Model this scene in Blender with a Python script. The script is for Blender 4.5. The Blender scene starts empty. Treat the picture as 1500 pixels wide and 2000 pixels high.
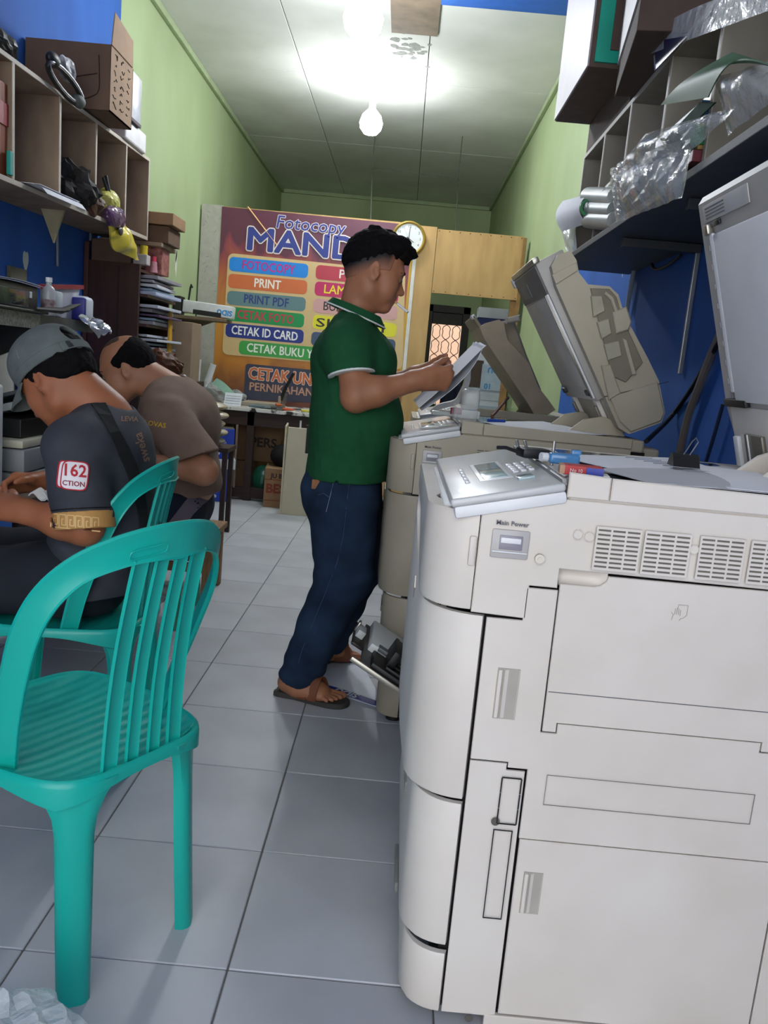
import bpy, bmesh, math, random
import numpy as np
from mathutils import Vector, Matrix, Euler
random.seed(7)
C = bpy.context.scene.collection
PI = math.pi
# ---------------------------------------------------------------- camera
F_PX, PITCH, ROLL, YAW, CAM_H = 1608.5, -.1717, .0912, -.0079, 1.174
fwd = Vector((math.sin(YAW)*math.cos(PITCH), math.cos(YAW)*math.cos(PITCH), math.sin(PITCH)))
r0 = Vector((math.cos(YAW), -math.sin(YAW), 0)); u0 = r0.cross(fwd)
c_right = math.cos(ROLL)*r0 + math.sin(ROLL)*u0
c_up = -math.sin(ROLL)*r0 + math.cos(ROLL)*u0
cam = bpy.data.cameras.new('camera'); cam_o = bpy.data.objects.new('camera', cam); C.objects.link(cam_o)
m4 = Matrix((c_right, c_up, -fwd)).transposed().to_4x4(); m4.translation = (0, 0, CAM_H)
cam_o.matrix_world = m4
cam.sensor_fit = 'VERTICAL'; cam.sensor_height = 36; cam.lens = 36*F_PX/2000; cam.clip_start = .05
bpy.context.scene.camera = cam_o
# ---------------------------------------------------------------- sky, exposure
sc = bpy.context.scene
sc.view_settings.view_transform = 'Standard'; sc.view_settings.look = 'None'
sc.view_settings.gamma = 1; sc.view_settings.use_curve_mapping = False
sc.view_settings.exposure = 0.5
sc.cycles.max_bounces = 10; sc.cycles.diffuse_bounces = 7
w = bpy.data.worlds.new('sky'); sc.world = w; w.use_nodes = True
bg = w.node_tree.nodes['Background']; bg.inputs[0].default_value = (.95, .97, 1, 1); bg.inputs[1].default_value = 2.5
LAMP = 118
# ---------------------------------------------------------------- helpers
def lin(h):
    if isinstance(h, str):
        h = h.lstrip('#'); v = [int(h[i:i+2], 16)/255 for i in (0, 2, 4)]
    else: v = [c/255 for c in h]
    return [c/12.92 if c <= .04045 else ((c+.055)/1.055)**2.4 for c in v] + [1]
_m = {}
def M(name, col, rough=.6, metal=0., var=.12, scale=12., bump=.0, col2=None, emit=0., trans=0., alpha=1., stretch=None, spec=.5, coat=0., detail=4., bscale=None, rnd=0., ior=1.45, sheen=0.):
    if name in _m: return _m[name]
    m = bpy.data.materials.new(name); m.use_nodes = True; nt = m.node_tree; N = nt.nodes; L = nt.links
    b = N['Principled BSDF']; c = lin(col)
    tc = N.new('ShaderNodeTexCoord'); mp = N.new('ShaderNodeMapping'); L.new(tc.outputs['Object'], mp.inputs[0])
    if stretch: mp.inputs['Scale'].default_value = stretch
    no = N.new('ShaderNodeTexNoise'); no.inputs['Scale'].default_value = scale; no.inputs['Detail'].default_value = detail
    L.new(mp.outputs[0], no.inputs[0])
    ra = N.new('ShaderNodeValToRGB'); L.new(no.outputs[0], ra.inputs[0])
    e = ra.color_ramp.elements; e[0].position = .3; e[1].position = .7
    e[0].color = [x*(1-var) for x in c[:3]]+[1]; e[1].color = lin(col2) if col2 else [min(1, x*(1+var*.6)) for x in c[:3]]+[1]
    out = ra.outputs[0]
    if rnd:
        oi = N.new('ShaderNodeObjectInfo'); hs = N.new('ShaderNodeHueSaturation'); ma = N.new('ShaderNodeMapRange')
        ma.inputs[3].default_value = 1-rnd; ma.inputs[4].default_value = 1+rnd
        L.new(oi.outputs['Random'], ma.inputs[0]); L.new(ma.outputs[0], hs.inputs['Value']); L.new(out, hs.inputs['Color']); out = hs.outputs[0]
    L.new(out, b.inputs['Base Color'])
    b.inputs['Roughness'].default_value = rough; b.inputs['Metallic'].default_value = metal
    b.inputs['Specular IOR Level'].default_value = spec; b.inputs['IOR'].default_value = ior
    if trans: b.inputs['Transmission Weight'].default_value = trans
    if alpha < 1: b.inputs['Alpha'].default_value = alpha
    if coat: b.inputs['Coat Weight'].default_value = coat
    if sheen: b.inputs['Sheen Weight'].default_value = sheen
    if emit:
        b.inputs['Emission Color'].default_value = c; b.inputs['Emission Strength'].default_value = emit
    if bump:
        bu = N.new('ShaderNodeBump'); bu.inputs['Strength'].default_value = bump; bu.inputs['Distance'].default_value = .01
        n2 = no
        if bscale:
            n2 = N.new('ShaderNodeTexNoise'); n2.inputs['Scale'].default_value = bscale; n2.inputs['Detail'].default_value = 5; L.new(mp.outputs[0], n2.inputs[0])
        L.new(n2.outputs[0], bu.inputs['Height']); L.new(bu.outputs[0], b.inputs['Normal'])
    _m[name] = m; return m
class MB:
    def __init__(s): s.b = bmesh.new()
    def _x(s, vs, mat):
        if mat is not None: bmesh.ops.transform(s.b, matrix=mat, verts=vs)
    def box(s, lo, hi, bev=0., rot=None, seg=2, taper=None):
        lo = Vector(lo); hi = Vector(hi); c = (lo+hi)/2; d = hi-lo
        r = bmesh.ops.create_cube(s.b, size=1, matrix=Matrix.Diagonal((*d, 1))); vs = r['verts']
        if taper:
            for v in vs:
                if v.co.z < 0: v.co.x *= taper; v.co.y *= taper
        if bev:
            es = list({e for v in vs for e in v.link_edges})
            q = bmesh.ops.bevel(s.b, geom=es, offset=min(bev, min(d)*.49), segments=seg, affect='EDGES', profile=.5)
            vs = list({v for f in q['faces'] for v in f.verts} | {v for v in vs if v.is_valid})
        t = Matrix.Translation(c)
        if rot is not None: t = t @ (rot if isinstance(rot, Matrix) else Euler(rot).to_matrix().to_4x4())
        s._x(vs, t); return s
    def prism(s, pts, d, fr=None, bev=0.):
        # polygon in the local xy plane, extruded by d along local z; fr = 4x4 frame
        vs = [s.b.verts.new((x, y, 0)) for x, y in pts]; f = s.b.faces.new(vs)
        if f.normal.z == 0: f.normal_update()
        f.normal_update()
        if (f.normal.z > 0) == (d > 0): f.normal_flip()
        q = bmesh.ops.extrude_face_region(s.b, geom=[f]); nv = [g for g in q['geom'] if isinstance(g, bmesh.types.BMVert)]
        for v in nv: v.co.z += d
        allv = vs+nv
        if bev:
            top = [e for e in s.b.edges if e.verts[0] in set(nv) and e.verts[1] in set(nv)]
            r = bmesh.ops.bevel(s.b, geom=top, offset=bev, segments=1, affect='EDGES', profile=.5)
            allv = list({v for v in allv if v.is_valid} | {v for f in r['faces'] for v in f.verts})
        s._x(allv, fr); return s
    def cyl(s, a, b, r, r2=None, n=16, cap=True):
        a = Vector(a); b = Vector(b); d = b-a; r2 = r if r2 is None else r2
        q = d.to_track_quat('Z', 'Y').to_matrix().to_4x4()
        x = bmesh.ops.create_cone(s.b, cap_ends=cap, segments=n, radius1=max(r, 1e-5), radius2=max(r2, 1e-5), depth=d.length)
        s._x(x['verts'], Matrix.Translation((a+b)/2) @ q); return s
    def lathe(s, prof, fr=None, n=24, closed=False):
        rings = []
        for r, z in prof:
            rings.append([s.b.verts.new((r*math.cos(2*PI*i/n), r*math.sin(2*PI*i/n), z)) for i in range(n)])
        for A, B in zip(rings, rings[1:]):
            for i in range(n): s.b.faces.new((A[i], A[(i+1) % n], B[(i+1) % n], B[i]))
        if not closed:
            if prof[0][0] > 1e-4: s.b.faces.new(rings[0][::-1])
            if prof[-1][0] > 1e-4: s.b.faces.new(rings[-1])
        s._x([v for R_ in rings for v in R_], fr); return s
    def sphere(s, c, r, n=12, rot=None):
        r = (r, r, r) if isinstance(r, (int, float)) else r
        x = bmesh.ops.create_uvsphere(s.b, u_segments=n*2, v_segments=n, radius=1)
        m = Matrix.Translation(c) @ (Euler(rot).to_matrix().to_4x4() if rot else Matrix()) @ Matrix.Diagonal((*r, 1))
        s._x(x['verts'], m); return s
    def tube(s, pts, r, n=8, close=False, smooth=0):
        P = [Vector(p) for p in pts]
        rs = r if isinstance(r, (list, tuple)) else [r]*len(P)
        if smooth: P, rs = spline(P, rs, smooth, close)
        rings = []; up = Vector((0, 0, 1)); prev = None
        for i, p in enumerate(P):
            a = P[i-1] if (i or close) else P[0]; b = P[(i+1) % len(P)] if (i < len(P)-1 or close) else P[-1]
            t = (b-a).normalized()
            if prev is None:
                x = t.cross(up);  x = x if x.length > .05 else t.cross(Vector((1, 0, 0)))
            else: x = prev - t*prev.dot(t)
            x.normalize(); prev = x; y = t.cross(x)
            rings.append([s.b.verts.new(p+rs[i]*(math.cos(2*PI*k/n)*x+math.sin(2*PI*k/n)*y)) for k in range(n)])
        seq = list(zip(rings, rings[1:])) + ([(rings[-1], rings[0])] if close else [])
        for A, B in seq:
            for k in range(n): s.b.faces.new((A[k], A[(k+1) % n], B[(k+1) % n], B[k]))
        if not close: s.b.faces.new(rings[0][::-1]); s.b.faces.new(rings[-1])
        return s
    def sweep(s, path, sect, close=False):
        # path: list of (point, xaxis, yaxis); sect: list of (a,b) or function i -> list
        rings = []
        for i, (p, x, y) in enumerate(path):
            sc_ = sect(i) if callable(sect) else sect
            rings.append([s.b.verts.new(Vector(p)+a*Vector(x)+b*Vector(y)) for a, b in sc_])
        n = len(rings[0])
        for A, B in zip(rings, rings[1:]):
            for k in range(n): s.b.faces.new((A[k], A[(k+1) % n], B[(k+1) % n], B[k]))
        s.b.faces.new(rings[0][::-1]); s.b.faces.new(rings[-1]); return s
    def grid(s, fn, nu, nv, th=0.):
        # fn(u,v)->point, u,v in 0..1 ; th>0 gives it a thickness along the normal
        V = [[Vector(fn(i/nu, j/nv)) for j in range(nv+1)] for i in range(nu+1)]
        A = [[s.b.verts.new(p) for p in row] for row in V]
        fs = []
        for i in range(nu):
            for j in range(nv): fs.append(s.b.faces.new((A[i][j], A[i+1][j], A[i+1][j+1], A[i][j+1])))
        if th:
            for f in fs: f.normal_update()
            B = []
            for i in range(nu+1):
                row = []
                for j in range(nv+1):
                    n = Vector()
                    for f in A[i][j].link_faces: n += f.normal
                    row.append(s.b.verts.new(V[i][j]-n.normalized()*th))
                B.append(row)
            for i in range(nu):
                for j in range(nv): s.b.faces.new((B[i][j], B[i][j+1], B[i+1][j+1], B[i+1][j]))
            for i in range(nu):
                s.b.faces.new((A[i+1][0], A[i][0], B[i][0], B[i+1][0])); s.b.faces.new((A[i][nv], A[i+1][nv], B[i+1][nv], B[i][nv]))
            for j in range(nv):
                s.b.faces.new((A[0][j], A[0][j+1], B[0][j+1], B[0][j])); s.b.faces.new((A[nu][j+1], A[nu][j], B[nu][j], B[nu][j+1]))
        return s
    def rotate(s, rot, cen=(0, 0, 0)):
        m = Matrix.Translation(cen) @ Euler(rot).to_matrix().to_4x4() @ Matrix.Translation(-Vector(cen))
        s._x(list(s.b.verts), m); return s
    def xf(s, m): s._x(list(s.b.verts), m); return s
    def build(s, name, mat, parent=None, smooth=False, ang=40):
        me = bpy.data.meshes.new(name); s.b.normal_update(); s.b.to_mesh(me); s.b.free()
        return finish(me, name, mat, parent, smooth, ang)
def finish(me, name, mat, parent=None, smooth=False, ang=40):
    # world coordinates in; the mesh is moved into its parent's frame
    o = bpy.data.objects.new(name, me); C.objects.link(o)
    mats = mat if isinstance(mat, (list, tuple)) else [mat]
    for q in mats: me.materials.append(q)
    if smooth:
        me.shade_smooth()
        if ang: me.set_sharp_from_angle(angle=math.radians(ang))
    if parent is not None:
        wm = wmat(parent); me.transform(wm.inverted()); o.parent = parent
    return o
def wmat(o):
    m = Matrix.LocRotScale(o.location, o.rotation_euler, o.scale)
    return wmat(o.parent) @ m if o.parent else m
def spline(P, rs, k, close=False):
    n = len(P); out = []; ro = []
    g = lambda i: P[i % n] if close else P[max(0, min(n-1, i))]
    h = lambda i: rs[i % n] if close else rs[max(0, min(n-1, i))]
    for i in range(n if close else n-1):
        for j in range(k):
            t = j/k; a, b, c, d = g(i-1), g(i), g(i+1), g(i+2)
            out.append(.5*((2*b)+(c-a)*t+(2*a-5*b+4*c-d)*t*t+(3*b-a-3*c+d)*t**3))
            ro.append(h(i)*(1-t)+h(i+1)*t)
    if not close: out.append(P[-1]); ro.append(rs[-1])
    return out, ro
def tag(o, label=None, cat=None, group=None, kind=None):
    if label: o['label'] = label
    if cat: o['category'] = cat
    if group: o['group'] = group
    if kind: o['kind'] = kind
    return o
def thing(name, label, cat, loc=(0, 0, 0), rotz=0., group=None):
    o = bpy.data.objects.new(name, None); C.objects.link(o); o.empty_display_size = .05
    o.location = loc; o.rotation_euler = (0, 0, rotz); return tag(o, label, cat, group)
def copy_tree(o, parent=None):
    c = o.copy(); C.objects.link(c); c.parent = parent
    for ch in list(o.children): copy_tree(ch, c)
    return c
def frame(o, x, y):
    x = Vector(x).normalized(); y = Vector(y); y = (y-x*y.dot(x)).normalized(); z = x.cross(y)
    m = Matrix((x, y, z)).transposed().to_4x4(); m.translation = o; return m
def text(s_, size, mat, parent, fr, name='lettering', ext=.0006, off=0., align='CENTER', sx=1., shear=0., space=1.):
    cu = bpy.data.curves.new(name, 'FONT'); cu.body = s_; cu.size = size; cu.extrude = ext; cu.offset = off
    cu.align_x = align; cu.align_y = 'CENTER'; cu.shear = shear; cu.space_character = space; cu.resolution_u = 3
    t = bpy.data.objects.new(name, cu); C.objects.link(t); dg = bpy.context.evaluated_depsgraph_get()
    me = bpy.data.meshes.new_from_object(t.evaluated_get(dg)); C.objects.unlink(t); bpy.data.objects.remove(t)
    me.materials.clear()
    me.transform(fr @ Matrix.Diagonal((sx, 1, 1, 1)))
    return finish(me, name, mat, parent)
def at(px, py, x=None, y=None, z=None):
    # a measured point of the photograph on a known plane of the room
    d = fwd + (px-750)/F_PX*c_right - (py-1000)/F_PX*c_up; o = Vector((0, 0, CAM_H))
    t = (x-o.x)/d.x if x is not None else (y-o.y)/d.y if y is not None else (z-o.z)/d.z
    return o+t*d
# ================================================================ the room
XL, XR, YF, YB, ZC, YP, YD = -1.9, 1.0, -1.6, 11.9, 3.48, 7.5, 5.38
def mat_wall(name, col, col2, stain):
    m = M(name, col, rough=.75, var=.07, scale=2.2, bump=.08, bscale=60, col2=col2, stretch=(1, 1, .45))
    return m
green = mat_wall('green_paint', '#99a97c', '#a0b084', 0)
blue = M('blue_paint', '#335fa8', rough=.7, spec=.2, var=.16, scale=3.5, bump=.08, bscale=50, stretch=(1, 1, .35))
ceil_m = M('ceiling_board', '#d3d5cb', rough=.85, var=.12, scale=1.7, col2='#dbdcd5', bump=.05, bscale=30)
def struct(o, name=None): o['kind'] = 'structure'; return o
def slab(name, mat, *a, bev=0): return struct(MB().box(*a, bev=bev).build(name, mat))
# floor: screed with single tiles
fl = slab('floor', M('grout', '#6c6a66', rough=.9), (XL, YF, -.08), (XR, YB, -.004))
tile_m = M('floor_tile', '#b2b4b8', rough=.42, var=.10, scale=3.2, col2='#bec0c4', bump=.02, bscale=20, rnd=.05, detail=8)
tb = MB().box((-.1982, -.1982, -.02), (.1982, .1982, 0), bev=.0018, seg=1); tm = bpy.data.meshes.new('tile'); tb.b.to_mesh(tm); tb.b.free(); tm.materials.append(tile_m)
gx, gy = -.6335, 1.4203
nt_ = 0
for i in range(-3, 4):
    for j in range(-3, 17):
        cx, cy = gx+.2+.4*i, gy+.2+.4*j
        if cx-.198 < XL or cx+.198 > XR+.21: continue
        if cx > .55 and cy > 1.2: continue
        o = bpy.data.objects.new('tile', tm); C.objects.link(o); o.parent = fl; o.location = (cx, cy, random.uniform(-.0006, .0004)); nt_ += 1
# walls: blue to YD, green beyond
wl = slab('wall_left', blue, (XL-.12, YF, 0), (XL, YD, ZC))
MB().box((XL-.12, YD, 0), (XL, YB+.12, ZC)).build('green_stretch', green, wl)
wr = slab('wall_right', blue, (XR, YF, 0), (XR+.12, YD-.1, ZC))
MB().box((XR, YD-.1, 0), (XR+.12, YB+.12, ZC)).build('green_stretch', green, wr)
# peeled paint spots on the walls
peel = M('bare_plaster', '#c9cbbd', rough=.9, var=.1)
pb = MB()
for (px, py, sx, sz) in ((307, 470, .035, .12), (344, 512, .03, .11), (344, 500, .02, .05)):
    p = at(px, py, x=XL)
    pts = [(sx*math.cos(a)*random.uniform(.6, 1.2), sz*math.sin(a)*random.uniform(.6, 1.2)) for a in [k*PI/6 for k in range(12)]]
    pb.prism(pts, .0015, frame((XL, p.y, p.z), (0, 1, 0), (0, 0, 1)))
pb.build('bare_patch', peel, wl)
pb = MB()
for (px, py, sx, sz) in ((1222, 515, .035, .03), (1218, 525, .01, .05)):
    p = at(px, py, x=XR)
    pts = [(sx*math.cos(a)*random.uniform(.6, 1.2), sz*math.sin(a)*random.uniform(.6, 1.2)) for a in [k*PI/6 for k in range(12)]]
    pb.prism(pts, .0015, frame((XR-.0, p.y, p.z), (0, -1, 0), (0, 0, 1)))
pb.build('bare_patch', peel, wr)
# back wall with a door opening
DX0, DX1, DZ = .27, .86, 2.12
wb = struct(MB().box((XL, YB, 0), (DX0, YB+.12, ZC)).box((DX1, YB, 0), (XR, YB+.12, ZC)).box((DX0, YB, DZ), (DX1, YB+.12, ZC)).build('wall_back', green))
# ceiling of separate boards
ce = slab('ceiling', M('batten_wood', '#5d5b52', rough=.9), (XL, YF, ZC+.012), (XR, YB+.12, ZC+.1))
ys = [-1.6, .2, 2.4, 4.6, 7.2, 9.25, YB+.12]; xs = [XL, -1.03, -.03, XR]
for i in range(3):
    for j in range(6):
        MB().box((xs[i]+.003, ys[j]+.003, ZC-.001), (xs[i+1]-.003, ys[j+1]-.003, ZC+.011), bev=.002, seg=1).build('panel', ceil_m, ce)
# missing-board hatch patched with brown ply, damp stain beside it
MB().box((-.30, 5.2, ZC-.012), (.02, 6.2, ZC-.002)).build('brown_patch', M('old_ply', '#7d6d58', rough=.8, var=.25, scale=9, bump=.1), ce)
st = MB()
for k in range(26):
    a = random.gauss(0, 1); b_ = random.gauss(0, 1); r_ = random.uniform(.012, .05)
    st.prism([(r_*math.cos(t*PI/4)*random.uniform(.6, 1.3), r_*math.sin(t*PI/4)*random.uniform(.6, 1.3)) for t in range(8)], .0004, frame((-.17+.09*a, 6.55+.17*b_, ZC-.0012-.00002*k), (1, 0, 0), (0, -1, 0)))
st.build('damp_stain', M('mould', '#8f9188', rough=.9, var=.3, scale=40), ce)
struct(MB().box((XL, 5.55, ZC-.06), (XR, 5.58, ZC)).build('trim_1', M('blue_trim', '#2c63c0', rough=.6))) if 0 else None
struct(MB().box((.02, 4.6, ZC-.05), (XR, 5.6, ZC-.003)).build('trim_1', M('blue_trim', '#2c63b4', rough=.6)))
crown = M('crown_paint', '#9aa981', rough=.7)
struct(MB().box((XL, 5.4, ZC-.05), (XL+.035, YB, ZC-.001), bev=.006).build('trim_2', crown))
struct(MB().box((XR-.035, 5.4, ZC-.05), (XR, YB, ZC-.001), bev=.006).build('trim_3', crown))
struct(MB().box((XL, YB-.035, ZC-.05), (XR, YB, ZC-.001), bev=.006).build('trim_4', crown))
# lamps hanging from the ceiling
def bulb(p, r, label):
    x, y = p
    t = thing('ceiling_lamp', label, 'lamp', (x, y, ZC), 0, 'bare bulbs along the ceiling')
    MB().cyl((x, y, ZC-.03), (x, y, ZC-.001), .05, .055).cyl((x, y, ZC-.19), (x, y, ZC-.03), .012, .012).cyl((x, y, ZC-.235), (x, y, ZC-.18), .024, .03).build('socket', M('bakelite', '#e6e2d8', rough=.4), t, True)
    prof = [(.022, 0), (.03, -.02), (r*.8, -.02-r*.5), (r, -.02-r*1.1), (r*.9, -.02-r*1.6), (r*.55, -.02-r*2.0), (0, -.02-r*2.12)]
    MB().lathe(prof, Matrix.Translation((x, y, ZC-.225)), n=20).build('bulb', M('lit_bulb', '#f4f8ff', emit=LAMP, var=.02), t, True)
bulb((-.41, 5.06), .115, 'bright bare bulb nearest to us, beside the brown ceiling patch')
bulb((-.45, 7.15), .095, 'bright bare bulb farther back on the ceiling, above the banner')
# ================================================================ photocopiers
cp_w = M('copier_cream', '#d6cdc0', rough=.42, var=.05, scale=5, bump=.015, bscale=220, col2='#dbd4c9')
cp_g = M('copier_front_cream', '#c3baa9', rough=.42, var=.05, scale=5, bump=.015, bscale=220)
cp_o = M('copier_aged_beige', '#b0a791', rough=.5, var=.10, scale=6, bump=.015, bscale=220)
cp_of = M('copier_aged_front', '#a69c87', rough=.5, var=.10, scale=6, bump=.015, bscale=220)
dark = M('dark_gap', '#1d1b1a', rough=.8)
silver = M('panel_silver', '#bfc0bd', rough=.32, var=.06, scale=8, spec=.6, coat=.3)
white_pl = M('white_plastic', '#dedfdd', rough=.35, var=.05)
grey_pl = M('grey_plastic', '#8b8a85', rough=.45, var=.08)
lcd_m = M('grey_screen', '#a9c2c4', rough=.15, var=.1, coat=.5)
blk = M('black_plastic', '#1b1b1c', rough=.45)
steel = M('steel', '#a8a49a', rough=.3, metal=.85)
paper = M('white_paper', '#d9dade', rough=.7, var=.03, spec=.2)
ink = M('print_grey', '#6a6a6c', rough=.8)
def XZ(y0, dy=-1): return frame((0, y0, 0), (1, 0, 0), (0, 0, 1))     # local x -> x, y -> z, z -> -y (towards us)
def wrap(mb, x0, y0, y1, xe, r, zlo, zhi, n=9, inset=.012, bulge=0.):
    # a cover that runs along the front (x = x0, from y1 to y0) and rounds the corner to the side y0, ending at x = xe
    P = [(x0+bulge*math.sin(PI*t), y1+(y0+r-y1)*t) for t in (0, .25, .5, .75)]
    for k in range(n+1):
        a = PI+PI/2*k/n; P.append((x0+r+r*math.cos(a), y0+r+r*math.sin(a)))
    if xe > x0+r+.002: P.append((xe, y0))
    s_ = [0]
    for a, b in zip(P, P[1:]): s_.append(s_[-1]+math.hypot(b[0]-a[0], b[1]-a[1]))
    T = [v/s_[-1] for v in s_]
    rows = []
    b = mb.b
    for (x, y), t in zip(P, T):
        lo = zlo(t) if callable(zlo) else zlo; hi = zhi(t) if callable(zhi) else zhi
        ix, iy = x+(inset if t < .7 else inset*.3), y+(inset if t > .6 else 0)
        rows.append([b.verts.new(v) for v in ((ix, iy, lo), (x+.002*(t < .9), y+.002*(t > .7), lo+.0005), (x, y, lo+.005), (x, y, hi-.005), (x+.002*(t < .9), y+.002*(t > .7), hi-.0005), (ix, iy, hi))])
    for A, B in zip(rows, rows[1:]):
        for k in range(5): b.faces.new((A[k], A[k+1], B[k+1], B[k]))
        b.faces.new((A[5], A[0], B[0], B[5]))
    b.faces.new(rows[0]); b.faces.new(rows[-1][::-1])
    bmesh.ops.recalc_face_normals(b, faces=list(b.faces))
def sigm(t, a, b): 
    u = min(1, max(0, (t-a)/(b-a))); return u*u*(3-2*u)
def copier(X, Y, body, front, label, detail=2, W=.65):
    """X,Y: front near corner at the floor; the front faces -x, the near side faces -y"""
    t = thing('photocopier', label, 'photocopier', (X+.4, Y+W/2, 0), 0, 'photocopiers in a row along the right wall')
    x = lambda v: X+v-.06
    fr = XZ(Y+.004)
    D = .82
    # dark inner body seen only in the joints
    MB().box((x(.16), Y+.022, .03), (x(D+.05), Y+W, .985)).build('chassis', dark, t)
    # foot castors
    for px in (.16, .78):
        for py in (.07, W-.07):
            MB().cyl((x(px), Y+py, 0), (x(px), Y+py, .03), .028).build('caster', blk, t, True)
    # front covers that round the near corner
    m = MB(); wrap(m, x(.062), Y, Y+W, x(.147), .085, lambda s: .90-.108*sigm(s, .30, .86), lambda s: .958, inset=.06); m.build('front_upper_cover', front, t, True, 50)
    m = MB(); wrap(m, x(.066), Y, Y+W, x(.171), .104, lambda s: .50-.05*sigm(s, .25, .8), lambda s: .893-.11*sigm(s, .30, .86), bulge=-.012); m.build('front_door', front, t, True, 50)
    m = MB(); wrap(m, x(.085), Y, Y+W, x(.171), .085, .165, lambda s: .493-.052*sigm(s, .25, .8)); m.build('drawer_front', front, t, True, 50)
    m = MB(); wrap(m, x(.097), Y, Y+W, x(.171), .072, .03, lambda s: .160-.012*sigm(s, .25, .8)); m.build('drawer_front', front, t, True, 50)
    for z in (.68, .33, .1):
        q = MB().box((x(.064) if z > .5 else x(.081), Y+.25, z-.012), (x(.09), Y+.40, z+.012), bev=.004); q.build('front_handle', grey_pl, t, True)
    # small diamond emblem on the door
    MB().prism([(-.008, 0), (0, -.022), (.008, 0), (0, .022)], .004, frame((x(.0622), Y+.20, .77), (0, -1, 0), (0, 0, 1))).build('emblem', steel, t)
    # side panels (x, z)
    d = .006
    P = lambda pts: [(x(a), b) for a, b in pts]
    MB().prism(P([(.149, .789), (.2405, .786), (.2405, .843), (.2865, .843), (.2865, .876), (D, .872), (D, .992), (.283, .992), (.149, .957)]), d, fr, bev=.0015).build('side_upper_panel', body, t)
    MB().prism(P([(.283, .9955), (.351, .9955), (.351, 1.033), (.283, 1.037)]), d+.002, fr, bev=.002).prism(P([(.353, .9955), (D, .9955), (D, 1.026), (.353, 1.0325)]), d+.002, fr, bev=.002).build('platen_frame_edge', body, t)
    mid = [(.1765, .5285), (.1765, .782), (.2365, .782), (.2365, .839), (.2885, .839), (.2900, .588), (.3175, .588), (.3175, .606), (.664, .606), (.664, .588), (.69, .588), (.69, .606), (D, .606), (D, .389), (.2765, .389), (.2765, .5185), (.242, .5185), (.242, .5285)]
    MB().prism(P(mid), d, fr, bev=.0012).build('side_middle_panel', body, t)
    door = [(.2925, .591), (.3155, .591), (.3155, .608), (.666, .608), (.666, .591), (.688, .591), (.688, .608), (D, .608), (D, .8705), (.369, .8705), (.3655, .861), (.357, .8535), (.345, .851), (.2905, .851)]
    do = MB().prism(P(door), d+.001, fr, bev=.0012).build('side_tray_door', body, t)
    if detail > 1:
        MB().box((x(.294), Y-.0042, .6625), (x(.80), Y-.0028, .6637)).build('fold_line', ink, do)
    # scooped grip over the tray door
    g = MB(); g.grid(lambda u, v: (x(.2895+.078*u), Y+.003+.014*math.sin(PI*min(1, max(0, v)))**.5*(1-u**6), .849+.028*v), 12, 10, .002); g.build('grip_recess', body, t, True)
    MB().box((x(.286), Y+.0175, .845), (x(.372), Y+.021, .882)).build('grip_back', body, t)
    strip = [(.1765, .032), (.2525, .032), (.2745, .036), (.2725, .513), (.240, .513), (.240, .525), (.1765, .525)]
    sp = MB().prism(P(strip), d-.001, fr, bev=.001).build('side_corner_panel', body, t)
    ld = MB().prism(P([(.2795, .039), (.733, .039), (.733, .3865), (.2785, .3865)]), d, fr, bev=.002).build('side_lower_door', body, t)
    MB().prism(P([(.736, .039), (D, .039), (D, .3865), (.736, .3865)]), d, fr, bev=.002).build('side_rear_panel', body, t)
    MB().box((x(.255), Y-.001, .008), (x(D), Y+.01, .034), bev=.002).build('skirt', body, t)
    # finger grips: bright pull in a pocket
    for (a, b_, z0, z1, par) in ((.205, .243, .607, .697, t), (.293, .327, .247, .327, t)):
        MB().box((x(a), Y-.0035, z0), (x(b_), Y-.0022, z1)).build('pull_pocket', grey_pl if detail < 1 else M('pocket_shade', '#aaa498', rough=.6), par)
        MB().box((x(a+.001), Y-.009, z0+.002), (x(a+.008), Y-.002, z1-.002), bev=.002).build('pull_lip', body, par)
        MB().grid(lambda u, v: (x(a+.012+(b_-a-.013)*u), Y-.0062+.0035*math.sin(PI*u)*.8+.0026*u, z0+.002+(z1-z0-.004)*v), 6, 2, .0006).build('pull_dish', body, par, True)
    # rear platen deck and glass
    MB().box((x(.285), Y+.004, .985), (x(.86), Y+W, 1.024), bev=.006).build('platen_deck', body, t)
    MB().box((x(.36), Y+.06, 1.022), (x(.74), Y+W-.05, 1.0255)).build('platen_glass', M('dark_glass', '#3b4648', rough=.06, spec=.7), t)
    MB().box((x(.80), Y+.03, .05), (x(.92), Y+W-.03, 1.0), bev=.01).build('rear_body', body, t)
    # control panel, tilted
    a0 = Vector((x(.098), Y-.010, .962)); ux = Vector((.182, 0, .044)); L_ = ux.length; pw = W-.03 if detail > 1 else W-.02
    pf = frame(a0, ux, (0, 1, 0))
    pb = MB().box((0, 0, 0), (L_, pw, .014), bev=.005, seg=3).xf(pf); pan = pb.build('control_panel', silver, t, True)
    MB().box((-.012, .05, -.02), (L_, pw-.03, -.001), bev=.005).box((.004, .002, -.02), (L_, pw-.004, .0005), bev=.005).xf(pf).build('panel_base', white_pl, t, True)
    B = lambda lo, hi, bev, nm, mt: MB().box(lo, hi, bev=bev).xf(pf).build(nm, mt, pan, True)
    B((.062, .15, .0125), (.122, .40, .0152), .001, 'screen_frame', white_pl)
    B((.070, .16, .0140), (.115, .385, .0162), .001, 'screen', lcd_m)
    for i in range(4):
        for j in range(3): B((.128+.015*j, .20+.034*i, .013), (.139+.015*j, .223+.034*i, .0175), .003, 'key', white_pl)
    for j in range(5): B((.036, .15+.045*j, .013), (.045, .175+.045*j, .0165), .003, 'key', white_pl)
    B((.125, .10, .013), (.155, .14, .018), .006, 'start_key', lcd_m)
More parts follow.
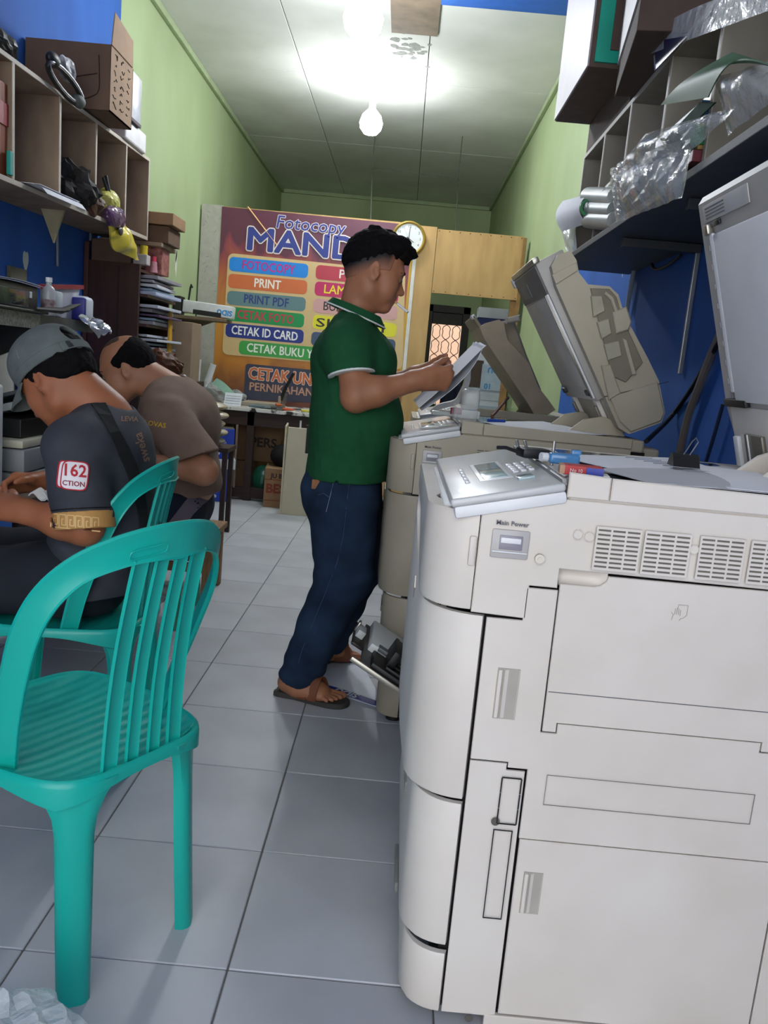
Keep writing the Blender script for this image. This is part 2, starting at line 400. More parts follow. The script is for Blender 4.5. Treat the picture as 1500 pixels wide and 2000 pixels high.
    MB().box((L_-.004, .01, .008), (L_+.004, pw-.01, .02), bev=.002).xf(pf).build('panel_rail', grey_pl, t, True)
    # power switch
    py = Y-.003
    MB().box((x(.169), py-.004, .886), (x(.231), py+.002, .934), bev=.005).build('switch_cover', M('smoked_plastic', '#b3afaa', rough=.3, var=.04), t, True)
    MB().box((x(.182), py-.0055, .901), (x(.220), py-.003, .925), bev=.002).build('switch', M('switch_grey', '#8d8992', rough=.3), t, True)
    MB().box((x(.184), py-.0065, .912), (x(.217), py-.005, .921), bev=.001).build('rocker', white_pl, t, True)
    MB().box((x(.171), py-.0075, .896), (x(.229), py-.004, .8985), bev=.001).build('switch_lip', white_pl, t, True)
    MB().box((x(.134), Y-.006, .868), (x(.146), Y+.001, .918), bev=.003).build('cover_catch', body, t, True)
    if detail > 1:
        q = [(.175, .942), (.227, .940)]
        text('Main Power', .0105, ink, t, frame((x(.2), py-.0035, .9445), (1, 0, -.01), (0, 0, 1)), off=.0001, sx=1.05)
        MB().cyl((x(.2505), py-.007, .891), (x(.2505), py, .891), .0078, n=20).cyl((x(.2505), py-.0085, .891), (x(.2505), py-.006, .891), .0035, n=12).build('key_lock', steel, t, True)
        # breather grilles: pocket, then slats in three or four columns
        for (a, b_, cols) in ((.338, .409, 3), (.417, .490, 3), (.507, .578, 3), (.590, .660, 3), (.678, .75, 3)):
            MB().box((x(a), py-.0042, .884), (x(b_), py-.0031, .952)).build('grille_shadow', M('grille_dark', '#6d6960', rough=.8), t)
            gm = MB(); nr = 9
            for k in range(nr+1):
                z = .884+.068*k/nr; gm.box((x(a-.001), py-.0062, z-.0021), (x(b_+.001), py-.004, z+.0021))
            for k in range(cols+1):
                xx = x(a+(b_-a)*k/cols); gm.box((xx-.0016, py-.0064, .883), (xx+.0016, py-.004, .953))
            tag(gm.build('grille', body, t), kind='stuff')
        for (a, z) in ((.308, .937), (.327, .935), (.4985, .930)):
            MB().lathe([(.0, 0), (.0072, 0), (.0076, .0012), (.0068, .0012), (.0064, .0004), (0, .0004)], frame((x(a), py-.003, z), (1, 0, 0), (0, 0, 1)), n=24, closed=True).build('screw_cap', body, t, True)
        ed = M('print_edge', '#6b665e', rough=.8)
        def outline(a, b_, z0, z1, w_=.0011, dash=False, mt=ed, par=t, slant=.0):
            o_ = MB(); yy = (py-.0038, py-.0025)
            segs = []
            n_ = 2 if dash else 1
            for k in range(n_):
                u0_, u1_ = k/n_+(.03 if dash else 0), (k+1)/n_-(.03 if dash else 0)
                segs += [((a+(b_-a)*u0_, z1), (a+(b_-a)*u1_, z1)), ((a+(b_-a)*u0_-slant, z0), (a+(b_-a)*u1_-slant, z0))]
            n_ = 3 if dash else 1
            for k in range(n_):
                u0_, u1_ = k/n_+(.02 if dash else 0), (k+1)/n_-(.02 if dash else 0)
                segs += [((a-slant*(1-u0_), z0+(z1-z0)*u0_), (a-slant*(1-u1_), z0+(z1-z0)*u1_)), ((b_-slant*(1-u0_), z0+(z1-z0)*u0_), (b_-slant*(1-u1_), z0+(z1-z0)*u1_))]
            for (p, q_) in segs:
                o_.box((x(min(p[0], q_[0]))-w_/2, yy[0], min(p[1], q_[1])-w_/2), (x(max(p[0], q_[0]))+w_/2, yy[1], max(p[1], q_[1])+w_/2))
            return o_.build('moulded_outline', mt, par)
        outline(.310, .667, .459, .514, .0006)
        outline(.234, .2675, .416, .502, .0022, True, dark)
        outline(.2305, .2625, .233, .4035, .0016, False, dark)
        for (a, z, r_) in ((.2315, .4185, .0075), (.227, .0275, .0075)):
            MB().lathe([(r_, 0), (r_, .0012), (0, .0012)], frame((x(a), py-.0022, z), (1, 0, 0), (0, 0, 1)), n=16).build('screw_hole', M('hole_grey', '#5a564f', rough=.8), t)
        # printed hand-and-sheet symbol on the tray door
        h = MB(); o3 = (x(.492), Y-.0045, .822)
        hf = frame(o3, (1, 0, 0), (0, 0, 1))
        for pts in ([(-.012, -.014), (-.010, -.004), (-.014, -.001)], [(-.008, -.004), (-.008, .006)], [(-.005, -.004), (-.005, .007)], [(-.002, -.004), (-.002, .006)], [(.001, -.006), (.001, .004)], [(-.004, .006), (-.004, .013), (.012, .013), (.012, -.004), (.006, -.010), (.003, -.010), (.001, -.014)]):
            h.tube([hf @ Vector((a, b_, 0)) for a, b_ in pts], .0005, n=4)
        h.build('hand_symbol', M('symbol_grey', '#b0aaa0', rough=.8), do)
    return t
def lid(t, H, ang, L, y0, y1, prof, body, under, adf=True, label=None, strip='near'):
    """raised document cover hinged at H=(x,z); ang from the vertical, leaning to -x. prof: side outline (x,z) of the feeder body"""
    d = Vector((-math.sin(ang), 0, math.cos(ang))); n = Vector((-math.cos(ang), 0, -math.sin(ang)))   # n: the underside normal
    h0 = Vector((H[0], 0, H[1]))
    g = bpy.data.objects.new('lid', None); C.objects.link(g); g.parent = t; g.location = wmat(t).inverted() @ Vector((H[0], (y0+y1)/2, H[1]))
    # side-profile body
    MB().prism([(a, b) for a, b in prof], y1-y0, frame((0, y1, 0), (1, 0, 0), (0, 0, 1)), bev=.0).build('feeder_body', body, g)
    fu = frame(h0+Vector((0, y0, 0))+n*.001, d, (0, 1, 0))
    flip = 1 if fu.to_3x3() @ Vector((0, 0, 1)) @ n > 0 else -1
    S_ = lambda lo, hi, bev, nm, mt: MB().box((lo[0], lo[1], min(lo[2]*flip, hi[2]*flip)), (hi[0], hi[1], max(lo[2]*flip, hi[2]*flip)), bev=bev).xf(fu).build(nm, mt, g, True)
    w_ = y1-y0
    return g, S_, w_, d, n
c1 = copier(.06, 1.33, cp_w, cp_w, 'large cream photocopier in the foreground with a Main Power switch')
c2 = copier(-.025, 2.60, cp_o, cp_of, 'aged beige photocopier in front of the man in green')
c3 = copier(.06, 3.90, cp_o, cp_of, 'farthest beige photocopier, mostly hidden, lowest raised lid', detail=1)
under_w = M('platen_pad', '#dededc', rough=.45, var=.04)
under_g = M('scuffed_pad', '#b3afa7', rough=.4, var=.22, scale=7, spec=.6)
under_b = M('yellowed_pad', '#a89a83', rough=.5, var=.15, scale=6)
lid_g = M('lid_grey', '#a9a59d', rough=.4, var=.07)
# --- lid of the nearest copier
H = (.79, 1.05); a = math.radians(17); L = .575
d = Vector((-math.sin(a), 0, math.cos(a))); n = Vector((-math.cos(a), 0, -math.sin(a)))
q = lambda u, w_: (H[0]+d.x*u-n.x*w_, H[1]+d.z*u-n.z*w_)
prof = [q(.12, 0), q(L-.004, 0), q(L+.01, .012), q(L+.012, .055), q(L-.02, .07), q(L-.06, .12), q(.40, .15), q(.12, .17), q(.0, .15), q(-.02, .04), q(.0, .015)]
g, S_, w_, d, n = lid(c1, H, a, L, 1.33, 1.95, prof, lid_g, under_w)
S_((.13, .02, .0), (.495, w_-.085, .010), .003, 'platen_pad', under_w)
S_((.15, w_-.080, .0), (.500, w_-.060, .009), .006, 'feed_roller', white_pl)
S_((.13, w_-.056, .0), (.51, w_-.05, .004), .001, 'roller_cover', grey_pl)
for k in range(8): S_((.17+.042*k, w_-.060, .007), (.182+.042*k, w_-.056, .0105), .001, 'roller_clip', grey_pl)
S_((.525, .35, .0), (.562, w_-.03, .003), .001, 'caution_label', M('label_silver', '#b5b3ae', rough=.4))
for k in range(4): S_((.532+.007*k, .47, .003), (.5345+.007*k, w_-.045, .0036), 0, 'label_line', ink)
S_((.495, .18, .0), (.55, .20, .006), .002, 'white_tab', white_pl); S_((.495, .178, .004), (.52, .202, .0075), .002, 'blue_tab', M('tab_blue', '#4d83b9', rough=.4))
S_((.498, w_-.075, .002), (.52, w_-.05, .016), .003, 'roller_bracket', steel); S_((.512, w_-.12, .001), (.522, w_-.08, .006), .001, 'latch', blk)
S_((.118, w_-.14, .0), (.135, w_-.02, .012), .002, 'roller_bracket', blk)
# hinge with its two white side arms, grey spring box and metal feet
S_((-.02, .02, -.03), (.118, w_-.03, .003), .004, 'hinge_cover', cp_w)
S_((-.03, w_-.20, .002), (.06, w_-.11, .012), .003, 'spring_box', M('spring_grey', '#6f6a60', rough=.35, metal=.4)); S_((-.03, w_-.135, .012), (.06, w_-.13, .015), .001, 'spring_rod', white_pl)
S_((-.02, w_-.07, .001), (.05, w_-.045, .012), .003, 'hinge_arm', white_pl)
S_((-.055, w_-.19, -.03), (-.02, w_-.12, .008), .003, 'hinge_axle', blk)
for yy in (1.62, 1.74): MB().prism([(.71, 1.026), (.86, 1.026), (.86, 1.06), (.80, 1.085), (.755, 1.065)], .012, frame((0, yy, 0), (1, 0, 0), (0, 0, 1)), bev=.002).build('hinge_foot', cp_w, g)
# --- second copier
prof = [(.700, 1.055), (.447, 1.474), (.425, 1.532), (.441, 1.567), (.478, 1.582), (.500, 1.556), (.512, 1.52), (.545, 1.487), (.612, 1.487), (.642, 1.465), (.657, 1.432), (.688, 1.381), (.758, 1.284), (.805, 1.214), (.839, 1.117), (.832, 1.085), (.736, 1.039)]
g, S_, w_, d, n = lid(c2, (.708, 1.122), math.radians(31.5), .6, 2.65, 3.2, prof, cp_o, under_g)
S_((.05, .04, .06), (.53, w_-.005, -.035), .004, 'lid_tray', lid_g)
S_((.10, .11, .055), (.42, w_-.03, .064), .003, 'platen_pad', under_g)
for yy in (.050, .068, .086): S_((.06, yy, .05), (.425, yy+.007, .066), .002, 'feed_rail', white_pl if yy == .050 else steel)
S_((.425, .05, .058), (.52, w_-.02, .0645), .002, 'front_band', M('band_grey', '#6f6b66', rough=.5))
S_((.44, .30, .063), (.49, .46, .0665), .001, 'caution_label', M('label_dull', '#7d7973', rough=.5))
S_((.525, .03, .045), (.545, w_-.02, .067), .004, 'bright_edge', steel)
S_((.50, w_-.01, .05), (.535, w_+.025, .068), .004, 'lid_latch', white_pl)
for (u_, yy) in ((.09, .1), (.09, w_-.06)): S_((u_-.02, yy-.02, .05), (u_, yy+.025, .07), .002, 'pad_clip', blk)
S_((-.06, .06, -.03), (.085, w_-.04, .045), .006, 'hinge_cover', M('hinge_beige', '#9b9482', rough=.45))
for yy in (.10, w_-.10): S_((-.09, yy-.02, .03), (.05, yy+.02, .058), .003, 'hinge_arm', cp_w); S_((-.06, yy-.012, .058), (.03, yy+.012, .066), .002, 'hinge_spring', M('spring_grey', '#6f6a60'))
for yy in (2.72, 3.05): MB().prism([(.55, 1.026), (.74, 1.026), (.72, 1.07), (.66, 1.085), (.60, 1.07)], .012, frame((0, yy, 0), (1, 0, 0), (0, 0, 1)), bev=.002).build('hinge_foot', cp_o, g)
# feeder tray details on the near side and the top (towards +x)
yS = 2.647
F_ = XZ(yS)
MB().prism([(.430, 1.505), (.498, 1.548), (.507, 1.525), (.445, 1.478)], .004, F_, bev=.001).build('feeder_cap', cp_o, g)
MB().prism([(.552, 1.475), (.61, 1.478), (.636, 1.455), (.66, 1.40), (.745, 1.265), (.70, 1.20), (.655, 1.215)], .006, F_, bev=.002).build('paper_slot', M('slot_shade', '#7e7765', rough=.6), g)
MB().prism([(.556, 1.452), (.59, 1.455), (.605, 1.41), (.572, 1.39)], .012, F_, bev=.002).prism([(.585, 1.375), (.62, 1.39), (.635, 1.345), (.607, 1.325)], .013, F_, bev=.003).prism([(.615, 1.31), (.66, 1.325), (.675, 1.28), (.635, 1.262)], .012, F_, bev=.002).build('feed_chute', M('chute_beige', '#a8a28c', rough=.5), g)
MB().prism([(.628, 1.408), (.668, 1.43), (.690, 1.385), (.684, 1.36), (.648, 1.345)], .017, F_, bev=.004).build('paper_guide', M('guide_beige', '#b3ab94', rough=.45), g)
MB().prism([(.60, 1.47), (.625, 1.455), (.66, 1.385), (.65, 1.38), (.617, 1.445), (.595, 1.46)], .014, F_, bev=.003).prism([(.668, 1.335), (.683, 1.33), (.728, 1.228), (.715, 1.225)], .014, F_, bev=.002).build('chute_rib', cp_o, g)
MB().prism([(.617, 1.245), (.645, 1.25), (.688, 1.165), (.655, 1.14)], .01, F_, bev=.003).build('exit_flap', cp_o, g)
MB().prism([(.640, 1.150), (.835, 1.215), (.834, 1.213), (.640, 1.148)], .003, F_).build('seam', dark, g)
MB().prism([(.655, 1.15), (.80, 1.21), (.835, 1.117), (.828, 1.09), (.738, 1.046), (.70, 1.075)], .005, F_, bev=.003).build('motor_cover', cp_o, g)
# --- third copier
prof = [(.655, 1.02), (.36, 1.357), (.335, 1.405), (.36, 1.425), (.422, 1.447), (.483, 1.459), (.476, 1.414), (.54, 1.45), (.60, 1.30), (.65, 1.145), (.69, 1.11), (.74, 1.057), (.655, .991)]
prof = [(.600, 1.075), (.365, 1.35), (.335, 1.405), (.36, 1.425), (.422, 1.447), (.446, 1.432), (.470, 1.36), (.526, 1.31), (.585, 1.26), (.64, 1.155), (.69, 1.105), (.735, 1.055), (.66, .995)]
g, S_, w_, d, n = lid(c3, (.62, 1.07), math.radians(38.5), .5, 3.95, 4.5, prof, M('feeder_brown', '#a6987f', rough=.5, var=.12), under_b)
S_((.06, .03, .0), (.42, w_-.02, .012), .003, 'platen_pad', under_b); S_((.425, .03, .0), (.50, w_-.02, .014), .004, 'front_band', M('band_beige', '#8a8068', rough=.5))
S_((.485, .03, .0), (.505, .10, .018), .003, 'white_tab', white_pl); S_((-.07, .08, -.04), (.05, w_-.1, .01), .004, 'hinge_cover', M('hinge_dark', '#4c463c', rough=.5))
MB().prism([(.41, 1.44), (.50, 1.46), (.58, 1.30), (.67, 1.14), (.63, 1.12), (.53, 1.28), (.475, 1.355)], .40, frame((0, 4.42, 0), (1, 0, 0), (0, 0, 1)), bev=.01).build('document_tray', M('tray_brown', '#938771', rough=.5), g)
MB().prism([(.45, 1.455), (.51, 1.475), (.515, 1.445), (.455, 1.43)], .06, frame((0, 3.96, 0), (1, 0, 0), (0, 0, 1)), bev=.006).build('tray_guide', M('guide_grey', '#a59f90', rough=.5), g)
# ================================================================ green plastic armchairs
teal = M('teal_plastic', '#12a898', rough=.32, var=.06, scale=4, bump=.03, bscale=90)
def make_chair(label):
    """origin: floor under the seat centre; +x is where the sitter looks, +y the sitter's left"""
    t = thing('plastic_chair', label, 'chair', group='green plastic chairs')
    # ribbed seat with a rolled rim
    def outline(u):   # half width of the seat at local x
        return .178+.030*min(1, max(0, (u+.21)/.2))
    def seat_z(x, y, w_):
        e = abs(y)/w_
        return .430-.016*(1-e**4)*(1-((x)/.235)**4) + .0
    m = MB()
    def sp(u, v):
        x = -.215+.43*u; wv = outline(x)*math.sqrt(max(0.04, 1-max(0, abs((x-.0)/.215))**9)); y = wv*(2*v-1)
        z = seat_z(x, y, wv) + (.0008*math.sin(x*2*PI/.030) if .03 < v < .97 else 0)
        return (x, y, z)
    m.grid(sp, 90, 26, .004); m.build('seat', teal, t, True, 60)
    # apron under the rim with low arches between the legs
    def ring(k, n=96):
        a = 2*PI*k/n; c, s = math.cos(a), math.sin(a); p = 5.
        r = (abs(c/.217)**p+abs(s/.2)**p)**(-1/p); x, y = r*c, r*s
        y *= outline(x)/.2 if True else 1
        return x, y, a
    m = MB(); n = 96; rows = []
    for k in range(n):
        x, y, a = ring(k, n)
        ca = abs(math.cos(2*a)); dep = .021+.030*(1-ca)**1.3     # deeper towards the corners
        o_ = Vector((x, y, 0)); nn = Vector((x/.217**2, y/.2**2, 0)).normalized()
        prof = [(-.004, .428), (.002, .432), (.008, .428), (.010, .42), (.010, .431-dep), (.006, .431-dep-.002), (.005, .42)]
        rows.append([m.b.verts.new((o_+nn*q[0]).to_tuple()[:2]+(q[1],)) for q in prof])
    for k in range(n):
        A, B = rows[k], rows[(k+1) % n]
        for j in range(len(A)): m.b.faces.new((A[j], B[j], B[(j+1) % len(A)], A[(j+1) % len(A)]))
    bmesh.ops.recalc_face_normals(m.b, faces=list(m.b.faces)); m.build('seat_rim', teal, t, True, 50)
    # legs: rounded channels, open towards the seat centre
    def leg(x0, y0, x1, y1, w0, w1, back):
        m = MB(); path = []; N_ = 12; sects = []
        for k in range(N_+1):
            s = k/N_; e = s**1.25
            px, py = x0+(x1-x0)*e, y0+(y1-y0)*e; z = .423*(1-s)+.0*s
            out = Vector((x0, y0, 0)).normalized(); tan = Vector((-out.y, out.x, 0))
            path.append(((px, py, z), out, tan)); flare = 1+1.05*max(0, 1-s*4.5)**1.6
            sects.append((w0+(w1-w0)*s, flare))
        def sect(i):
            wv, f = sects[i]; h = wv/2
            dq = .026
            return [(0.004, -h*.45*f), (.004, h*.45*f), (0, h*.75*f), (-.010, h*f), (-dq, h*f), (-dq, h*f-.005), (-.012, h*f-.006), (-.004, h*.70*f), (-.001, h*.4*f), (-.001, -h*.4*f), (-.004, -h*.70*f), (-.012, -h*f+.006), (-dq, -h*f+.005), (-dq, -h*f), (-.010, -h*f), (0, -h*.75*f)]
        m.sweep(path, sect); bmesh.ops.recalc_face_normals(m.b, faces=list(m.b.faces))
        m.build('leg', teal, t, True, 40)
    for s in (1, -1):
        leg(-.196, .138*s, -.216, .146*s, .070, .058, True)
        leg(.190, .182*s, .225, .205*s, .070, .055, False)
    # back frame: one band from side to side
    P = [(-.055, .188, .428), (-.080, .203, .52), (-.115, .216, .62), (-.150, .220, .71), (-.180, .203, .775), (-.215, .163, .825), (-.248, .105, .855), (-.268, .05, .868), (-.273, 0, .871)]
    P = P+[(x, -y, z) for x, y, z in P[-2::-1]]
    Q, _ = spline([Vector(p) for p in P], [1]*len(P), 5)
    path = []; wid = []
    for i, p in enumerate(Q):
        tg = (Q[min(i+1, len(Q)-1)]-Q[max(i-1, 0)]).normalized()
        out = Vector((p.x-.05, p.y*1.0, 0)); out = (out-tg*out.dot(tg)).normalized(); side = tg.cross(out)
        path.append((p, out, side)); k = min(i, len(Q)-1-i)/(len(Q)//2); wid.append(.044+.004*math.sin(k*PI)+.022*max(0, (k-.6)/.4))
    def sect(i):
        wv = wid[i]; h0, h1 = .012, wv-.012
        # side points inwards of the loop or outwards by turn; keep the rim edge on the outer side
        return [(.002, -h0), (.006, -h0+.004), (.004, 0), (.002, h1*.5), (.004, h1-.003), (.007, h1), (.002, h1+.002), (-.004, h1), (-.003, h1*.5), (-.004, 0), (-.002, -h0)]
    m = MB(); m.sweep(path, sect); bmesh.ops.recalc_face_normals(m.b, faces=list(m.b.faces)); bf = m.build('back_frame', teal, t, True, 35)
    # moulded oval badge on the band (rim only)
    m = MB(); pc = Vector((-.268, .062, .838)); 
    bx = Vector((-.30, -1, .16)).normalized(); bz = Vector((-.28, .0, 1)).normalized()
    off = bx.cross(bz).normalized(); off = off if off.x < 0 else -off
    pts = []
    for k in range(24):
        a = 2*PI*k/24; c, s = math.cos(a), math.sin(a); sx = .034*abs(c)**.35*(1 if c > 0 else -1); sz = .0085*abs(s)**.35*(1 if s > 0 else -1)
        pts.append(pc+bx*sx+bz*sz+off*.0035)
    m.tube(pts, .0011, n=5, close=True); m.build('badge', teal, bf, True)
    # slats from the band to the back of the seat
    for y0, y1 in ((.068, .078), (.023, .026), (-.023, -.026), (-.068, -.078)):
        a = Vector((-.262+.35*abs(y0)**1.6, y0, .822)); b = Vector((-.206, y1, .418)); path = []
        for k in range(9):
            s = k/8; p = a.lerp(b, s); p.x += .012*math.sin(PI*s); path.append((p, Vector((-1, 0, -.1)).normalized(), Vector((0, 1, 0))))
        h = .0175 if abs(y0) > .05 else .015
        m = MB(); m.sweep(path, [(.0, -h), (.006, -h+.002), (.0035, -h+.006), (.0035, h-.006), (.006, h-.002), (.0, h), (-.003, h-.004), (-.003, -h+.004)])
        bmesh.ops.recalc_face_normals(m.b, faces=list(m.b.faces)); m.build('slat', teal, t, True, 35)
    return t
ch1 = make_chair('empty green plastic chair nearest to us')
ch2 = copy_tree(ch1); ch2['label'] = 'green plastic chair the man in the cap sits on'
ch1.location = (-.60, 1.53, 0); ch1.rotation_euler.z = math.radians(150)
ch2.location = (-.88, 2.25, 0); ch2.rotation_euler.z = math.radians(180)
# wooden stool and a green plastic stool behind
wood = M('raw_wood', '#8f6c49', rough=.7, var=.3, scale=14, stretch=(6, 6, 1), bump=.1)
t = thing('wooden_stool', 'low wooden stool beside the man in the brown shirt', 'stool', (-.98, 4.02, 0))
MB().box((-1.20, 3.86, .295), (-.835, 4.18, .325), bev=.004).build('seat', wood, t)
for sx in (-1.18, -.89):
    for sy in (3.89, 4.10): MB().box((sx, sy, 0), (sx+.045, sy+.045, .296), bev=.003).build('leg', wood, t)
MB().box((-1.14, 3.90, .11), (-.885, 3.925, .155), bev=.002).build('stretcher', wood, t)
MB().box((-1.14, 4.11, .11), (-.885, 4.135, .155), bev=.002).build('stretcher', wood, t)
t = thing('plastic_stool', 'dark green plastic stool under the man in the brown shirt', 'stool', (-1.02, 3.55, 0))
gp = M('dark_green_plastic', '#2f7f63', rough=.4)
MB().box((-1.18, 3.39, .415), (-.86, 3.71, .44), bev=.012, seg=3).build('seat', gp, t, True)
for sx in (-1, 1):
    for sy in (-1, 1):
        MB().tube([(-1.02+.13*sx, 3.55+.13*sy, .42), (-1.02+.145*sx, 3.55+.16*sy, .2), (-1.02+.15*sx, 3.55+.19*sy, 0)], [.022, .018, .014], n=10).build('leg', gp, t, True)
MB().box((-1.15, 3.42, .37), (-.89, 3.68, .416), bev=.01).build('seat_rim', gp, t, True)
# ================================================================ figures: one smooth surface grown over a jointed skeleton
class Field:
    def __init__(s, lo, hi, h):
        s.lo = np.array(lo, float); s.h = h; s.n = np.ceil((np.array(hi)-s.lo)/h).astype(int)+1
        s.d = np.full(s.n, 1., np.float32)
        s.ax = [(s.lo[i]+h*np.arange(s.n[i])).astype(np.float32) for i in range(3)]
    def like(s):
        q = Field(s.lo, s.lo+s.h, s.h); q.n = s.n.copy(); q.ax = s.ax; q.d = np.full(s.n, 1., np.float32); return q
    def join(s, q, k):
        hh = np.maximum(k-np.abs(s.d-q.d), 0)/k; s.d = (np.minimum(s.d, q.d)-hh*hh*k*.25).astype(np.float32); return s
    def loc(s, lo, hi, pad):
        sl = []
        for i in range(3):
            a = int(max(0, np.floor((lo[i]-pad-s.lo[i])/s.h))); b = int(min(s.n[i], np.ceil((hi[i]+pad-s.lo[i])/s.h)+1))
            if b <= a: return None, None
            sl.append(slice(a, b))
        sl = tuple(sl)
        return sl, (s.ax[0][sl[0]][:, None, None], s.ax[1][sl[1]][None, :, None], s.ax[2][sl[2]][None, None, :])
    def op(s, pr, k=.02, mode='add'):
        fn, lo, hi = pr
        sl, X = s.loc(lo, hi, k+3*s.h)
        if sl is None: return s
        v = fn(*X); a = s.d[sl]
        if mode == 'add':
            hh = np.maximum(k-np.abs(a-v), 0)/max(k, 1e-6); s.d[sl] = np.minimum(a, v)-hh*hh*k*.25
        elif mode == 'sub':
            v = -v; hh = np.maximum(k-np.abs(a-v), 0)/max(k, 1e-6); s.d[sl] = np.maximum(a, v)+hh*hh*k*.25
        return s
    def add(s, *prs, k=.02):
        for p in prs: s.op(p, k)
        return s
    def sub(s, *prs, k=.01):
        for p in prs: s.op(p, k, 'sub')
        return s
    def cut(s, p, n, lo=None, hi=None):
        # remove the half-space on the +n side of p, inside the box lo..hi
        n = np.array(n, float); n /= np.linalg.norm(n)
        lo = s.lo if lo is None else lo; hi = s.lo+s.n*s.h if hi is None else hi
        sl, X = s.loc(lo, hi, 0)
        v = (X[0]-p[0])*n[0]+(X[1]-p[1])*n[1]+(X[2]-p[2])*n[2]; s.d[sl] = np.maximum(s.d[sl], v); return s
    def cutfn(s, fn):
        v = fn(s.ax[0][:, None, None], s.ax[1][None, :, None], s.ax[2][None, None, :]); s.d = np.maximum(s.d, v).astype(np.float32); return s
    def ripple(s, fn):
        m = np.abs(s.d) < .05; v = fn(s.ax[0][:, None, None], s.ax[1][None, :, None], s.ax[2][None, None, :]); s.d = np.where(m, s.d+v, s.d).astype(np.float32); return s
    def mesh(s, name, mat, parent, relax=2):
        d = s.d; neg = d < 0; n = s.n
        c = np.zeros(n-1, np.uint8)
        for i in (0, 1):
            for j in (0, 1):
                for k in (0, 1): c += neg[i:n[0]-1+i, j:n[1]-1+j, k:n[2]-1+k]
        act = np.argwhere((c > 0) & (c < 8)); 
        idx = np.full(n-1, -1, np.int32); idx[tuple(act.T)] = np.arange(len(act))
        off = np.array([(i, j, k) for i in (0, 1) for j in (0, 1) for k in (0, 1)])
        val = np.stack([d[tuple((act+o).T)] for o in off], 1)
        acc = np.zeros((len(act), 3)); cnt = np.zeros(len(act))
        for a in range(8):
            for b in range(a+1, 8):
                if np.abs(off[a]-off[b]).sum() != 1: continue
                va, vb = val[:, a], val[:, b]; m = (va < 0) != (vb < 0)
                t = np.where(m, va/np.where(m, va-vb, 1), 0)
                acc[m] += (off[a]+t[:, None]*(off[b]-off[a]))[m]; cnt[m] += 1
        V = s.lo+(act+acc/cnt[:, None])*s.h
        Fs = []
        for ax in range(3):
            u, v = [(1, 2), (2, 0), (0, 1)][ax]
            sl0 = [slice(1, -1)]*3; sl0[ax] = slice(0, -1); sl1 = list(sl0); sl1[ax] = slice(1, None)
            A = neg[tuple(sl0)]; B = neg[tuple(sl1)]
            e = np.argwhere(A != B); off0 = np.ones(3, int); off0[ax] = 0; p = e+off0; sg = A[tuple(e.T)]
            eu = np.zeros(3, int); eu[u] = 1; ev = np.zeros(3, int); ev[v] = 1
            q = np.stack([idx[tuple((p-eu-ev).T)], idx[tuple((p-ev).T)], idx[tuple(p.T)], idx[tuple((p-eu).T)]], 1)
            q[~sg] = q[~sg][:, ::-1]; Fs.append(q)
        Q = np.concatenate(Fs); Q = Q[(Q >= 0).all(1)]
        # relax slightly
        E_ = np.concatenate([Q[:, [0, 1]], Q[:, [1, 2]], Q[:, [2, 3]], Q[:, [3, 0]]])
        for it in range(relax):
            S = np.zeros_like(V); N_ = np.zeros(len(V)); np.add.at(S, E_[:, 0], V[E_[:, 1]]); np.add.at(N_, E_[:, 0], 1)
            V = V*.5+.5*S/np.maximum(N_, 1)[:, None]
        me = bpy.data.meshes.new(name)
        me.vertices.add(len(V)); me.vertices.foreach_set('co', V.astype(np.float32).ravel())
        me.loops.add(Q.size); me.loops.foreach_set('vertex_index', Q.astype(np.int32).ravel())
        me.polygons.add(len(Q)); me.polygons.foreach_set('loop_start', np.arange(0, Q.size, 4, dtype=np.int32))
        me.update(calc_edges=True); me.validate()
        return finish(me, name, mat, parent, True, 0)
def cone(a, b, ra, rb, flat=None, fs=1.):
    """tapered limb; flat = axis along which the section is fs times wider"""
    a = np.array(a, float); b = np.array(b, float); ab = b-a; L2 = ab@ab
    R_ = max(ra, rb)*max(1, fs)
    lo = np.minimum(a, b)-R_; hi = np.maximum(a, b)+R_
    fl = None if flat is None else np.array(flat, float)/np.linalg.norm(flat)
    def f(X, Y, Z):
        x, y, z = X-a[0], Y-a[1], Z-a[2]
        t = np.clip((x*ab[0]+y*ab[1]+z*ab[2])/L2, 0, 1)
        x = x-t*ab[0]; y = y-t*ab[1]; z = z-t*ab[2]
        if fl is not None:
            w_ = x*fl[0]+y*fl[1]+z*fl[2]; g = w_*(1/fs-1); x = x+g*fl[0]; y = y+g*fl[1]; z = z+g*fl[2]
        return np.sqrt(x*x+y*y+z*z)-(ra+(rb-ra)*t)
    return f, lo, hi
def ell(c, r, rot=None):
    c = np.array(c, float); r = np.array(r, float); Rm = np.array(rot if rot is not None else np.eye(3)); R_ = r.max()
    def f(X, Y, Z):
        x, y, z = X-c[0], Y-c[1], Z-c[2]
        u = (x*Rm[0, 0]+y*Rm[1, 0]+z*Rm[2, 0])/r[0]; v = (x*Rm[0, 1]+y*Rm[1, 1]+z*Rm[2, 1])/r[1]; w_ = (x*Rm[0, 2]+y*Rm[1, 2]+z*Rm[2, 2])/r[2]
        k0 = np.sqrt(u*u+v*v+w_*w_); k1 = np.sqrt((u/r[0])**2+(v/r[1])**2+(w_/r[2])**2)
        return np.where(k1 > 1e-6, k0*(k0-1)/np.maximum(k1, 1e-6), -r.min())
    return f, c-R_, c+R_
def rot3(yaw=0, pitch=0, roll=0):
    """local x forward, y left, z up; pitch > 0 looks up"""
    return np.array(Matrix.Rotation(yaw, 3, 'Z') @ Matrix.Rotation(-pitch, 3, 'Y') @ Matrix.Rotation(roll, 3, 'X'))
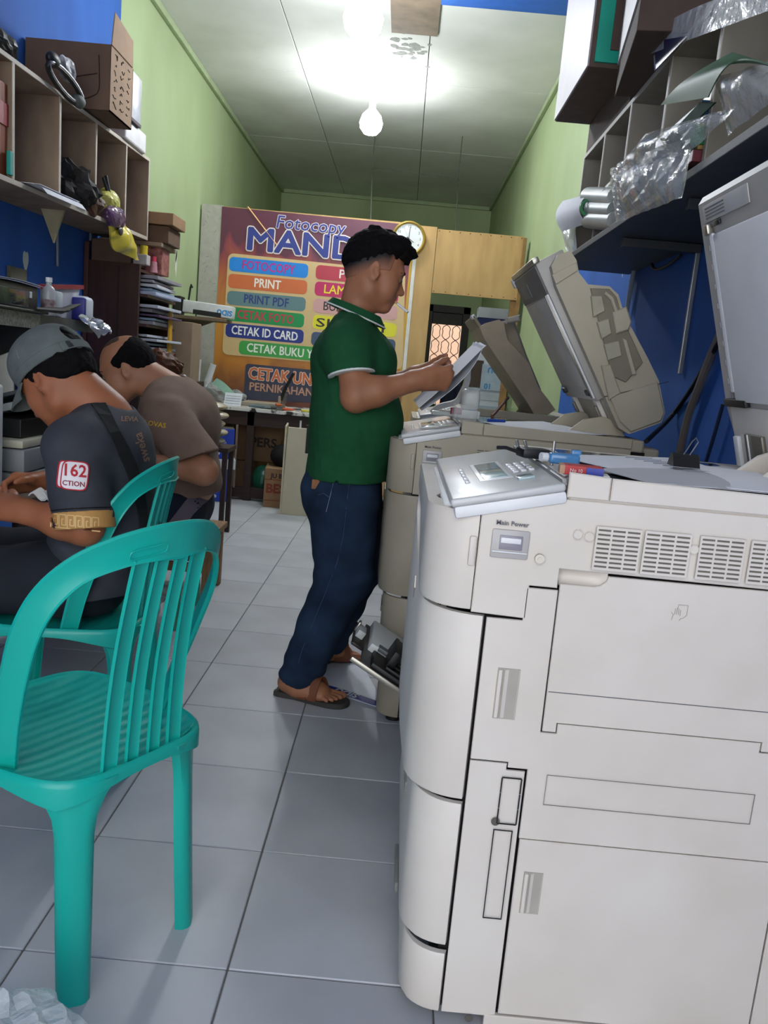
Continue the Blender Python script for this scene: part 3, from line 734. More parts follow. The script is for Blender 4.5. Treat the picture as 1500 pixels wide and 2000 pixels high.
class Head:
    def __init__(s, c, yaw, pitch, roll=0, sc=1.): s.c = np.array(c, float); s.R = rot3(yaw, pitch, roll); s.s = sc
    def p(s, v): return s.c+s.R @ (np.array(v, float)*s.s)
    def E(s, v, r, rot=None): return ell(s.p(v), np.array(r)*s.s, s.R if rot is None else s.R @ rot)
    def K(s, a, b, ra, rb, flat=None, fs=1): return cone(s.p(a), s.p(b), ra*s.s, rb*s.s, None if flat is None else s.R @ np.array(flat, float), fs)
    def loc(s, X, Y, Z):
        x, y, z = X-s.c[0], Y-s.c[1], Z-s.c[2]; R = s.R
        return [(x*R[0, i]+y*R[1, i]+z*R[2, i])/s.s for i in range(3)]
    def build(s, f, neck_to, full=1.):
        E, K = s.E, s.K
        f.add(E((-.015, 0, .042), (.097, .077, .083)), k=.005)
        f.add(E((.030, 0, .0), (.062, .066, .080)), E((.022, 0, -.045), (.062, .056, .058)), k=.03)
        for y in (1, -1):
            f.add(K((-.022, .050*y, -.035), (.0, .047*y, -.068), .022, .02), K((.0, .047*y, -.068), (.066, .014*y, -.096), .021, .018), k=.03)
            f.add(E((.056, .040*y, -.022), (.030, .026, .030)), k=.02)
            f.add(E((.052, .034*y, -.056), (.030*full, .026*full, .030)), k=.02)
        f.add(E((.073, 0, -.096), (.020, .025, .017)), k=.018)
        f.add(K((.079, -.034, .030), (.079, .034, .030), .013, .013), k=.016)
        for y in (1, -1): f.sub(E((.098, .032*y, .008), (.018, .018, .012)), k=.014)
        f.add(K((.084, 0, .014), (.108, 0, -.027), .007, .0115), k=.012)
        f.add(E((.111, 0, -.029), (.011, .012, .010)), k=.008)
        for y in (1, -1): f.add(E((.098, .013*y, -.034), (.011, .0085, .009)), k=.007)
        for y in (1, -1): f.sub(E((.106, .0075*y, -.041), (.006, .004, .006)), k=.003)
        f.add(E((.080, 0, -.062), (.020, .026, .020)), k=.02)
        f.add(E((.0935, 0, -.0555), (.010, .021, .0062)), E((.0905, 0, -.0685), (.0105, .019, .0072)), k=.005)
        f.sub(K((.105, -.02, -.0622), (.105, .02, -.0622), .0022, .0022), k=.004)
        for y in (1, -1): f.add(E((.0775, .032*y, .007), (.0145, .0155, .0125)), k=.004)
        for y in (1, -1):
            rt = np.array(Euler((0, math.radians(-14), math.radians(22*y))).to_matrix())
            f.add(E((-.012, .079*y, -.006), (.021, .0075, .034), rt), E((-.004, .074*y, -.03), (.010, .007, .014)), k=.008)
            f.sub(E((-.006, .087*y, -.004), (.012, .0065, .021), rt), k=.005)
            f.add(E((.006, .076*y, -.012), (.006, .006, .008)), k=.004)
        f.add(K((-.035, 0, -.03), s.R.T @ ((np.array(neck_to)-s.c)/s.s), .056, .062), k=.035)
    def eyes(s, parent, skin_dark):
        for y in (1, -1):
            m = MB(); m.sphere((0, 0, 0), (.0118, .0118, .0112), 8); fr = Matrix(s.R.tolist()).to_4x4() @ Matrix.Scale(s.s, 4); fr.translation = s.p((.0815, .032*y, .0055)); m.xf(fr)
            m.build('eye', M('eye_white', '#7d726a', rough=.3), parent, True)
            m = MB(); m.sphere((0, 0, 0), (.003, .0055, .0055), 6); fr = fr.copy(); fr.translation = s.p((.0925, .032*y, .004)); m.xf(fr); m.build('iris', M('iris', '#1c120d', rough=.1), parent, True)
            # brow: a tapered arc of hair
            m = MB(); pts = [(.089, .012*y, .026), (.094, .024*y, .031), (.090, .036*y, .033), (.078, .050*y, .027)]
            m.tube([Vector(s.p(q)) for q in pts], [.0035*s.s, .0042*s.s, .0036*s.s, .0015*s.s], n=6, smooth=4); m.build('eyebrow', M('brow_hair', '#17110e', rough=.9), parent, True)
def hand(f, wrist, dirn, palm_n, thumb, curl=(35, 45, 30), size=1., spread=4, thumb_dir=(.62, .68, -.35), thumb_curl=20, fingers=(1, 1, 1, 1)):
    """wrist point, finger direction, palm normal (out of the palm), thumb side vector"""
    x = np.array(dirn, float); x /= np.linalg.norm(x); z = -np.array(palm_n, float); z -= x*(z@x); z /= np.linalg.norm(z)
    y = np.cross(z, x); y = y if y@np.array(thumb) > 0 else -y
    W = lambda v: np.array(wrist)+(x*v[0]+y*v[1]+z*v[2])*size
    ks = [(.088, .030, .0), (.092, .009, .003), (.086, -.012, .002), (.076, -.031, -.003)]
    lens = [(.043, .026, .022), (.047, .030, .023), (.043, .028, .023), (.034, .021, .020)]
    f.add(cone(W((-.03, 0, 0)), W((.02, 0, 0)), .026*size, .027*size, y, 1.15), k=.02)
    for (kx, ky, kz) in ks: f.add(cone(W((.012, ky*.6, 0)), W((kx, ky, kz)), .0175*size, .0125*size), k=.016)
    f.add(cone(W((.02, .018, -.008)), W((.05, .030, -.012)), .017*size, .013*size), k=.014)
    for i, (kp, ln) in enumerate(zip(ks, lens)):
        p = np.array(kp); sp = math.radians((1.5-i)*spread); a = 0; r = .0098-.0006*(i == 3)-.0003*i
        for j in range(3):
            a += math.radians(curl[j]*fingers[i])
            dv = np.array([math.cos(a)*math.cos(sp), math.cos(a)*math.sin(sp), -math.sin(a)]); q = p+dv*ln[j]
            f.add(cone(W(p), W(q), r*size, (r-.0010)*size), k=.004 if j else .009); p = q; r -= .0010
    t0 = np.array((.022, .022, -.006)); dv = np.array(thumb_dir, float); dv /= np.linalg.norm(dv)
    p = t0; r = .0135
    for j, L in enumerate((.040, .032, .026)):
        q = p+dv*L; f.add(cone(W(p), W(q), r*size, (r-.0015)*size), k=.008 if j else .012); p = q; r -= .0015
        a = math.radians(thumb_curl); dv = np.array([dv[0]*math.cos(a)+dv[1]*math.sin(a)*.6, dv[1]*math.cos(a)-dv[0]*math.sin(a)*.6, dv[2]-.1]); dv /= np.linalg.norm(dv)
    return W
from mathutils.bvhtree import BVHTree
def bvh_of(o):
    m = wmat(o); me = o.data
    return BVHTree.FromPolygons([m @ v.co for v in me.vertices], [tuple(p.vertices) for p in me.polygons])
def drape(mb, bv, dirn, off=.0015, back=.4):
    # press a flat print or badge onto the cloth below it, along dirn
    d = Vector(dirn).normalized()
    for v in mb.b.verts:
        h = bv.ray_cast(v.co-d*back, d)
        if h[0] is not None: v.co = h[0]-d*off+d*0
    return mb
def text_mb(s_, size, fr, off=0., sx=1., shear=0., cuts=0):
    cu = bpy.data.curves.new('t', 'FONT'); cu.body = s_; cu.size = size; cu.offset = off; cu.align_x = 'CENTER'; cu.align_y = 'CENTER'; cu.shear = shear; cu.resolution_u = 2
    t = bpy.data.objects.new('t', cu); C.objects.link(t); dg = bpy.context.evaluated_depsgraph_get()
    me = bpy.data.meshes.new_from_object(t.evaluated_get(dg)); C.objects.unlink(t); bpy.data.objects.remove(t)
    me.transform(fr @ Matrix.Diagonal((sx, 1, 1, 1))); m = MB(); m.b.from_mesh(me); return m
def folds(seed, amp, sc):
    r = np.random.RandomState(seed); K = r.normal(size=(7, 3))*sc; ph = r.uniform(0, 6.28, 7); A = r.uniform(.4, 1, 7)
    def f(X, Y, Z):
        v = 0
        for k in range(7): v = v+A[k]*np.sin(K[k, 0]*X+K[k, 1]*Y+K[k, 2]*Z+ph[k])
        return v*amp/3
    return f
def skin(name, col): return M(name, col, rough=.5, var=.12, scale=14, bump=.05, bscale=160, spec=.4)
hair_m = M('black_hair', '#0e0c0c', spec=.15, rough=.85, var=.4, scale=60, bump=.5, bscale=140)
# ================================================================ the man in green
sk = skin('skin_brown', '#a06b4d')
man = thing('person', 'man standing at the copiers in a dark green polo shirt, cigarette in mouth, reading papers', 'person', (-.2, 2.88, 0))
hd = Head((-.124, 2.85, 1.486), math.radians(9), math.radians(-17), 0, .96)
f = Field((-.42, 2.52, 0), (.26, 3.28, 1.64), .0045)
f.add(cone((-.178, 2.85, 1.18), (-.15, 2.85, .95), .10, .12, (0, 1, 0), 1.4), cone((-.15, 2.85, .95), (-.17, 2.85, .8), .12, .11, (0, 1, 0), 1.3), k=.05)
f.add(cone((-.186, 2.75, 1.235), (-.186, 2.95, 1.235), .045, .045), k=.05)
for (s_, knee, ank) in ((2.77, (-.135, 2.765, .46), (-.275, 2.775, .085)), (2.93, (-.105, 2.98, .46), (-.205, 3.135, .085))):
    f.add(cone((-.165, s_, .80), knee, .085, .058), cone(knee, ank, .055, .034), k=.04)
# feet, toes
def foot(f, heel, toe, inner):
    h = np.array(heel); t = np.array(toe); u = t-h; L = np.linalg.norm(u); u /= L; v = np.array((-u[1], u[0], 0))*inner; up = np.array((0, 0, 1))
    P = lambda a, b, c: h+u*a*L+v*b+up*c
    f.add(cone(P(.10, 0, .045), P(.45, 0, .058), .032, .034), cone(P(.22, 0, .075), P(.62, .004, .040), .034, .026, v, 1.25), cone(P(.3, -.008, .035), P(.70, -.004, .030), .028, .021, v, 1.65), k=.03)
    for (b, e, r) in ((.030, 1.0, .0130), (.0085, .99, .0092), (-.0105, .955, .0085), (-.0275, .91, .0080), (-.043, .85, .0076)):
        f.add(cone(P(.74, b*.85, .032), P(e-.04, b, .027), r*1.02, r), k=.003)
    return P
P1 = foot(f, (-.335, 2.785, .0), (-.105, 2.725, .0), 1); P2 = foot(f, (-.255, 3.135, 0), (-.065, 3.19, 0), -1)
f.add(cone((-.275, 2.775, .10), P1(.2, 0, .06), .036, .038), cone((-.205, 3.135, .10), P2(.2, 0, .06), .036, .038), k=.03)
# arms
aR, eR, wR = (-.185, 2.675, 1.255), (-.142, 2.622, 1.078), (.050, 2.655, 1.148)
aL, eL, wL = (-.185, 3.025, 1.255), (-.13, 3.075, 1.075), (.058, 2.965, 1.165)
for a, e, w_ in ((aR, eR, wR), (aL, eL, wL)):
    f.add(cone(np.array(a)*.75+np.array(e)*.25, e, .048, .046), cone(a, np.array(a)*.7+np.array(e)*.3, .034, .046), k=.04); mid = np.array(e)*.68+np.array(w_)*.32
    f.add(cone(e, mid, .043, .044), cone(mid, w_, .044, .029), k=.03)
hand(f, (.062, 2.657, 1.151), (.86, .22, .12), (-.15, 1, .15), (0, 0, 1), (62, 78, 45), .98, 3, (.80, .45, -.40), 14)
hand(f, (.066, 2.958, 1.166), (.86, -.25, .12), (-.15, -1, .15), (0, 0, 1), (60, 75, 45), .98, 3, (.80, .45, -.40), 14)
hd.build(f, (-.188, 2.85, 1.29), 1.08)
body = f.mesh('body', sk, man)
hd.eyes(man, sk)
lp = MB(); hm = Matrix(hd.R.tolist()).to_4x4() @ Matrix.Scale(hd.s, 4); hm.translation = hd.c
# hair: thick crop on top swept forward, tapering into faded stubble
def sstep(v, a, b): t = np.clip((v-a)/(b-a), 0, 1); return t*t*(3-2*t)
def hair_lim(x): return np.where(x > 0, .050+.30*x, .050+.75*x)
g = Field((-.29, 2.70, 1.34), (.07, 3.0, 1.68), .0032); g0 = g.like()
g.add(hd.E((-.018, 0, .046), (.107, .085, .099)), k=.01); g.add(hd.E((.040, 0, .094), (.060, .066, .046)), k=.03); g.add(hd.E((-.058, 0, .015), (.066, .070, .07)), k=.03)
for (a, b, c, r) in ((.080, -.028, .112, .013), (.092, -.004, .108, .013), (.086, .022, .110, .013), (.074, .044, .104, .012), (.05, -.02, .134, .014), (.0, .02, .143, .014), (-.05, -.01, .134, .014), (.04, .035, .130, .012)): g.add(hd.E((a, b, c), (r*2, r, r)), k=.014)
g0.add(hd.E((-.015, 0, .042), (.0985, .0785, .0845)), k=.01); g0.add(hd.E((-.045, 0, .0), (.064, .067, .075)), k=.03); g0.add(hd.E((.030, 0, .02), (.0605, .0655, .075)), k=.02)
xx, yy_, zz = hd.loc(g.ax[0][:, None, None], g.ax[1][None, :, None], g.ax[2][None, None, :])
taper = np.maximum(sstep(zz-hair_lim(xx), .0, .034), sstep(xx, .052, .070)); g.d = (g0.d+(g.d-g0.d)*taper).astype(np.float32)
jit = folds(5, .0022, 260)
g.cutfn(lambda X, Y, Z: (lambda x, y, z: np.where(x > .052, .068, hair_lim(x))-z)(*hd.loc(X, Y, Z))*.85+jit(X, Y, Z)).ripple(folds(3, .0018, 140)).ripple(folds(4, .0014, 320)); g.mesh('hair', hair_m, man, 1)
g = Field((-.29, 2.70, 1.34), (.07, 3.0, 1.64), .0032); rr_ = .0022
g.add(hd.E((-.015, 0, .042), (.0975+rr_, .0775+rr_, .0835+rr_)), k=.01); g.add(hd.E((-.045, 0, .0), (.063+rr_, .066+rr_, .074+rr_)), k=.03); g.add(hd.E((.030, 0, .0), (.0618+rr_, .0658+rr_, .080)), k=.03)
g.cutfn(lambda X, Y, Z: (lambda x, y, z: np.maximum(np.maximum(hair_lim(x)-.046-z, z-hair_lim(x)-.02), x-.040))(*hd.loc(X, Y, Z))*.8)
fm_ = bpy.data.materials.new('faded_stubble'); fm_.use_nodes = True; nt = fm_.node_tree; at_ = nt.nodes.new('ShaderNodeAttribute'); at_.attribute_name = 'stubble_mask'; rp = nt.nodes.new('ShaderNodeValToRGB'); nt.links.new(at_.outputs['Fac'], rp.inputs[0])
rp.color_ramp.elements[0].color = lin('#95634a'); rp.color_ramp.elements[1].color = lin('#120e0d'); nt.links.new(rp.outputs[0], nt.nodes['Principled BSDF'].inputs['Base Color']); nt.nodes['Principled BSDF'].inputs['Roughness'].default_value = .7
fo = g.mesh('faded_sides', fm_, man, 1); mw = wmat(fo); P_ = np.array([mw @ v.co for v in fo.data.vertices]); x_, y_, z_ = hd.loc(P_[:, 0], P_[:, 1], P_[:, 2])
dn = np.clip((z_-hair_lim(x_)+.042)/.046, 0, 1)*np.clip((.042-x_)/.02, 0, 1); at2 = fo.data.attributes.new('stubble_mask', 'FLOAT', 'POINT'); at2.data.foreach_set('value', dn.astype(np.float32))
# polo shirt
gm = M('green_pique', '#1d5130', rough=.9, spec=.2, var=.10, scale=30, bump=.12, bscale=420)
wt = M('white_tipping', '#d8dcd6', rough=.8)
f = Field((-.42, 2.52, .72), (.08, 3.2, 1.46), .0045)
f.add(cone((-.180, 2.85, 1.16), (-.146, 2.85, .99), .132, .146, (0, 1, 0), 1.36), ell((-.182, 2.85, 1.20), (.122, .185, .13)), k=.05)
f.add(cone((-.148, 2.85, .99), (-.172, 2.85, .70), .150, .140, (0, 1, 0), 1.30), k=.05)
f.add(ell((-.09, 2.85, .965), (.084, .16, .12)), ell((-.105, 2.85, 1.19), (.075, .16, .08)), k=.05)
f.add(cone((-.190, 2.71, 1.245), (-.190, 2.99, 1.245), .066, .066), cone((-.19, 2.72, 1.255), (-.185, 2.83, 1.325), .045, .052), cone((-.19, 2.98, 1.255), (-.185, 2.87, 1.325), .045, .052), k=.05)
sl_n = np.array((.22, -.22, -1.)); sl_n /= np.linalg.norm(sl_n)
hemR = np.array((-.163, 2.618, 1.152)); hemL = np.array((-.163, 3.082, 1.152))
for s_, (a, e, hp, yy) in enumerate(((aR, eR, hemR, -1), (aL, eL, hemL, 1))):
    q = f.like(); e2 = np.array(a)+(np.array(e)-np.array(a))*.85
    q.add(cone(np.array(a)+(0, 0, -.045), e2, .078, .070)); q.cut(hp, (sl_n[0], sl_n[1]*-yy, sl_n[2])); f.join(q, .035)
f.sub(cone((-.188, 2.85, 1.33), (-.15, 2.85, 1.47), .066, .075), k=.01)
f.ripple(folds(11, .0022, 38)); f.ripple(folds(12, .0015, 75))
f.cut((-.17, 2.85, .790), (.02, 0, -1))
f.sub(cone((-.187, 2.6, .775), (-.187, 2.75, .775), .010, .010), cone((-.184, 2.6, .795), (-.184, 2.75, .795), .005, .005), k=.004)
shirt = f.mesh('polo_shirt', gm, man)
sbv = bvh_of(shirt)
# collar folded over, tipped white; sleeve tipping
cu = lambda t, r, z: Vector((-.176+r*1.06*math.cos(t), 2.85+r*math.sin(t), z))
ctop = lambda t: 1.366-.026*math.cos(t); cbot = lambda t: 1.338-.034*math.cos(t)
m = MB(); pr = []
N_ = 40; t0 = math.radians(12)
for i in range(N_+1):
    t = t0+(2*PI-2*t0)*i/N_
    pr.append([cu(t, .072, ctop(t)-.02), cu(t, .074, ctop(t)), cu(t, .080, ctop(t)+.002), cu(t, .098, cbot(t)+.003), cu(t, .095, cbot(t)), cu(t, .078, ctop(t)-.012)])
V = [[m.b.verts.new(p) for p in row] for row in pr]
for A, B in zip(V, V[1:]):
    for k in range(6): m.b.faces.new((A[k], A[(k+1) % 6], B[(k+1) % 6], B[k]))
m.b.faces.new(V[0]); m.b.faces.new(V[-1][::-1]); bmesh.ops.recalc_face_normals(m.b, faces=list(m.b.faces)); col_o = m.build('collar', gm, man, True)
m = MB(); m.tube([cu(t0+(2*PI-2*t0)*i/N_, .0965, cbot(t0+(2*PI-2*t0)*i/N_)+.003) for i in range(N_+1)], .0028, n=6); m.build('tipping', wt, col_o, True)
for yy, hp, a, e in ((-1, hemR, aR, eR), (1, hemL, aL, eL)):
    nn = np.array((sl_n[0], sl_n[1]*(1 if yy < 0 else -1), sl_n[2])); q = Field(hp-.12, hp+.12, .003)
    e2 = np.array(a)+(np.array(e)-np.array(a))*.85
    q.add(cone(np.array(a)+(0, 0, -.045), e2, .0803, .0723)); q.cut(hp+nn*.0015, nn); q.cut(hp-nn*.0055, -nn); q.mesh('sleeve_tipping', wt, man, 1)
h = sbv.ray_cast(Vector((.1, 2.80, 1.315)), Vector((-1, .1, 0)))
if h[0]: MB().sphere(h[0], (.003, .006, .006), 6).build('button', M('pearl_button', '#9aa59a', rough=.3), shirt, True)
# jeans
jm = M('dark_denim', '#192536', rough=.95, spec=.15, var=.25, scale=7, col2='#27384f', bump=.12, bscale=350)
f = Field((-.42, 2.58, .03), (.06, 3.26, .88), .0045)
f.add(cone((-.172, 2.85, .80), (-.172, 2.85, .72), .128, .128, (0, 1, 0), 1.25), k=.03)
f.add(ell((-.235, 2.78, .745), (.075, .075, .085)), ell((-.235, 2.92, .745), (.075, .075, .085)), k=.04)
for (hip, kn, md, an) in (((-.165, 2.775, .72), (-.140, 2.768, .46), (-.205, 2.772, .27), (-.270, 2.778, .06)), ((-.155, 2.925, .72), (-.095, 2.985, .46), (-.150, 3.06, .28), (-.205, 3.135, .075))):
    f.add(cone(hip, kn, .118, .096, (1, 0, 0), 1.04), cone(kn, md, .094, .078), cone(md, an, .078, .071, (1, .2, 0), 1.05), k=.03)
f.ripple(folds(21, .003, 30))
f.ripple(lambda X, Y, Z: .0030*np.sin(Z*95+X*30+Y*16)*np.clip((.24-Z)/.14, 0, 1)+.0028*np.sin(Z*85-X*40)*np.exp(-((Z-.46)/.07)**2)+.0022*np.sin(Z*80+X*60)*np.exp(-((Z-.70)/.06)**2))
f.cut((-.27, 2.78, .058), (-.25, .1, -1), (-.42, 2.58, 0), (.06, 2.93, .2)); f.cut((-.2, 3.13, .072), (-.25, .1, -1), (-.42, 2.98, 0), (.06, 3.26, .2))
jeans = f.mesh('jeans', jm, man); jbv = bvh_of(jeans)
def on(bv, px, py): 
    d = (at(px, py, y=2.0)-cam_o.matrix_world.translation).normalized(); h = bv.ray_cast(cam_o.matrix_world.translation, d); return h[0], h[1]
def seam(name, pts, bv, mat, par, r=.0011):
    P = [on(bv, *p) for p in pts]; P = [p+n_*.0008 for p, n_ in P if p is not None]
    if len(P) > 1: MB().tube(P, r, n=4).build(name, mat, par)
thr = M('pale_thread', '#8b8f9a', rough=.9); thr2 = M('faint_thread', '#3a5272', rough=.9)
seam('stitching', [(682, 945), (679, 970), (676, 995)], jbv, thr2, jeans)
seam('stitching', [(676, 1000), (670, 1050), (658, 1100), (635, 1160), (610, 1220), (590, 1270), (583, 1295)], jbv, thr2, jeans, .0009)
seam('stitching', [(622, 967), (632, 963), (645, 973)], jbv, thr2, jeans); seam('stitching', [(653, 935), (646, 965), (637, 1000)], jbv, thr, jeans, .0009)
p, n_ = on(jbv, 617, 946)
if p is not None:
    fr = frame(p+n_*.001, Vector((1, 0, 0)), Vector((0, 0, 1))); MB().box((-.013, -.016, -.003), (.013, .016, .004), bev=.002).xf(fr).build('leather_patch', M('tan_leather', '#8d5b38', rough=.7, var=.2, scale=60), jeans)
# sandals
sm = M('sandal_grey', '#3b3835', rough=.7); st_m = M('sandal_strap', '#6f4028', rough=.65, var=.15)
def sandal(label, P, heel, toe, inner):
    s = thing('sandal', label, 'sandal', (heel[0], heel[1], 0)); h = Vector(heel); u = Vector(toe)-h; L = u.length
    pts = [(-.06, -.018), (-.045, -.028), (.05, -.034), (.3, -.032), (.55, -.040), (.8, -.046), (.98, -.038), (1.07, -.015), (1.09, .012), (1.05, .034), (.9, .044), (.6, .038), (.3, .030), (.05, .032), (-.045, .026), (-.06, .015)]
    pts = [(a*L, b*inner) for a, b in pts]
    if inner < 0: pts = pts[::-1]
    q, _ = spline([Vector((a, b, 0)) for a, b in pts], [1]*len(pts), 3, True)
    MB().prism([(v.x, v.y) for v in q], .017, frame((h.x, h.y, .001), u, (-u.y, u.x, 0)), bev=.003).build('sole', sm, s, True)
    for (a, hgt, wv) in ((.42, .106, .034), (.58, .086, .030)):
        fr_ = [Vector(P(a, -.046, .016)), Vector(P(a+.01, -.047, .046)), Vector(P(a+.02, -.022, hgt)), Vector(P(a+.03, .016, hgt)), Vector(P(a+.06, .043, .046)), Vector(P(a+.08, .045, .016))]
        c_, _ = spline(fr_, [1]*6, 4); path = []
        for i, p_ in enumerate(c_):
            tg = (c_[min(i+1, len(c_)-1)]-c_[max(i-1, 0)]).normalized(); path.append((p_, u.normalized(), tg.cross(u).normalized()))
        m = MB(); m.sweep(path, [(-wv/2, -.002), (wv/2, -.002), (wv/2, .002), (-wv/2, .002)]); bmesh.ops.recalc_face_normals(m.b, faces=list(m.b.faces)); m.build('strap', st_m, s, True)
    return s
sandal('sandal on the near foot of the man in green', P1, (-.335, 2.785, 0), (-.105, 2.725, 0), 1)
sandal('sandal on the far foot of the man in green, behind his other leg', P2, (-.255, 3.135, 0), (-.065, 3.19, 0), -1)
# cigarette and sheets
ct = thing('cigarette', 'white cigarette between the lips of the man in green', 'cigarette', tuple(hd.p((.10, -.006, -.062))))
a_ = Vector(hd.p((.092, -.006, -.062))); b_ = Vector((a_.x+.052, a_.y-.012, a_.z-.036)); d_ = b_-a_
MB().cyl(a_, a_+d_*.3, .0042, n=12).build('filter', M('cork_filter', '#c79b72', rough=.8), ct, True); MB().cyl(a_+d_*.3, b_, .0041, n=12).build('paper_tube', paper, ct, True)
MB().cyl(b_, b_+d_*.03, .0039, n=12).build('ash', M('ash', '#77706a', rough=1), ct, True)
for k, (lab, dz, dx, cv) in enumerate((('upper sheet of paper held by the man in green', .0, .0, .02), ('lower sheet of paper held by the man in green, curled at its top end', -.010, .010, .045))):
    m = MB(); a0 = Vector((.052+dx, 0, 1.068+dz)); a1 = Vector((.243+dx, 0, 1.290+dz-.01*k)); nrm = Vector((.75, 0, -.66))
    m.grid(lambda u, v: (a0.lerp(a1, u)+nrm*(cv*math.sin(PI*u)*.35-(.02*u**6)*(1 if k else -.3)+.004*math.sin(3*PI*v)*u+.024*(.5-v))+Vector((0, 2.700+.200*v, 0))).to_tuple(), 14, 8, .0012); tag(m.build('paper_sheet', paper, None, True), lab, 'paper')
# ================================================================ the man in the cap, seated on the second chair
sk2 = skin('skin_tanned', '#9a5f3f')
man2 = thing('person', 'man in a grey cap and dark jersey, bent over on a green chair', 'person', (-.86, 2.25, 0))
hd = Head((-.935, 2.25, 1.06), PI-math.radians(20), math.radians(-42), math.radians(0), 1.0)
f = Field((-1.50, 1.86, .0), (-.60, 2.56, 1.22), .005)
f.add(cone((-.80, 2.25, .90), (-.79, 2.25, .66), .10, .105, (0, 1, 0), 1.45), cone((-.79, 2.25, .66), (-.86, 2.25, .55), .105, .10, (0, 1, 0), 1.4), k=.06)
f.add(cone((-.81, 2.12, .90), (-.81, 2.38, .90), .055, .055), k=.05)
aN, eN, wN = (-.82, 2.085, .90), (-.765, 2.025, .715), (-.945, 2.05, .735)
aF, eF, wF = (-.825, 2.41, .915), (-.82, 2.47, .72), (-.985, 2.33, .765)
for a, e, w_ in ((aN, eN, wN), (aF, eF, wF)):
    mid = np.array(e)*.65+np.array(w_)*.35
    f.add(cone(a, e, .055, .045), k=.04); f.add(cone(e, mid, .043, .042), cone(mid, w_, .042, .028), k=.03)
hand(f, (-.955, 2.055, .738), (-.95, .25, .0), (.1, .7, -.65), (-.2, .5, .8), (25, 35, 20), .98, 4)
hand(f, (-.993, 2.327, .766), (-.80, -.55, .0), (.1, -.7, -.65), (-.2, -.5, .8), (40, 50, 30), .98, 3, (.75, .55, -.35), 10)
for (y0, y1) in ((2.15, 2.10), (2.35, 2.40)):
    f.add(cone((-.87, y0, .52), (-1.25, y1, .50), .085, .06), cone((-1.25, y1, .50), (-1.27, y1, .10), .055, .035), k=.04)
    f.add(cone((-1.26, y1, .06), (-1.40, y1, .035), .036, .03), k=.03)
hd.build(f, (-.80, 2.25, .985))
f.add(cone(hd.p((-.03, 0, -.02)), (-.785, 2.25, .955), .056, .062), k=.03)
f.mesh('body', sk2, man2); hd.eyes(man2, sk2)
# hair below the cap
g = Field((-1.1, 2.08, .88), (-.72, 2.42, 1.24), .0035)
g.add(hd.E((-.018, 0, .040), (.104, .0835, .090)), k=.01); g.add(hd.E((-.058, 0, -.005), (.060, .070, .060)), k=.03)
g.cutfn(lambda X, Y, Z: np.maximum((lambda x, y, z: np.where(x > -.012, .004-z+.0*x, -.052-.12*x-z))(*hd.loc(X, Y, Z)), (lambda x, y, z: np.maximum(x-.052-.0*z, z-.07))(*hd.loc(X, Y, Z)))*.85)
g.ripple(folds(31, .0026, 150)); g.mesh('hair', hair_m, man2, 1)
# cap: crown with a band, opening and strap at the back, long bill
cm = M('grey_cap_cloth', '#5d6460', rough=.9, var=.14, scale=25, bump=.12, bscale=320)
g = Field((-1.16, 2.04, .9), (-.72, 2.46, 1.26), .0035)
g.add(hd.E((-.014, 0, .050), (.113, .0915, .103)), k=.01); g.add(hd.E((.022, 0, .085), (.080, .072, .062)), k=.03)
g.sub(hd.E((-.014, 0, .042), (.105, .0845, .094)), k=.003)
cap_lo = lambda x: .020+.25*(x+.1)*.35
g.cutfn(lambda X, Y, Z: (lambda x, y, z: (cap_lo(x)-z))(*hd.loc(X, Y, Z))*.95)
g.sub(hd.K((-.14, 0, .070), (-.085, 0, .072), .031, .027), k=.004)
cap = g.mesh('cap', cm, man2, 1)
g = Field((-1.16, 2.04, .9), (-.72, 2.46, 1.26), .003)
g.add(hd.E((-.014, 0, .050), (.1160, .0945, .106)), k=.01); g.sub(hd.E((-.014, 0, .050), (.108, .087, .098)), k=.001)
g.cutfn(lambda X, Y, Z: (lambda x, y, z: np.maximum(cap_lo(x)-.002-z, z-cap_lo(x)-.026))(*hd.loc(X, Y, Z))); g.mesh('sweatband', cm, cap, 1)
m = MB()
hm = Matrix(hd.R.tolist()).to_4x4() @ Matrix.Scale(hd.s, 4); hm.translation = hd.c
def bill(u, v):
    a = (v-.5)*2; w_ = .078*(1-.25*u**3); x0 = .098*math.sqrt(max(0, 1-(a*.80)**2))-.014
    return hm @ Vector((x0*.98+.092*u*math.sqrt(max(.05, 1-(abs(a))**3*.8)), w_*a, .054-.030*u-.030*a*a*(1-.2*u)+.004))
m.grid(bill, 10, 20, .004); m.build('bill', cm, cap, True)
m = MB(); m.grid(lambda u, v: hm @ Vector((-.012-.1165*math.cos((u-.5)*1.25), .097*math.sin((u-.5)*1.25), .017+.024*v)), 16, 3, .0025); m.build('strap', cm, cap, True)
m = MB(); m.box((-.006, -.009, -.011), (.006, .009, .011), bev=.003); fr = hm @ Matrix.Translation((-.118, .035, .03)) @ Matrix.Rotation(-.35, 4, 'Z'); m.xf(fr); m.build('buckle', M('dark_buckle', '#2b2d2e', rough=.4), cap, True)
MB().sphere(hd.p((-.012, 0, .154)), .008, 6).build('cap_button', cm, cap, True)
for sgn in (.55, -.55, 0):
    m = MB(); P = []
    for k in range(10):
        el = .2+1.3*k/9; P.append(Vector(hd.p((-.014+.1145*math.cos(el)*math.cos(sgn+.9*(1 if sgn > 0 else -1 if sgn < 0 else 0)), .0935*math.cos(el)*math.sin(sgn+.9*(1 if sgn > 0 else -1 if sgn < 0 else 0)), .050+.105*math.sin(el)))))
    m.tube(P, .0011, n=4); m.build('seam', M('cap_thread', '#767d78', rough=.9), cap)
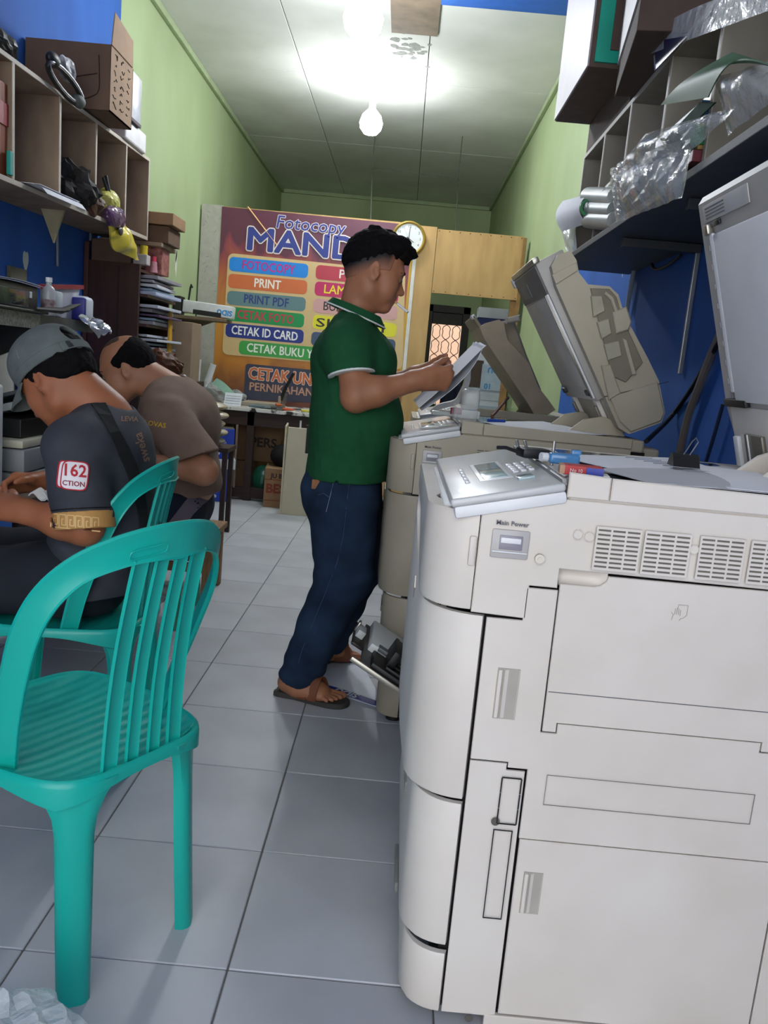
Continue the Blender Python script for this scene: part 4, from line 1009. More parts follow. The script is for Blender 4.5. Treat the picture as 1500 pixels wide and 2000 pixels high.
# jersey
jy = M('dark_jersey', '#36383e', rough=.8, var=.22, scale=16, bump=.08, bscale=300)
gold = M('gold_trim', '#b98a4c', rough=.7, var=.12, scale=30)
f = Field((-1.02, 1.90, .46), (-.60, 2.62, 1.08), .0045)
f.add(cone((-.808, 2.25, .88), (-.785, 2.25, .68), .118, .128, (0, 1, 0), 1.38), cone((-.785, 2.25, .68), (-.83, 2.25, .50), .128, .142, (0, 1, 0), 1.32), k=.06)
f.add(ell((-.770, 2.25, .86), (.085, .17, .13)), k=.06)
f.add(cone((-.812, 2.10, .910), (-.812, 2.40, .910), .064, .064), cone((-.81, 2.12, .92), (-.795, 2.22, .965), .048, .05), cone((-.81, 2.38, .92), (-.795, 2.28, .965), .048, .05), k=.06)
hN = np.array((-.768, 2.028, .712)); nN = np.array((.16, -.18, -1.)); nN /= np.linalg.norm(nN)
for hp, nn, a, e in ((hN, nN, aN, eN), (np.array((-.82, 2.465, .745)), np.array((0, .25, -1.)), aF, eF)):
    q = f.like(); q.add(cone(a, np.array(a)+(np.array(e)-np.array(a))*1.25, .080, .071)); q.cut(hp, nn); f.join(q, .03)
f.sub(cone((-.80, 2.25, 1.0), (-.87, 2.25, 1.10), .066, .08), k=.012)
f.ripple(folds(41, .003, 34)); f.ripple(lambda X, Y, Z: .0022*np.sin(Z*70+X*55)*np.clip((.68-Z)/.1, 0, 1)); f.cut((-.83, 2.25, .50), (0, 0, -1))
jersey = f.mesh('jersey', jy, man2); bv2 = bvh_of(jersey)
def sleeve_ring(name, hp, nn, a, e, r0, r1, t0, t1, mat, par, h=.003):
    nn = np.array(nn)/np.linalg.norm(nn); q = Field(hp-.13, hp+.13, h); q.add(cone(a, np.array(a)+(np.array(e)-np.array(a))*1.25, r0, r1)); q.cut(hp+nn*t1, nn); q.cut(hp-nn*t0, -nn); return q.mesh(name, mat, par, 1)
band = sleeve_ring('gold_band', hN, nN, aN, eN, .0822, .0732, .040, .004, gold, man2)
sleeve_ring('black_stripe', hN, nN, aN, eN, .0828, .0738, .048, -.044, M('black_cloth', '#0c0c0d', rough=.8), man2)
bvb = bvh_of(band)
view = lambda px, py: (at(px, py, y=2.0)-cam_o.matrix_world.translation).normalized()
dv = view(145, 1000)
# greek key on the band
mk = MB(); b0 = at(99, 1016, y=1.95); b1 = at(196, 1025, y=1.95); up = (at(99, 1010, y=1.95)-b0).normalized(); ax = (b1-b0); n_k = 6
for k in range(n_k):
    o_ = b0+ax*(k/n_k); uu = ax/n_k; h_ = .0165
    for pts in ([(0, -1), (0, 1), (.82, 1), (.82, -.55), (.32, -.55), (.32, .35), (.55, .35)], [(.0, -1), (1, -1)]):
        P = [o_+uu*a+up*b*h_ for a, b in pts]
        for p, q_ in zip(P, P[1:]):
            L_ = (q_-p).length; nseg = max(1, int(L_/.004)); w_ = dv.cross(q_-p).normalized()*.0013
            for i in range(nseg):
                A_ = p.lerp(q_, i/nseg); B_ = p.lerp(q_, (i+1)/nseg); vs = [mk.b.verts.new(x) for x in (A_-w_, B_-w_, B_+w_, A_+w_)]; mk.b.faces.new(vs)
drape(mk, bvb, dv, .0008); tag(mk.build('meander_pattern', M('pale_gold', '#dcb679', rough=.7), band), kind='stuff')
# white number patches on the sleeve
def patch(cx, cy, w_px, h_px, tilt, col, off, par, name, yy=1.98, rad=.25):
    m = MB(); rows = 14
    c_ = at(cx, cy, y=yy); r_ = (at(cx+10, cy+10*tilt, y=yy)-c_).normalized(); u_ = (at(cx+1.2, cy-10, y=yy)-c_).normalized(); s_ = yy/F_PX
    W2, H2 = w_px*s_/2, h_px*s_/2
    def fn(u, v):
        a = (u-.5)*2; b = (v-.5)*2; p = 5.; k = (abs(a)**p+abs(b)**p)**(1/p) if (a or b) else 1; mx = max(abs(a), abs(b)); f_ = mx/k if k else 1
        return c_+r_*a*f_*W2+u_*b*f_*H2
    m.grid(fn, rows, rows); drape(m, bv2, view(cx, cy), off); return m.build(name, col, par), c_, r_, u_, s_
red = M('patch_red', '#b5242f', rough=.7); whp = M('patch_white', '#e2dcdc', rough=.7)
patch(124, 926, 26, 56, .10, red, .0022, jersey, 'patch_border'); patch(125, 926, 22, 51, .10, whp, .0030, jersey, 'patch')
patch(146, 929, 56, 60, .10, red, .0040, jersey, 'patch_border'); pa, c_, r_, u_, s_ = patch(146, 929, 51, 55, .10, whp, .0048, jersey, 'patch')
for (t_, cx, cy, sz, sx) in (('162', 145, 920, 34, 1.0), ('CTION', 144, 945, 14, 1.05)):
    m = text_mb(t_, sz*s_, frame(at(cx, cy, y=1.98), r_, u_), .02*sz*s_, sx); drape(m, bv2, view(cx, cy), .0060); m.build('lettering', red if sz > 20 else M('patch_ink', '#8c2b3a', rough=.7), pa)
# back prints, strap
tan = M('print_tan', '#8a6a55', rough=.8)
def back_text(t_, p0, p1, sz, mat, yy=2.1, sx=1., nm='lettering'):
    a, b = at(*p0, y=yy), at(*p1, y=yy); r_ = (b-a).normalized(); c_ = (a+b)/2; dvv = view((p0[0]+p1[0])/2, (p0[1]+p1[1])/2); u_ = r_.cross(dvv); u_ = -u_
    fr = frame(c_, r_, u_ if True else u_)
    if (fr.to_3x3() @ Vector((0, 0, 1))).dot(dvv) > 0: fr = frame(c_, r_, -u_)
    m = text_mb(t_, sz*yy/F_PX, fr, 0.0005, sx); drape(m, bv2, dvv, .0022); return m.build(nm, mat, jersey)
back_text('LEVIA', (241, 818), (266, 819), 14, tan); back_text('sweka', (287, 905), (268, 842), 25, tan, sx=1.0)
m = MB(); c_ = at(266, 806, y=2.1)
P = [(192, 790), (205, 812), (222, 845), (240, 880), (256, 915), (268, 950), (276, 990), (280, 1030)]
m = MB(); Q = []
for (px, py) in P:
    p, n_ = on(bv2, px, py)
    if p is not None: Q.append((p, n_))
if len(Q) > 3:
    path = []
    for i, (p, n_) in enumerate(Q):
        tg = (Q[min(i+1, len(Q)-1)][0]-Q[max(i-1, 0)][0]).normalized(); path.append((p+n_*.003, tg.cross(n_).normalized(), n_))
    m.sweep(path, [(-.019, -.004), (.019, -.004), (.019, .002), (-.019, .002)]); bmesh.ops.recalc_face_normals(m.b, faces=list(m.b.faces)); m.build('bag_strap', M('black_webbing', '#121314', rough=.9, bump=.2, bscale=400), man2)
# trousers and the patterned shirt tail
jn2 = M('black_denim', '#181c24', rough=.9, var=.25, scale=10)
f = Field((-1.45, 1.95, .06), (-.70, 2.56, .66), .006)
f.add(cone((-.86, 2.25, .53), (-.84, 2.25, .50), .115, .11, (0, 1, 0), 1.4), k=.03)
for (y0, y1) in ((2.15, 2.10), (2.35, 2.40)): f.add(cone((-.87, y0, .535), (-1.25, y1, .515), .103, .080), cone((-1.25, y1, .51), (-1.27, y1, .08), .078, .062), k=.04)
f.ripple(folds(51, .004, 30)); f.sub(ell((-.84, 2.25, .36), (.2, .3, .075)), k=.02); f.mesh('trousers', jn2, man2)
# small white thing in his fingers
t = thing('folded_slip', 'small folded white slip in the fingers of the man in the cap', 'paper', (-.965, 2.23, .735))
MB().grid(lambda u, v: (-.99+.06*u, 2.20+.05*v, .748+.010*math.sin(u*7)+.006*v), 8, 3, .004).build('slip', M('tissue', '#e4e2de', rough=.8), t, True)
MB().grid(lambda u, v: (-.945+.035*u, 2.19+.045*v, .752+.012*math.cos(u*5)), 6, 3, .004).build('slip', M('tissue', '#e4e2de'), t, True)
# ================================================================ the man in the brown shirt
sk3 = skin('skin_light_brown', '#a87557')
man3 = thing('person', 'balding man in a brown shirt and navy shorts, sitting and looking down', 'person', (-.95, 3.45, 0))
Y3 = 3.42
hd = Head((-1.135, Y3, 1.075), PI+math.radians(6), math.radians(-30), 0, 1.06)
f = Field((-1.62, 2.95, 0), (-.66, 3.85, 1.26), .006)
f.add(cone((-.92, Y3, .90), (-.88, Y3, .64), .13, .135, (0, 1, 0), 1.4), k=.05); f.add(cone((-.93, Y3-.15, .935), (-.93, Y3+.15, .935), .07, .07), k=.05)
aN, eN, wN = (-.895, 3.20, .905), (-.720, 3.09, .730), (-1.00, 3.08, .745)
aF, eF, wF = (-.94, 3.61, .905), (-.92, 3.67, .72), (-1.16, 3.52, .75)
for a, e, w_ in ((aN, eN, wN), (aF, eF, wF)):
    f.add(cone(a, e, .062, .050), k=.04); f.add(cone(e, w_, .050, .033), k=.03)
hand(f, (-1.01, 3.08, .745), (-.95, .3, -.05), (0, .8, -.6), (-.2, .4, .8), (30, 40, 25), 1.02, 4)
hand(f, (-1.17, 3.515, .75), (-.9, -.4, -.05), (0, -.8, -.6), (-.2, -.4, .8), (30, 40, 25), 1.02, 4)
for (y0, y1) in ((3.32, 3.27), (3.52, 3.60)):
    f.add(cone((-.90, y0, .53), (-1.30, y1, .50), .10, .07), cone((-1.30, y1, .50), (-1.28, y1, .10), .06, .04), k=.04); f.add(cone((-1.29, y1, .07), (-1.44, y1, .04), .042, .034), k=.03)
hd.build(f, (-.955, Y3, 1.0), 1.25)
f.add(cone(hd.p((-.03, 0, -.02)), (-.93, Y3, .985), .066, .078), k=.03)
f.mesh('body', sk3, man3); hd.eyes(man3, sk3)
g = Field((-1.32, 3.24, .86), (-.90, 3.62, 1.28), .004)
g.add(hd.E((-.016, 0, .038), (.101, .082, .086)), k=.01); g.add(hd.E((-.055, 0, .0), (.062, .070, .070)), k=.03)
def balding(X, Y, Z):
    x, y, z = hd.loc(X, Y, Z); return np.maximum(np.maximum(-.045-.35*(x+.02)*0-z+np.where(x > -.03, .055, 0), x-.030), (x*.55+z)-.062)*.8
g.cutfn(balding); g.ripple(folds(61, .0016, 160)); g.mesh('hair', hair_m, man3, 1)
g = Field((-1.32, 3.24, .96), (-.90, 3.62, 1.28), .004); g.add(hd.E((-.015, 0, .042), (.0983, .0783, .0843)), k=.01); g.cutfn(lambda X, Y, Z: (lambda x, y, z: np.maximum(.105-z, np.abs(x-.005)-.04))(*hd.loc(X, Y, Z))); g.mesh('thin_hair', M('thin_hair', '#4a352a', rough=.8, var=.3, scale=60), man3, 1)
br = M('brown_cotton', '#7c6555', rough=.9, var=.10, scale=18, bump=.08, bscale=260)
f = Field((-1.16, 2.92, .50), (-.60, 3.84, 1.08), .0055)
f.add(cone((-.925, Y3, .90), (-.90, Y3, .64), .150, .165, (0, 1, 0), 1.2), cone((-.90, Y3, .64), (-.88, Y3, .56), .165, .15, (0, 1, 0), 1.15), k=.05)
f.add(cone((-.93, Y3-.16, .94), (-.93, Y3+.16, .94), .078, .078), cone((-.93, Y3-.13, .955), (-.945, Y3-.05, 1.0), .06, .06), cone((-.93, Y3+.13, .955), (-.945, Y3+.05, 1.0), .06, .06), ell((-.86, Y3, .88), (.11, .19, .13)), k=.07)
h3 = np.array((-.755, 3.115, .78)); n3 = np.array((.42, -.1, -1.)); n3 /= np.linalg.norm(n3)
for hp, nn, a, e in ((h3, n3, aN, eN), (np.array((-.925, 3.655, .775)), np.array((0, .25, -1.)), aF, eF)):
    q = f.like(); q.add(cone(np.array(a)+(.0, .0, -.005), np.array(a)+(np.array(e)-np.array(a))*1.1, .098, .094)); q.cut(hp, nn); f.join(q, .04)
f.sub(cone((-.95, Y3, 1.01), (-1.02, Y3, 1.10), .074, .09), k=.012)
f.ripple(folds(71, .0035, 30)); f.ripple(lambda X, Y, Z: .003*np.sin(Z*60-X*40)*np.clip((.72-Z)/.1, 0, 1)); f.cut((-.9, Y3, .575), (.15, 0, -1))
tee = f.mesh('tee_shirt', br, man3); bv2 = bvh_of(tee); jersey = tee
back_text('LOVAS', (288, 826), (318, 831), 13, M('print_yellow', '#d0a62f', rough=.8), yy=3.2, sx=1.05)
nv = M('navy_shorts', '#151a2b', rough=.85, var=.2); gs = M('grey_stripe', '#6a6068', rough=.85, var=.12)
f = Field((-1.42, 3.10, .36), (-.70, 3.76, .66), .006)
f.add(cone((-.90, Y3, .54), (-.88, Y3, .52), .125, .12, (0, 1, 0), 1.45), k=.03)
for (y0, y1) in ((3.31, 3.265), (3.53, 3.60)): f.add(cone((-.89, y0, .535), (-1.26, y1, .515), .118, .098), k=.05)
f.ripple(folds(81, .004, 26)); f.sub(ell((-.9, Y3, .385), (.3, .4, .055)), k=.02); f.cut((-1.22, Y3, .5), (-1, 0, -.1)); sh = f.mesh('shorts', nv, man3)
bvs = bvh_of(sh); m = MB()
A = [(318, 1035), (345, 1000), (372, 965), (400, 955)]; Bq = [(352, 1042), (378, 1005), (398, 985), (412, 975)]
m.grid(lambda u, v: (lambda a, b: at(a[0]+(b[0]-a[0])*v, a[1]+(b[1]-a[1])*v, y=3.15))(*(lambda i, t: ((A[i][0]+(A[i+1][0]-A[i][0])*t, A[i][1]+(A[i+1][1]-A[i][1])*t), (Bq[i][0]+(Bq[i+1][0]-Bq[i][0])*t, Bq[i][1]+(Bq[i+1][1]-Bq[i][1])*t)))(min(2, int(u*3)), u*3-min(2, int(u*3)))), 12, 5)
drape(m, bvs, view(360, 1000), .002); m.build('side_stripe', gs, sh, True)
# ================================================================ the partition, its banner and what stands before and behind it
ply = M('plywood', '#b8935c', rough=.65, var=.14, scale=5, stretch=(2, 2, .5), col2='#c39f68', bump=.03, bscale=40)
ply_edge = M('plywood_edge', '#8d6b3e', rough=.7, var=.2)
grey_b = M('patterned_board', '#a9a69b', rough=.7, var=.10, scale=20)
part = thing('partition', 'plywood partition across the room, carrying the banner and the clock', 'partition', (-.45, YP, 0))
MB().box((-1.885, YP, .0), (-1.70, YP+.03, 2.445), bev=.002).build('grey_panel', grey_b, part)
mk = MB()
for k in range(34):
    x_, z_ = random.uniform(-1.87, -1.72), random.uniform(.5, 2.42); a_ = random.uniform(0, PI); c_, s_ = math.cos(a_)*.014, math.sin(a_)*.014
    mk.tube([(x_-c_, YP-.0008, z_-s_), (x_+s_*.3, YP-.0008, z_+c_*.3), (x_+c_, YP-.0008, z_+s_)], .0013, n=4)
tag(mk.build('scroll_print', M('scroll_grey', '#85837a', rough=.8), part), kind='stuff')
MB().box((-1.70, YP+.004, .0), (.012, YP+.03, 2.44)).build('back_panel', ply, part)
MB().box((.012, YP, .0), (.180, YP+.025, 2.425), bev=.002).build('upright_panel', ply, part)
MB().box((.184, YP+.002, 1.868), (.935, YP+.025, 2.41), bev=.002).build('upper_panel', ply, part)
MB().box((.885, YP+.025, .0), (.945, YP+.07, 2.38), bev=.002).build('post', ply_edge, part)
MB().box((.935, YP-.012, 1.5), (.965, YP+.02, 2.40), bev=.002).build('post', ply_edge, part)
MB().box((.18, YP+.026, 2.34), (.96, YP+.07, 2.40), bev=.002).build('rail', ply_edge, part)
MB().box((-.012, YP-.006, .95), (.020, YP+.0, 2.30), bev=.002).build('white_strip', M('white_strip_paint', '#d4d2cc', rough=.5), part)
nm = MB()
for (x0, x1, z, n_) in ((.20, .92, 1.885, 8), (.20, .92, 2.395, 9)):
    for k in range(n_): nm.cyl((x0+(x1-x0)*k/(n_-1), YP-.0005, z), (x0+(x1-x0)*k/(n_-1), YP+.003, z), .005, n=6)
tag(nm.build('nail_heads', M('nail', '#3c2f22', rough=.6), part), kind='stuff')
# banner -----------------------------------------------------------------
bm = bpy.data.materials.new('banner_print'); bm.use_nodes = True; nt = bm.node_tree; L_ = nt.links
b_ = nt.nodes['Principled BSDF']; tc = nt.nodes.new('ShaderNodeTexCoord'); sx = nt.nodes.new('ShaderNodeSeparateXYZ'); L_.new(tc.outputs['Generated'], sx.inputs[0])
no = nt.nodes.new('ShaderNodeTexNoise'); no.inputs['Scale'].default_value = 3.5; L_.new(tc.outputs['Generated'], no.inputs[0])
ad = nt.nodes.new('ShaderNodeMath'); ad.operation = 'MULTIPLY_ADD'; L_.new(no.outputs[0], ad.inputs[0]); ad.inputs[1].default_value = .35; L_.new(sx.outputs['Z'], ad.inputs[2])
ra = nt.nodes.new('ShaderNodeValToRGB'); L_.new(ad.outputs[0], ra.inputs[0]); els = ra.color_ramp.elements
els[0].position = .12; els[0].color = lin('#5e2430'); els[1].position = 1.12; els[1].color = lin('#5b2a3c')
for p_, c_ in ((.26, '#7b4a2a'), (.42, '#b9772a'), (.62, '#c78a3a'), (.84, '#a55437'), (.97, '#7c3440')):
    e_ = els.new(p_); e_.color = lin(c_)
L_.new(ra.outputs[0], b_.inputs['Base Color']); b_.inputs['Roughness'].default_value = .45
ban = thing('banner', 'wide printed banner reading Fotocopy Mandiri with a list of services', 'banner', (-.85, YP, .75))
YB0 = YP-.004
def bpt(px, py): p = at(px, py, y=YB0); return (p.x, p.z)
m = MB(); m.grid(lambda u, v: (-1.708+1.712*u, YB0+.003*math.sin(v*9)*math.sin(u*13)-.006*(1-abs(2*v-1)**6)*0, .72+1.715*v-.012*u), 30, 24); m.build('sheet', bm, ban, True)
lay = [0]
def flat(c): return M('print_'+c.strip('#'), c, rough=.5, var=.03)
def yl(k): return YB0-.0035-.0007*k
def rr(px0, py0, px1, py1, h, col, k, rad=.3, nm='print_block'):
    # rounded bar from (px0,py0) to (px1,py1) along its mid line, height h metres
    a = Vector((bpt(px0, py0)[0], yl(k), bpt(px0, py0)[1])); b = Vector((bpt(px1, py1)[0], yl(k), bpt(px1, py1)[1])); L = (b-a).length; r = min(rad*h, h/2); pts = []
    for cx, cy, a0 in ((L-r, h/2-r, 0), (r, h/2-r, PI/2), (r, -h/2+r, PI), (L-r, -h/2+r, 1.5*PI)):
        for q in range(6): t = a0+PI/2*q/5; pts.append((cx+r*math.cos(t), cy+r*math.sin(t)))
    m = MB(); vs = [m.b.verts.new((x, y, 0)) for x, y in pts]; m.b.faces.new(vs); m.xf(frame(a, b-a, (0, 0, 1))); return m.build(nm, flat(col), ban)
SC = (YB0)/F_PX
def bt(s_, px, py, cap_px, col, k, out=None, w_px=None, shear=0., bold=.02, nm='lettering', px2=None):
    x, z = bpt(px, py); sz = cap_px*SC/.70; fr = frame(Vector((x, yl(k), z)), (1, 0, -.012), (0, 0, 1))
    m = text_mb(s_, sz, fr, 0, 1, shear); xs = [v.co.x for v in m.b.verts]; sx_ = (w_px*SC/(max(xs)-min(xs))) if w_px else 1; c_ = (max(xs)+min(xs))/2
    for v in m.b.verts: v.co.x = x+(v.co.x-c_)*sx_
    def spread(src, r, n, dy, nm_, mt):
        me_ = bpy.data.meshes.new('t'); src.b.to_mesh(me_); q = MB()
        for k in range(n):
            k0 = len(q.b.verts); q.b.from_mesh(me_); q.b.verts.ensure_lookup_table(); a_ = 2*PI*k/n
            for v in q.b.verts[k0:]: v.co.x += r*math.cos(a_); v.co.z += r*math.sin(a_); v.co.y += dy-.00006*k+.0003
        q.build(nm_, mt, ban)
    if out: spread(m, bold*sz+out[1]*sz, 12, .0009, 'letter_outline', flat(out[0]))
    spread(m, bold*sz, 6, 0, nm, flat(col)); m.b.free()
MB().tube([Vector((bpt(484, 404)[0], yl(0), bpt(484, 404)[1])), Vector((bpt(540, 478)[0], yl(0), bpt(540, 478)[1]))], .006, n=4).build('light_streak', flat('#d9a06a'), ban)
# beige service panel
m = MB(); q = [bpt(446, 494), bpt(792, 530), bpt(786, 722), bpt(434, 692)]
def rpoly(q, r):
    out = []
    for i in range(4):
        p = Vector(q[i]); a = (Vector(q[i-1])-p).normalized()*r; c = (Vector(q[(i+1) % 4])-p).normalized()*r
        for k in range(6): t = k/5; out.append((p+a)*(1-t)**2+p*2*t*(1-t)+(p+c)*t*t)
    return out
m.b.faces.new([m.b.verts.new((p.x, yl(1), p.y)) for p in rpoly(q, .06)]); m.build('print_block', flat('#cdb07e'), ban)
bt('Fotocopy', 608, 441, 23, '#3a3f86', 5, ('#dcd3cf', .030), 130, .12, .012)
bt('MANDIRI', 632, 483, 40, '#2f3b83', 5, ('#dcd0c4', .035), 285, 0, .035)
LB = [(448, 515, 602, 530, '#1c7fd0', 'FOTOCOPY', '#b0328a', 100), (446, 548, 600, 562, '#c9693a', 'PRINT', '#e8e2d6', 50), (444, 581, 597, 595, '#5f7d80', 'PRINT PDF', '#2c3f78', 85), (443, 612, 594, 627, '#1f8a4a', 'CETAK FOTO', '#b8404c', 107), (441, 644, 593, 658, '#27357f', 'CETAK ID CARD', '#e8e6e2', 127)]
for (a, b, c, d, col, s_, tcol, wp) in LB:
    rr(a, b, c, d, 26*SC, col, 3); bt(s_, (a+c)/2, (b+d)/2+.5, 16, tcol, 4, None, wp, 0, .02)
rr(467, 678, 720, 701, 26*SC, '#3f9b48', 3); bt('CETAK BUKU YASIN', 566, 688, 16, '#e4e6da', 4, None, 165, 0, .02)
RB = [(617, 531, 780, 547, '#b23a48', 'PRESS', '#e8dcd6', 60, 694), (615, 563, 778, 579, '#b92a5e', 'LAMINATING', '#e8d32c', 128, 699), (612, 596, 776, 612, '#c99a96', 'BURNING', '#352a2c', 86, 676), (611, 628, 774, 646, '#d8cf2e', 'SKRIPSI', '#2c2a24', 130, 684), (608, 661, 772, 677, '#44536f', 'STEMPEL', '#dcdcdc', 90, 688)]
for (a, b, c, d, col, s_, tcol, wp, cx) in RB:
    rr(a, b, c, d, 26*SC, col, 3); bt(s_, cx, b+(d-b)*(cx-a)/(c-a)+.5, 16, tcol, 4, None, wp, 0, .012)
m = MB(); q = [bpt(480, 710), bpt(780, 739), bpt(776, 795), bpt(476, 780)]; m.b.faces.new([m.b.verts.new((p.x, yl(1), p.y)) for p in rpoly(q, .03)]); m.build('print_block', flat('#3b3c4e'), ban)
bt('CETAK UNDANGAN', 603, 742, 22, '#c46a40', 4, ('#e0d2c4', .03), 232, 0, .03); bt('PERNIKAHAN & ULTAH', 594, 766, 15, '#b98f78', 4, ('#5a3a34', .02), 212, 0, .02)
m = MB(); q = [bpt(798, 560), bpt(811, 500), bpt(786, 770), bpt(778, 770)]
MB().box((-.035, yl(0)-.0004, .95), (-.014, yl(0), 2.30)).build('print_block', flat('#c79a2a'), ban)
# clock ------------------------------------------------------------------
ck = thing('wall_clock', 'round wall clock with a gold rim above the banner corner', 'clock', (-.06, YP-.03, 2.305))
cf = frame(Vector((-.062, YP-.006, 2.305)), (1, 0, 0), (0, 0, 1))
gold2 = M('gold_rim', '#b79a4f', rough=.3, metal=.6)
MB().lathe([(.10, 0), (.145, 0), (.150, .012), (.146, .026), (.136, .034), (.126, .030), (.122, .022), (.10, .02)], cf, 40, True).build('rim', gold2, ck, True)
MB().lathe([(.124, .012), (.124, .022), (0, .022)], cf, 40).build('dial', M('dial_white', '#d9dcdb', rough=.4), ck)
for k in range(12):
    a = PI/2-2*PI*(k+1)/12; text(str(k+1), .030, M('dial_ink', '#4c4c50'), ck, cf @ Matrix.Translation((.100*math.cos(a), .100*math.sin(a), .0225)), 'numeral', .0003)
def handm(nm, ang, L, w_): m = MB(); m.prism([(-w_, -.02), (w_, -.02), (w_*.5, L), (-w_*.5, L)], .002, cf @ Matrix.Translation((0, 0, .024)) @ Matrix.Rotation(-ang, 4, 'Z')); m.build(nm, blk, ck)
handm('hour_hand', math.radians(122), .055, .004); handm('minute_hand', math.radians(3), .092, .003); handm('second_hand', math.radians(-30), .09, .0008)
# thin wires that hold the partition top
wi = M('wire_dark', '#3a3d33', rough=.7)
wt_ = thing('hanging_wire', 'thin wire strung under the ceiling with two drops to the partition', 'wire', (-.2, 7.7, 3.1))
a0 = at(727, 330, y=8.6); a1 = at(895, 349, y=8.6); mid = at(815, 340, y=8.6)
for nm_, pts in (('span', [a0, (a0+mid)/2+Vector((0, 0, .01)), mid, a1]), ('drop', [a0, at(724, 430, y=7.52)]), ('drop', [a1, at(890, 455, y=7.52)])): MB().tube(pts, .005, n=5).build(nm_, wi, wt_)
for p_ in (a0, a1): MB().tube([p_, Vector((p_.x, p_.y, ZC))], .004, n=5).build('tie', wi, wt_)
# behind the opening: grille door, boxes, curtain
d1 = thing('door_1', None, None, (.56, YB, 0)); d1['kind'] = 'structure'
dk = M('dark_door_paint', '#35332c', rough=.6, var=.15)
for nm_, lo, hi in (('jamb', (DX0, YB-.03, 0), (DX0+.07, YB+.08, DZ)), ('jamb', (DX1-.10, YB-.03, 0), (DX1, YB+.08, DZ)), ('head', (DX0, YB-.03, DZ-.10), (DX1, YB+.08, DZ)), ('lower_panel', (DX0+.07, YB, 0), (DX1-.10, YB+.05, .62)), ('transom', (DX0+.07, YB, 1.86), (DX1-.10, YB+.05, 2.02))):
    MB().box(lo, hi, bev=.006).build(nm_, dk, d1)
gr = MB(); X0, X1, Z0, Z1 = DX0+.07, DX1-.10, .62, 1.86
for k in range(-1, 4):
    cx = X0+(X1-X0)*(k+.5)/3
    for sgn in (1, -1):
        P = []
        for j in range(41):
            z = Z0+(Z1-Z0)*j/40; ph = j/40*6*PI; x_ = cx+sgn*(.062*math.sin(ph)+.016*math.sin(3*ph))
            if X0 <= x_ <= X1: P.append((x_, YB+.02, z))
            elif len(P) > 1: gr.tube(P, .0055, n=5); P = []
            else: P = []
        if len(P) > 1: gr.tube(P, .0055, n=5)
tag(gr.build('wrought_grille', M('iron_black', '#191713', rough=.6), d1), kind='stuff')
out = struct(MB().box((-1.2, YB+2.2, -.1), (3.0, YB+2.35, 3.2)).build('wall_outside', M('outside_wall', '#c9a48c', rough=.9, var=.15, scale=2)))
struct(MB().box((-1.2, YB+.12, -.1), (3.0, YB+2.2, -.0)).build('ground_outside', M('outside_ground', '#a8967f', rough=.9)))
struct(MB().box((-1.2, YB+.3, 2.25), (3.0, YB+1.2, 2.33)).build('awning_outside', M('awning_dark', '#2f3640', rough=.8)))
yb = thing('yellow_sack', 'yellow green sack standing outside behind the iron grille', 'sack', (.62, YB+1.5, 0))
MB().sphere((.58, YB+1.5, .28), (.17, .14, .28), 10).build('bag', M('yellow_green', '#b6b648', rough=.7), yb, True)
MB().sphere((.75, YB+1.55, .24), (.14, .12, .24), 10).build('bag', M('yellow_green', '#b6b648'), yb, True)
card = M('carton', '#8c6c4f', rough=.85, var=.12, scale=9, bump=.03, bscale=50)
wbox = M('white_carton', '#c6ccd2', rough=.6, var=.05); bbox = M('blue_carton', '#1f3da8', rough=.45, var=.10); pbox = M('purple_carton', '#6d3f7d', rough=.5)
def carton(label, lo, hi, mat, rz=0., name='carton', group=None, lidm=None, tape=True, cat='box', bev=.004):
    c_ = (Vector(lo)+Vector(hi))/2; t = thing(name, label, cat, (c_.x, c_.y, lo[2]), 0, group)
    r_ = Matrix.Translation((c_.x, c_.y, 0)) @ Matrix.Rotation(rz, 4, 'Z') @ Matrix.Translation((-c_.x, -c_.y, 0))
    MB().box(lo, hi, bev=bev).xf(r_).build('body', mat, t)
    if lidm: MB().box((lo[0]-.006, lo[1]-.006, hi[2]-.075), (hi[0]+.006, hi[1]+.006, hi[2]+.004), bev=.003).xf(r_).build('lid', lidm, t)
    elif tape:
        MB().box((lo[0]-.001, c_.y-.025, lo[2]+(hi[2]-lo[2])*.7), (hi[0]+.001, c_.y+.025, hi[2]+.001)).xf(r_).build('tape', M('brown_tape', '#7b6046', rough=.35), t)
    t['_r'] = 0; del t['_r']
    return t, r_
t, _ = carton('white paper box low behind the partition opening, under an open carton', (.62, 7.85, .62), (1.0-.03, 8.2, 1.04), wbox, 0, lidm=M('white_lid', '#b9bfc4'))
t, _ = carton('brown wooden crate under the white boxes behind the partition', (.60, 7.83, 0), (.97, 8.22, .62), card)
t, r_ = carton('open white carton on the lowest white paper box, behind the opening', (.60, 7.86, 1.045), (.97, 8.18, 1.42), wbox, 0, tape=False)
MB().box((.61, 7.852, 1.08), (.74, 7.859, 1.33)).build('dark_opening', M('carton_inside', '#4a3a30'), t); MB().box((.73, 7.846, 1.06), (.95, 7.858, 1.30), bev=.002).build('packet', M('pale_blue_packet', '#a9b9c4'), t)
text('SIDU', .07, M('packet_blue', '#2f86bd'), t, frame(Vector((.86, 7.845, 1.25)), (-1, 0, 0), (0, 0, -1)), off=.002); text('10', .07, M('packet_blue', '#2f86bd'), t, frame(Vector((.80, 7.845, 1.10)), (-1, 0, 0), (0, 0, -1)), off=.002)
t, _ = carton('purple and white box on the open white carton', (.66, 7.88, 1.425), (.96, 8.15, 1.54), pbox); MB().box((.655, 7.875, 1.43), (.85, 7.885, 1.53)).build('white_label', wbox, t)
t, _ = carton('dark blue box on the purple and white box', (.64, 7.90, 1.545), (.94, 8.14, 1.72), M('navy_box', '#1d2a63', rough=.5))
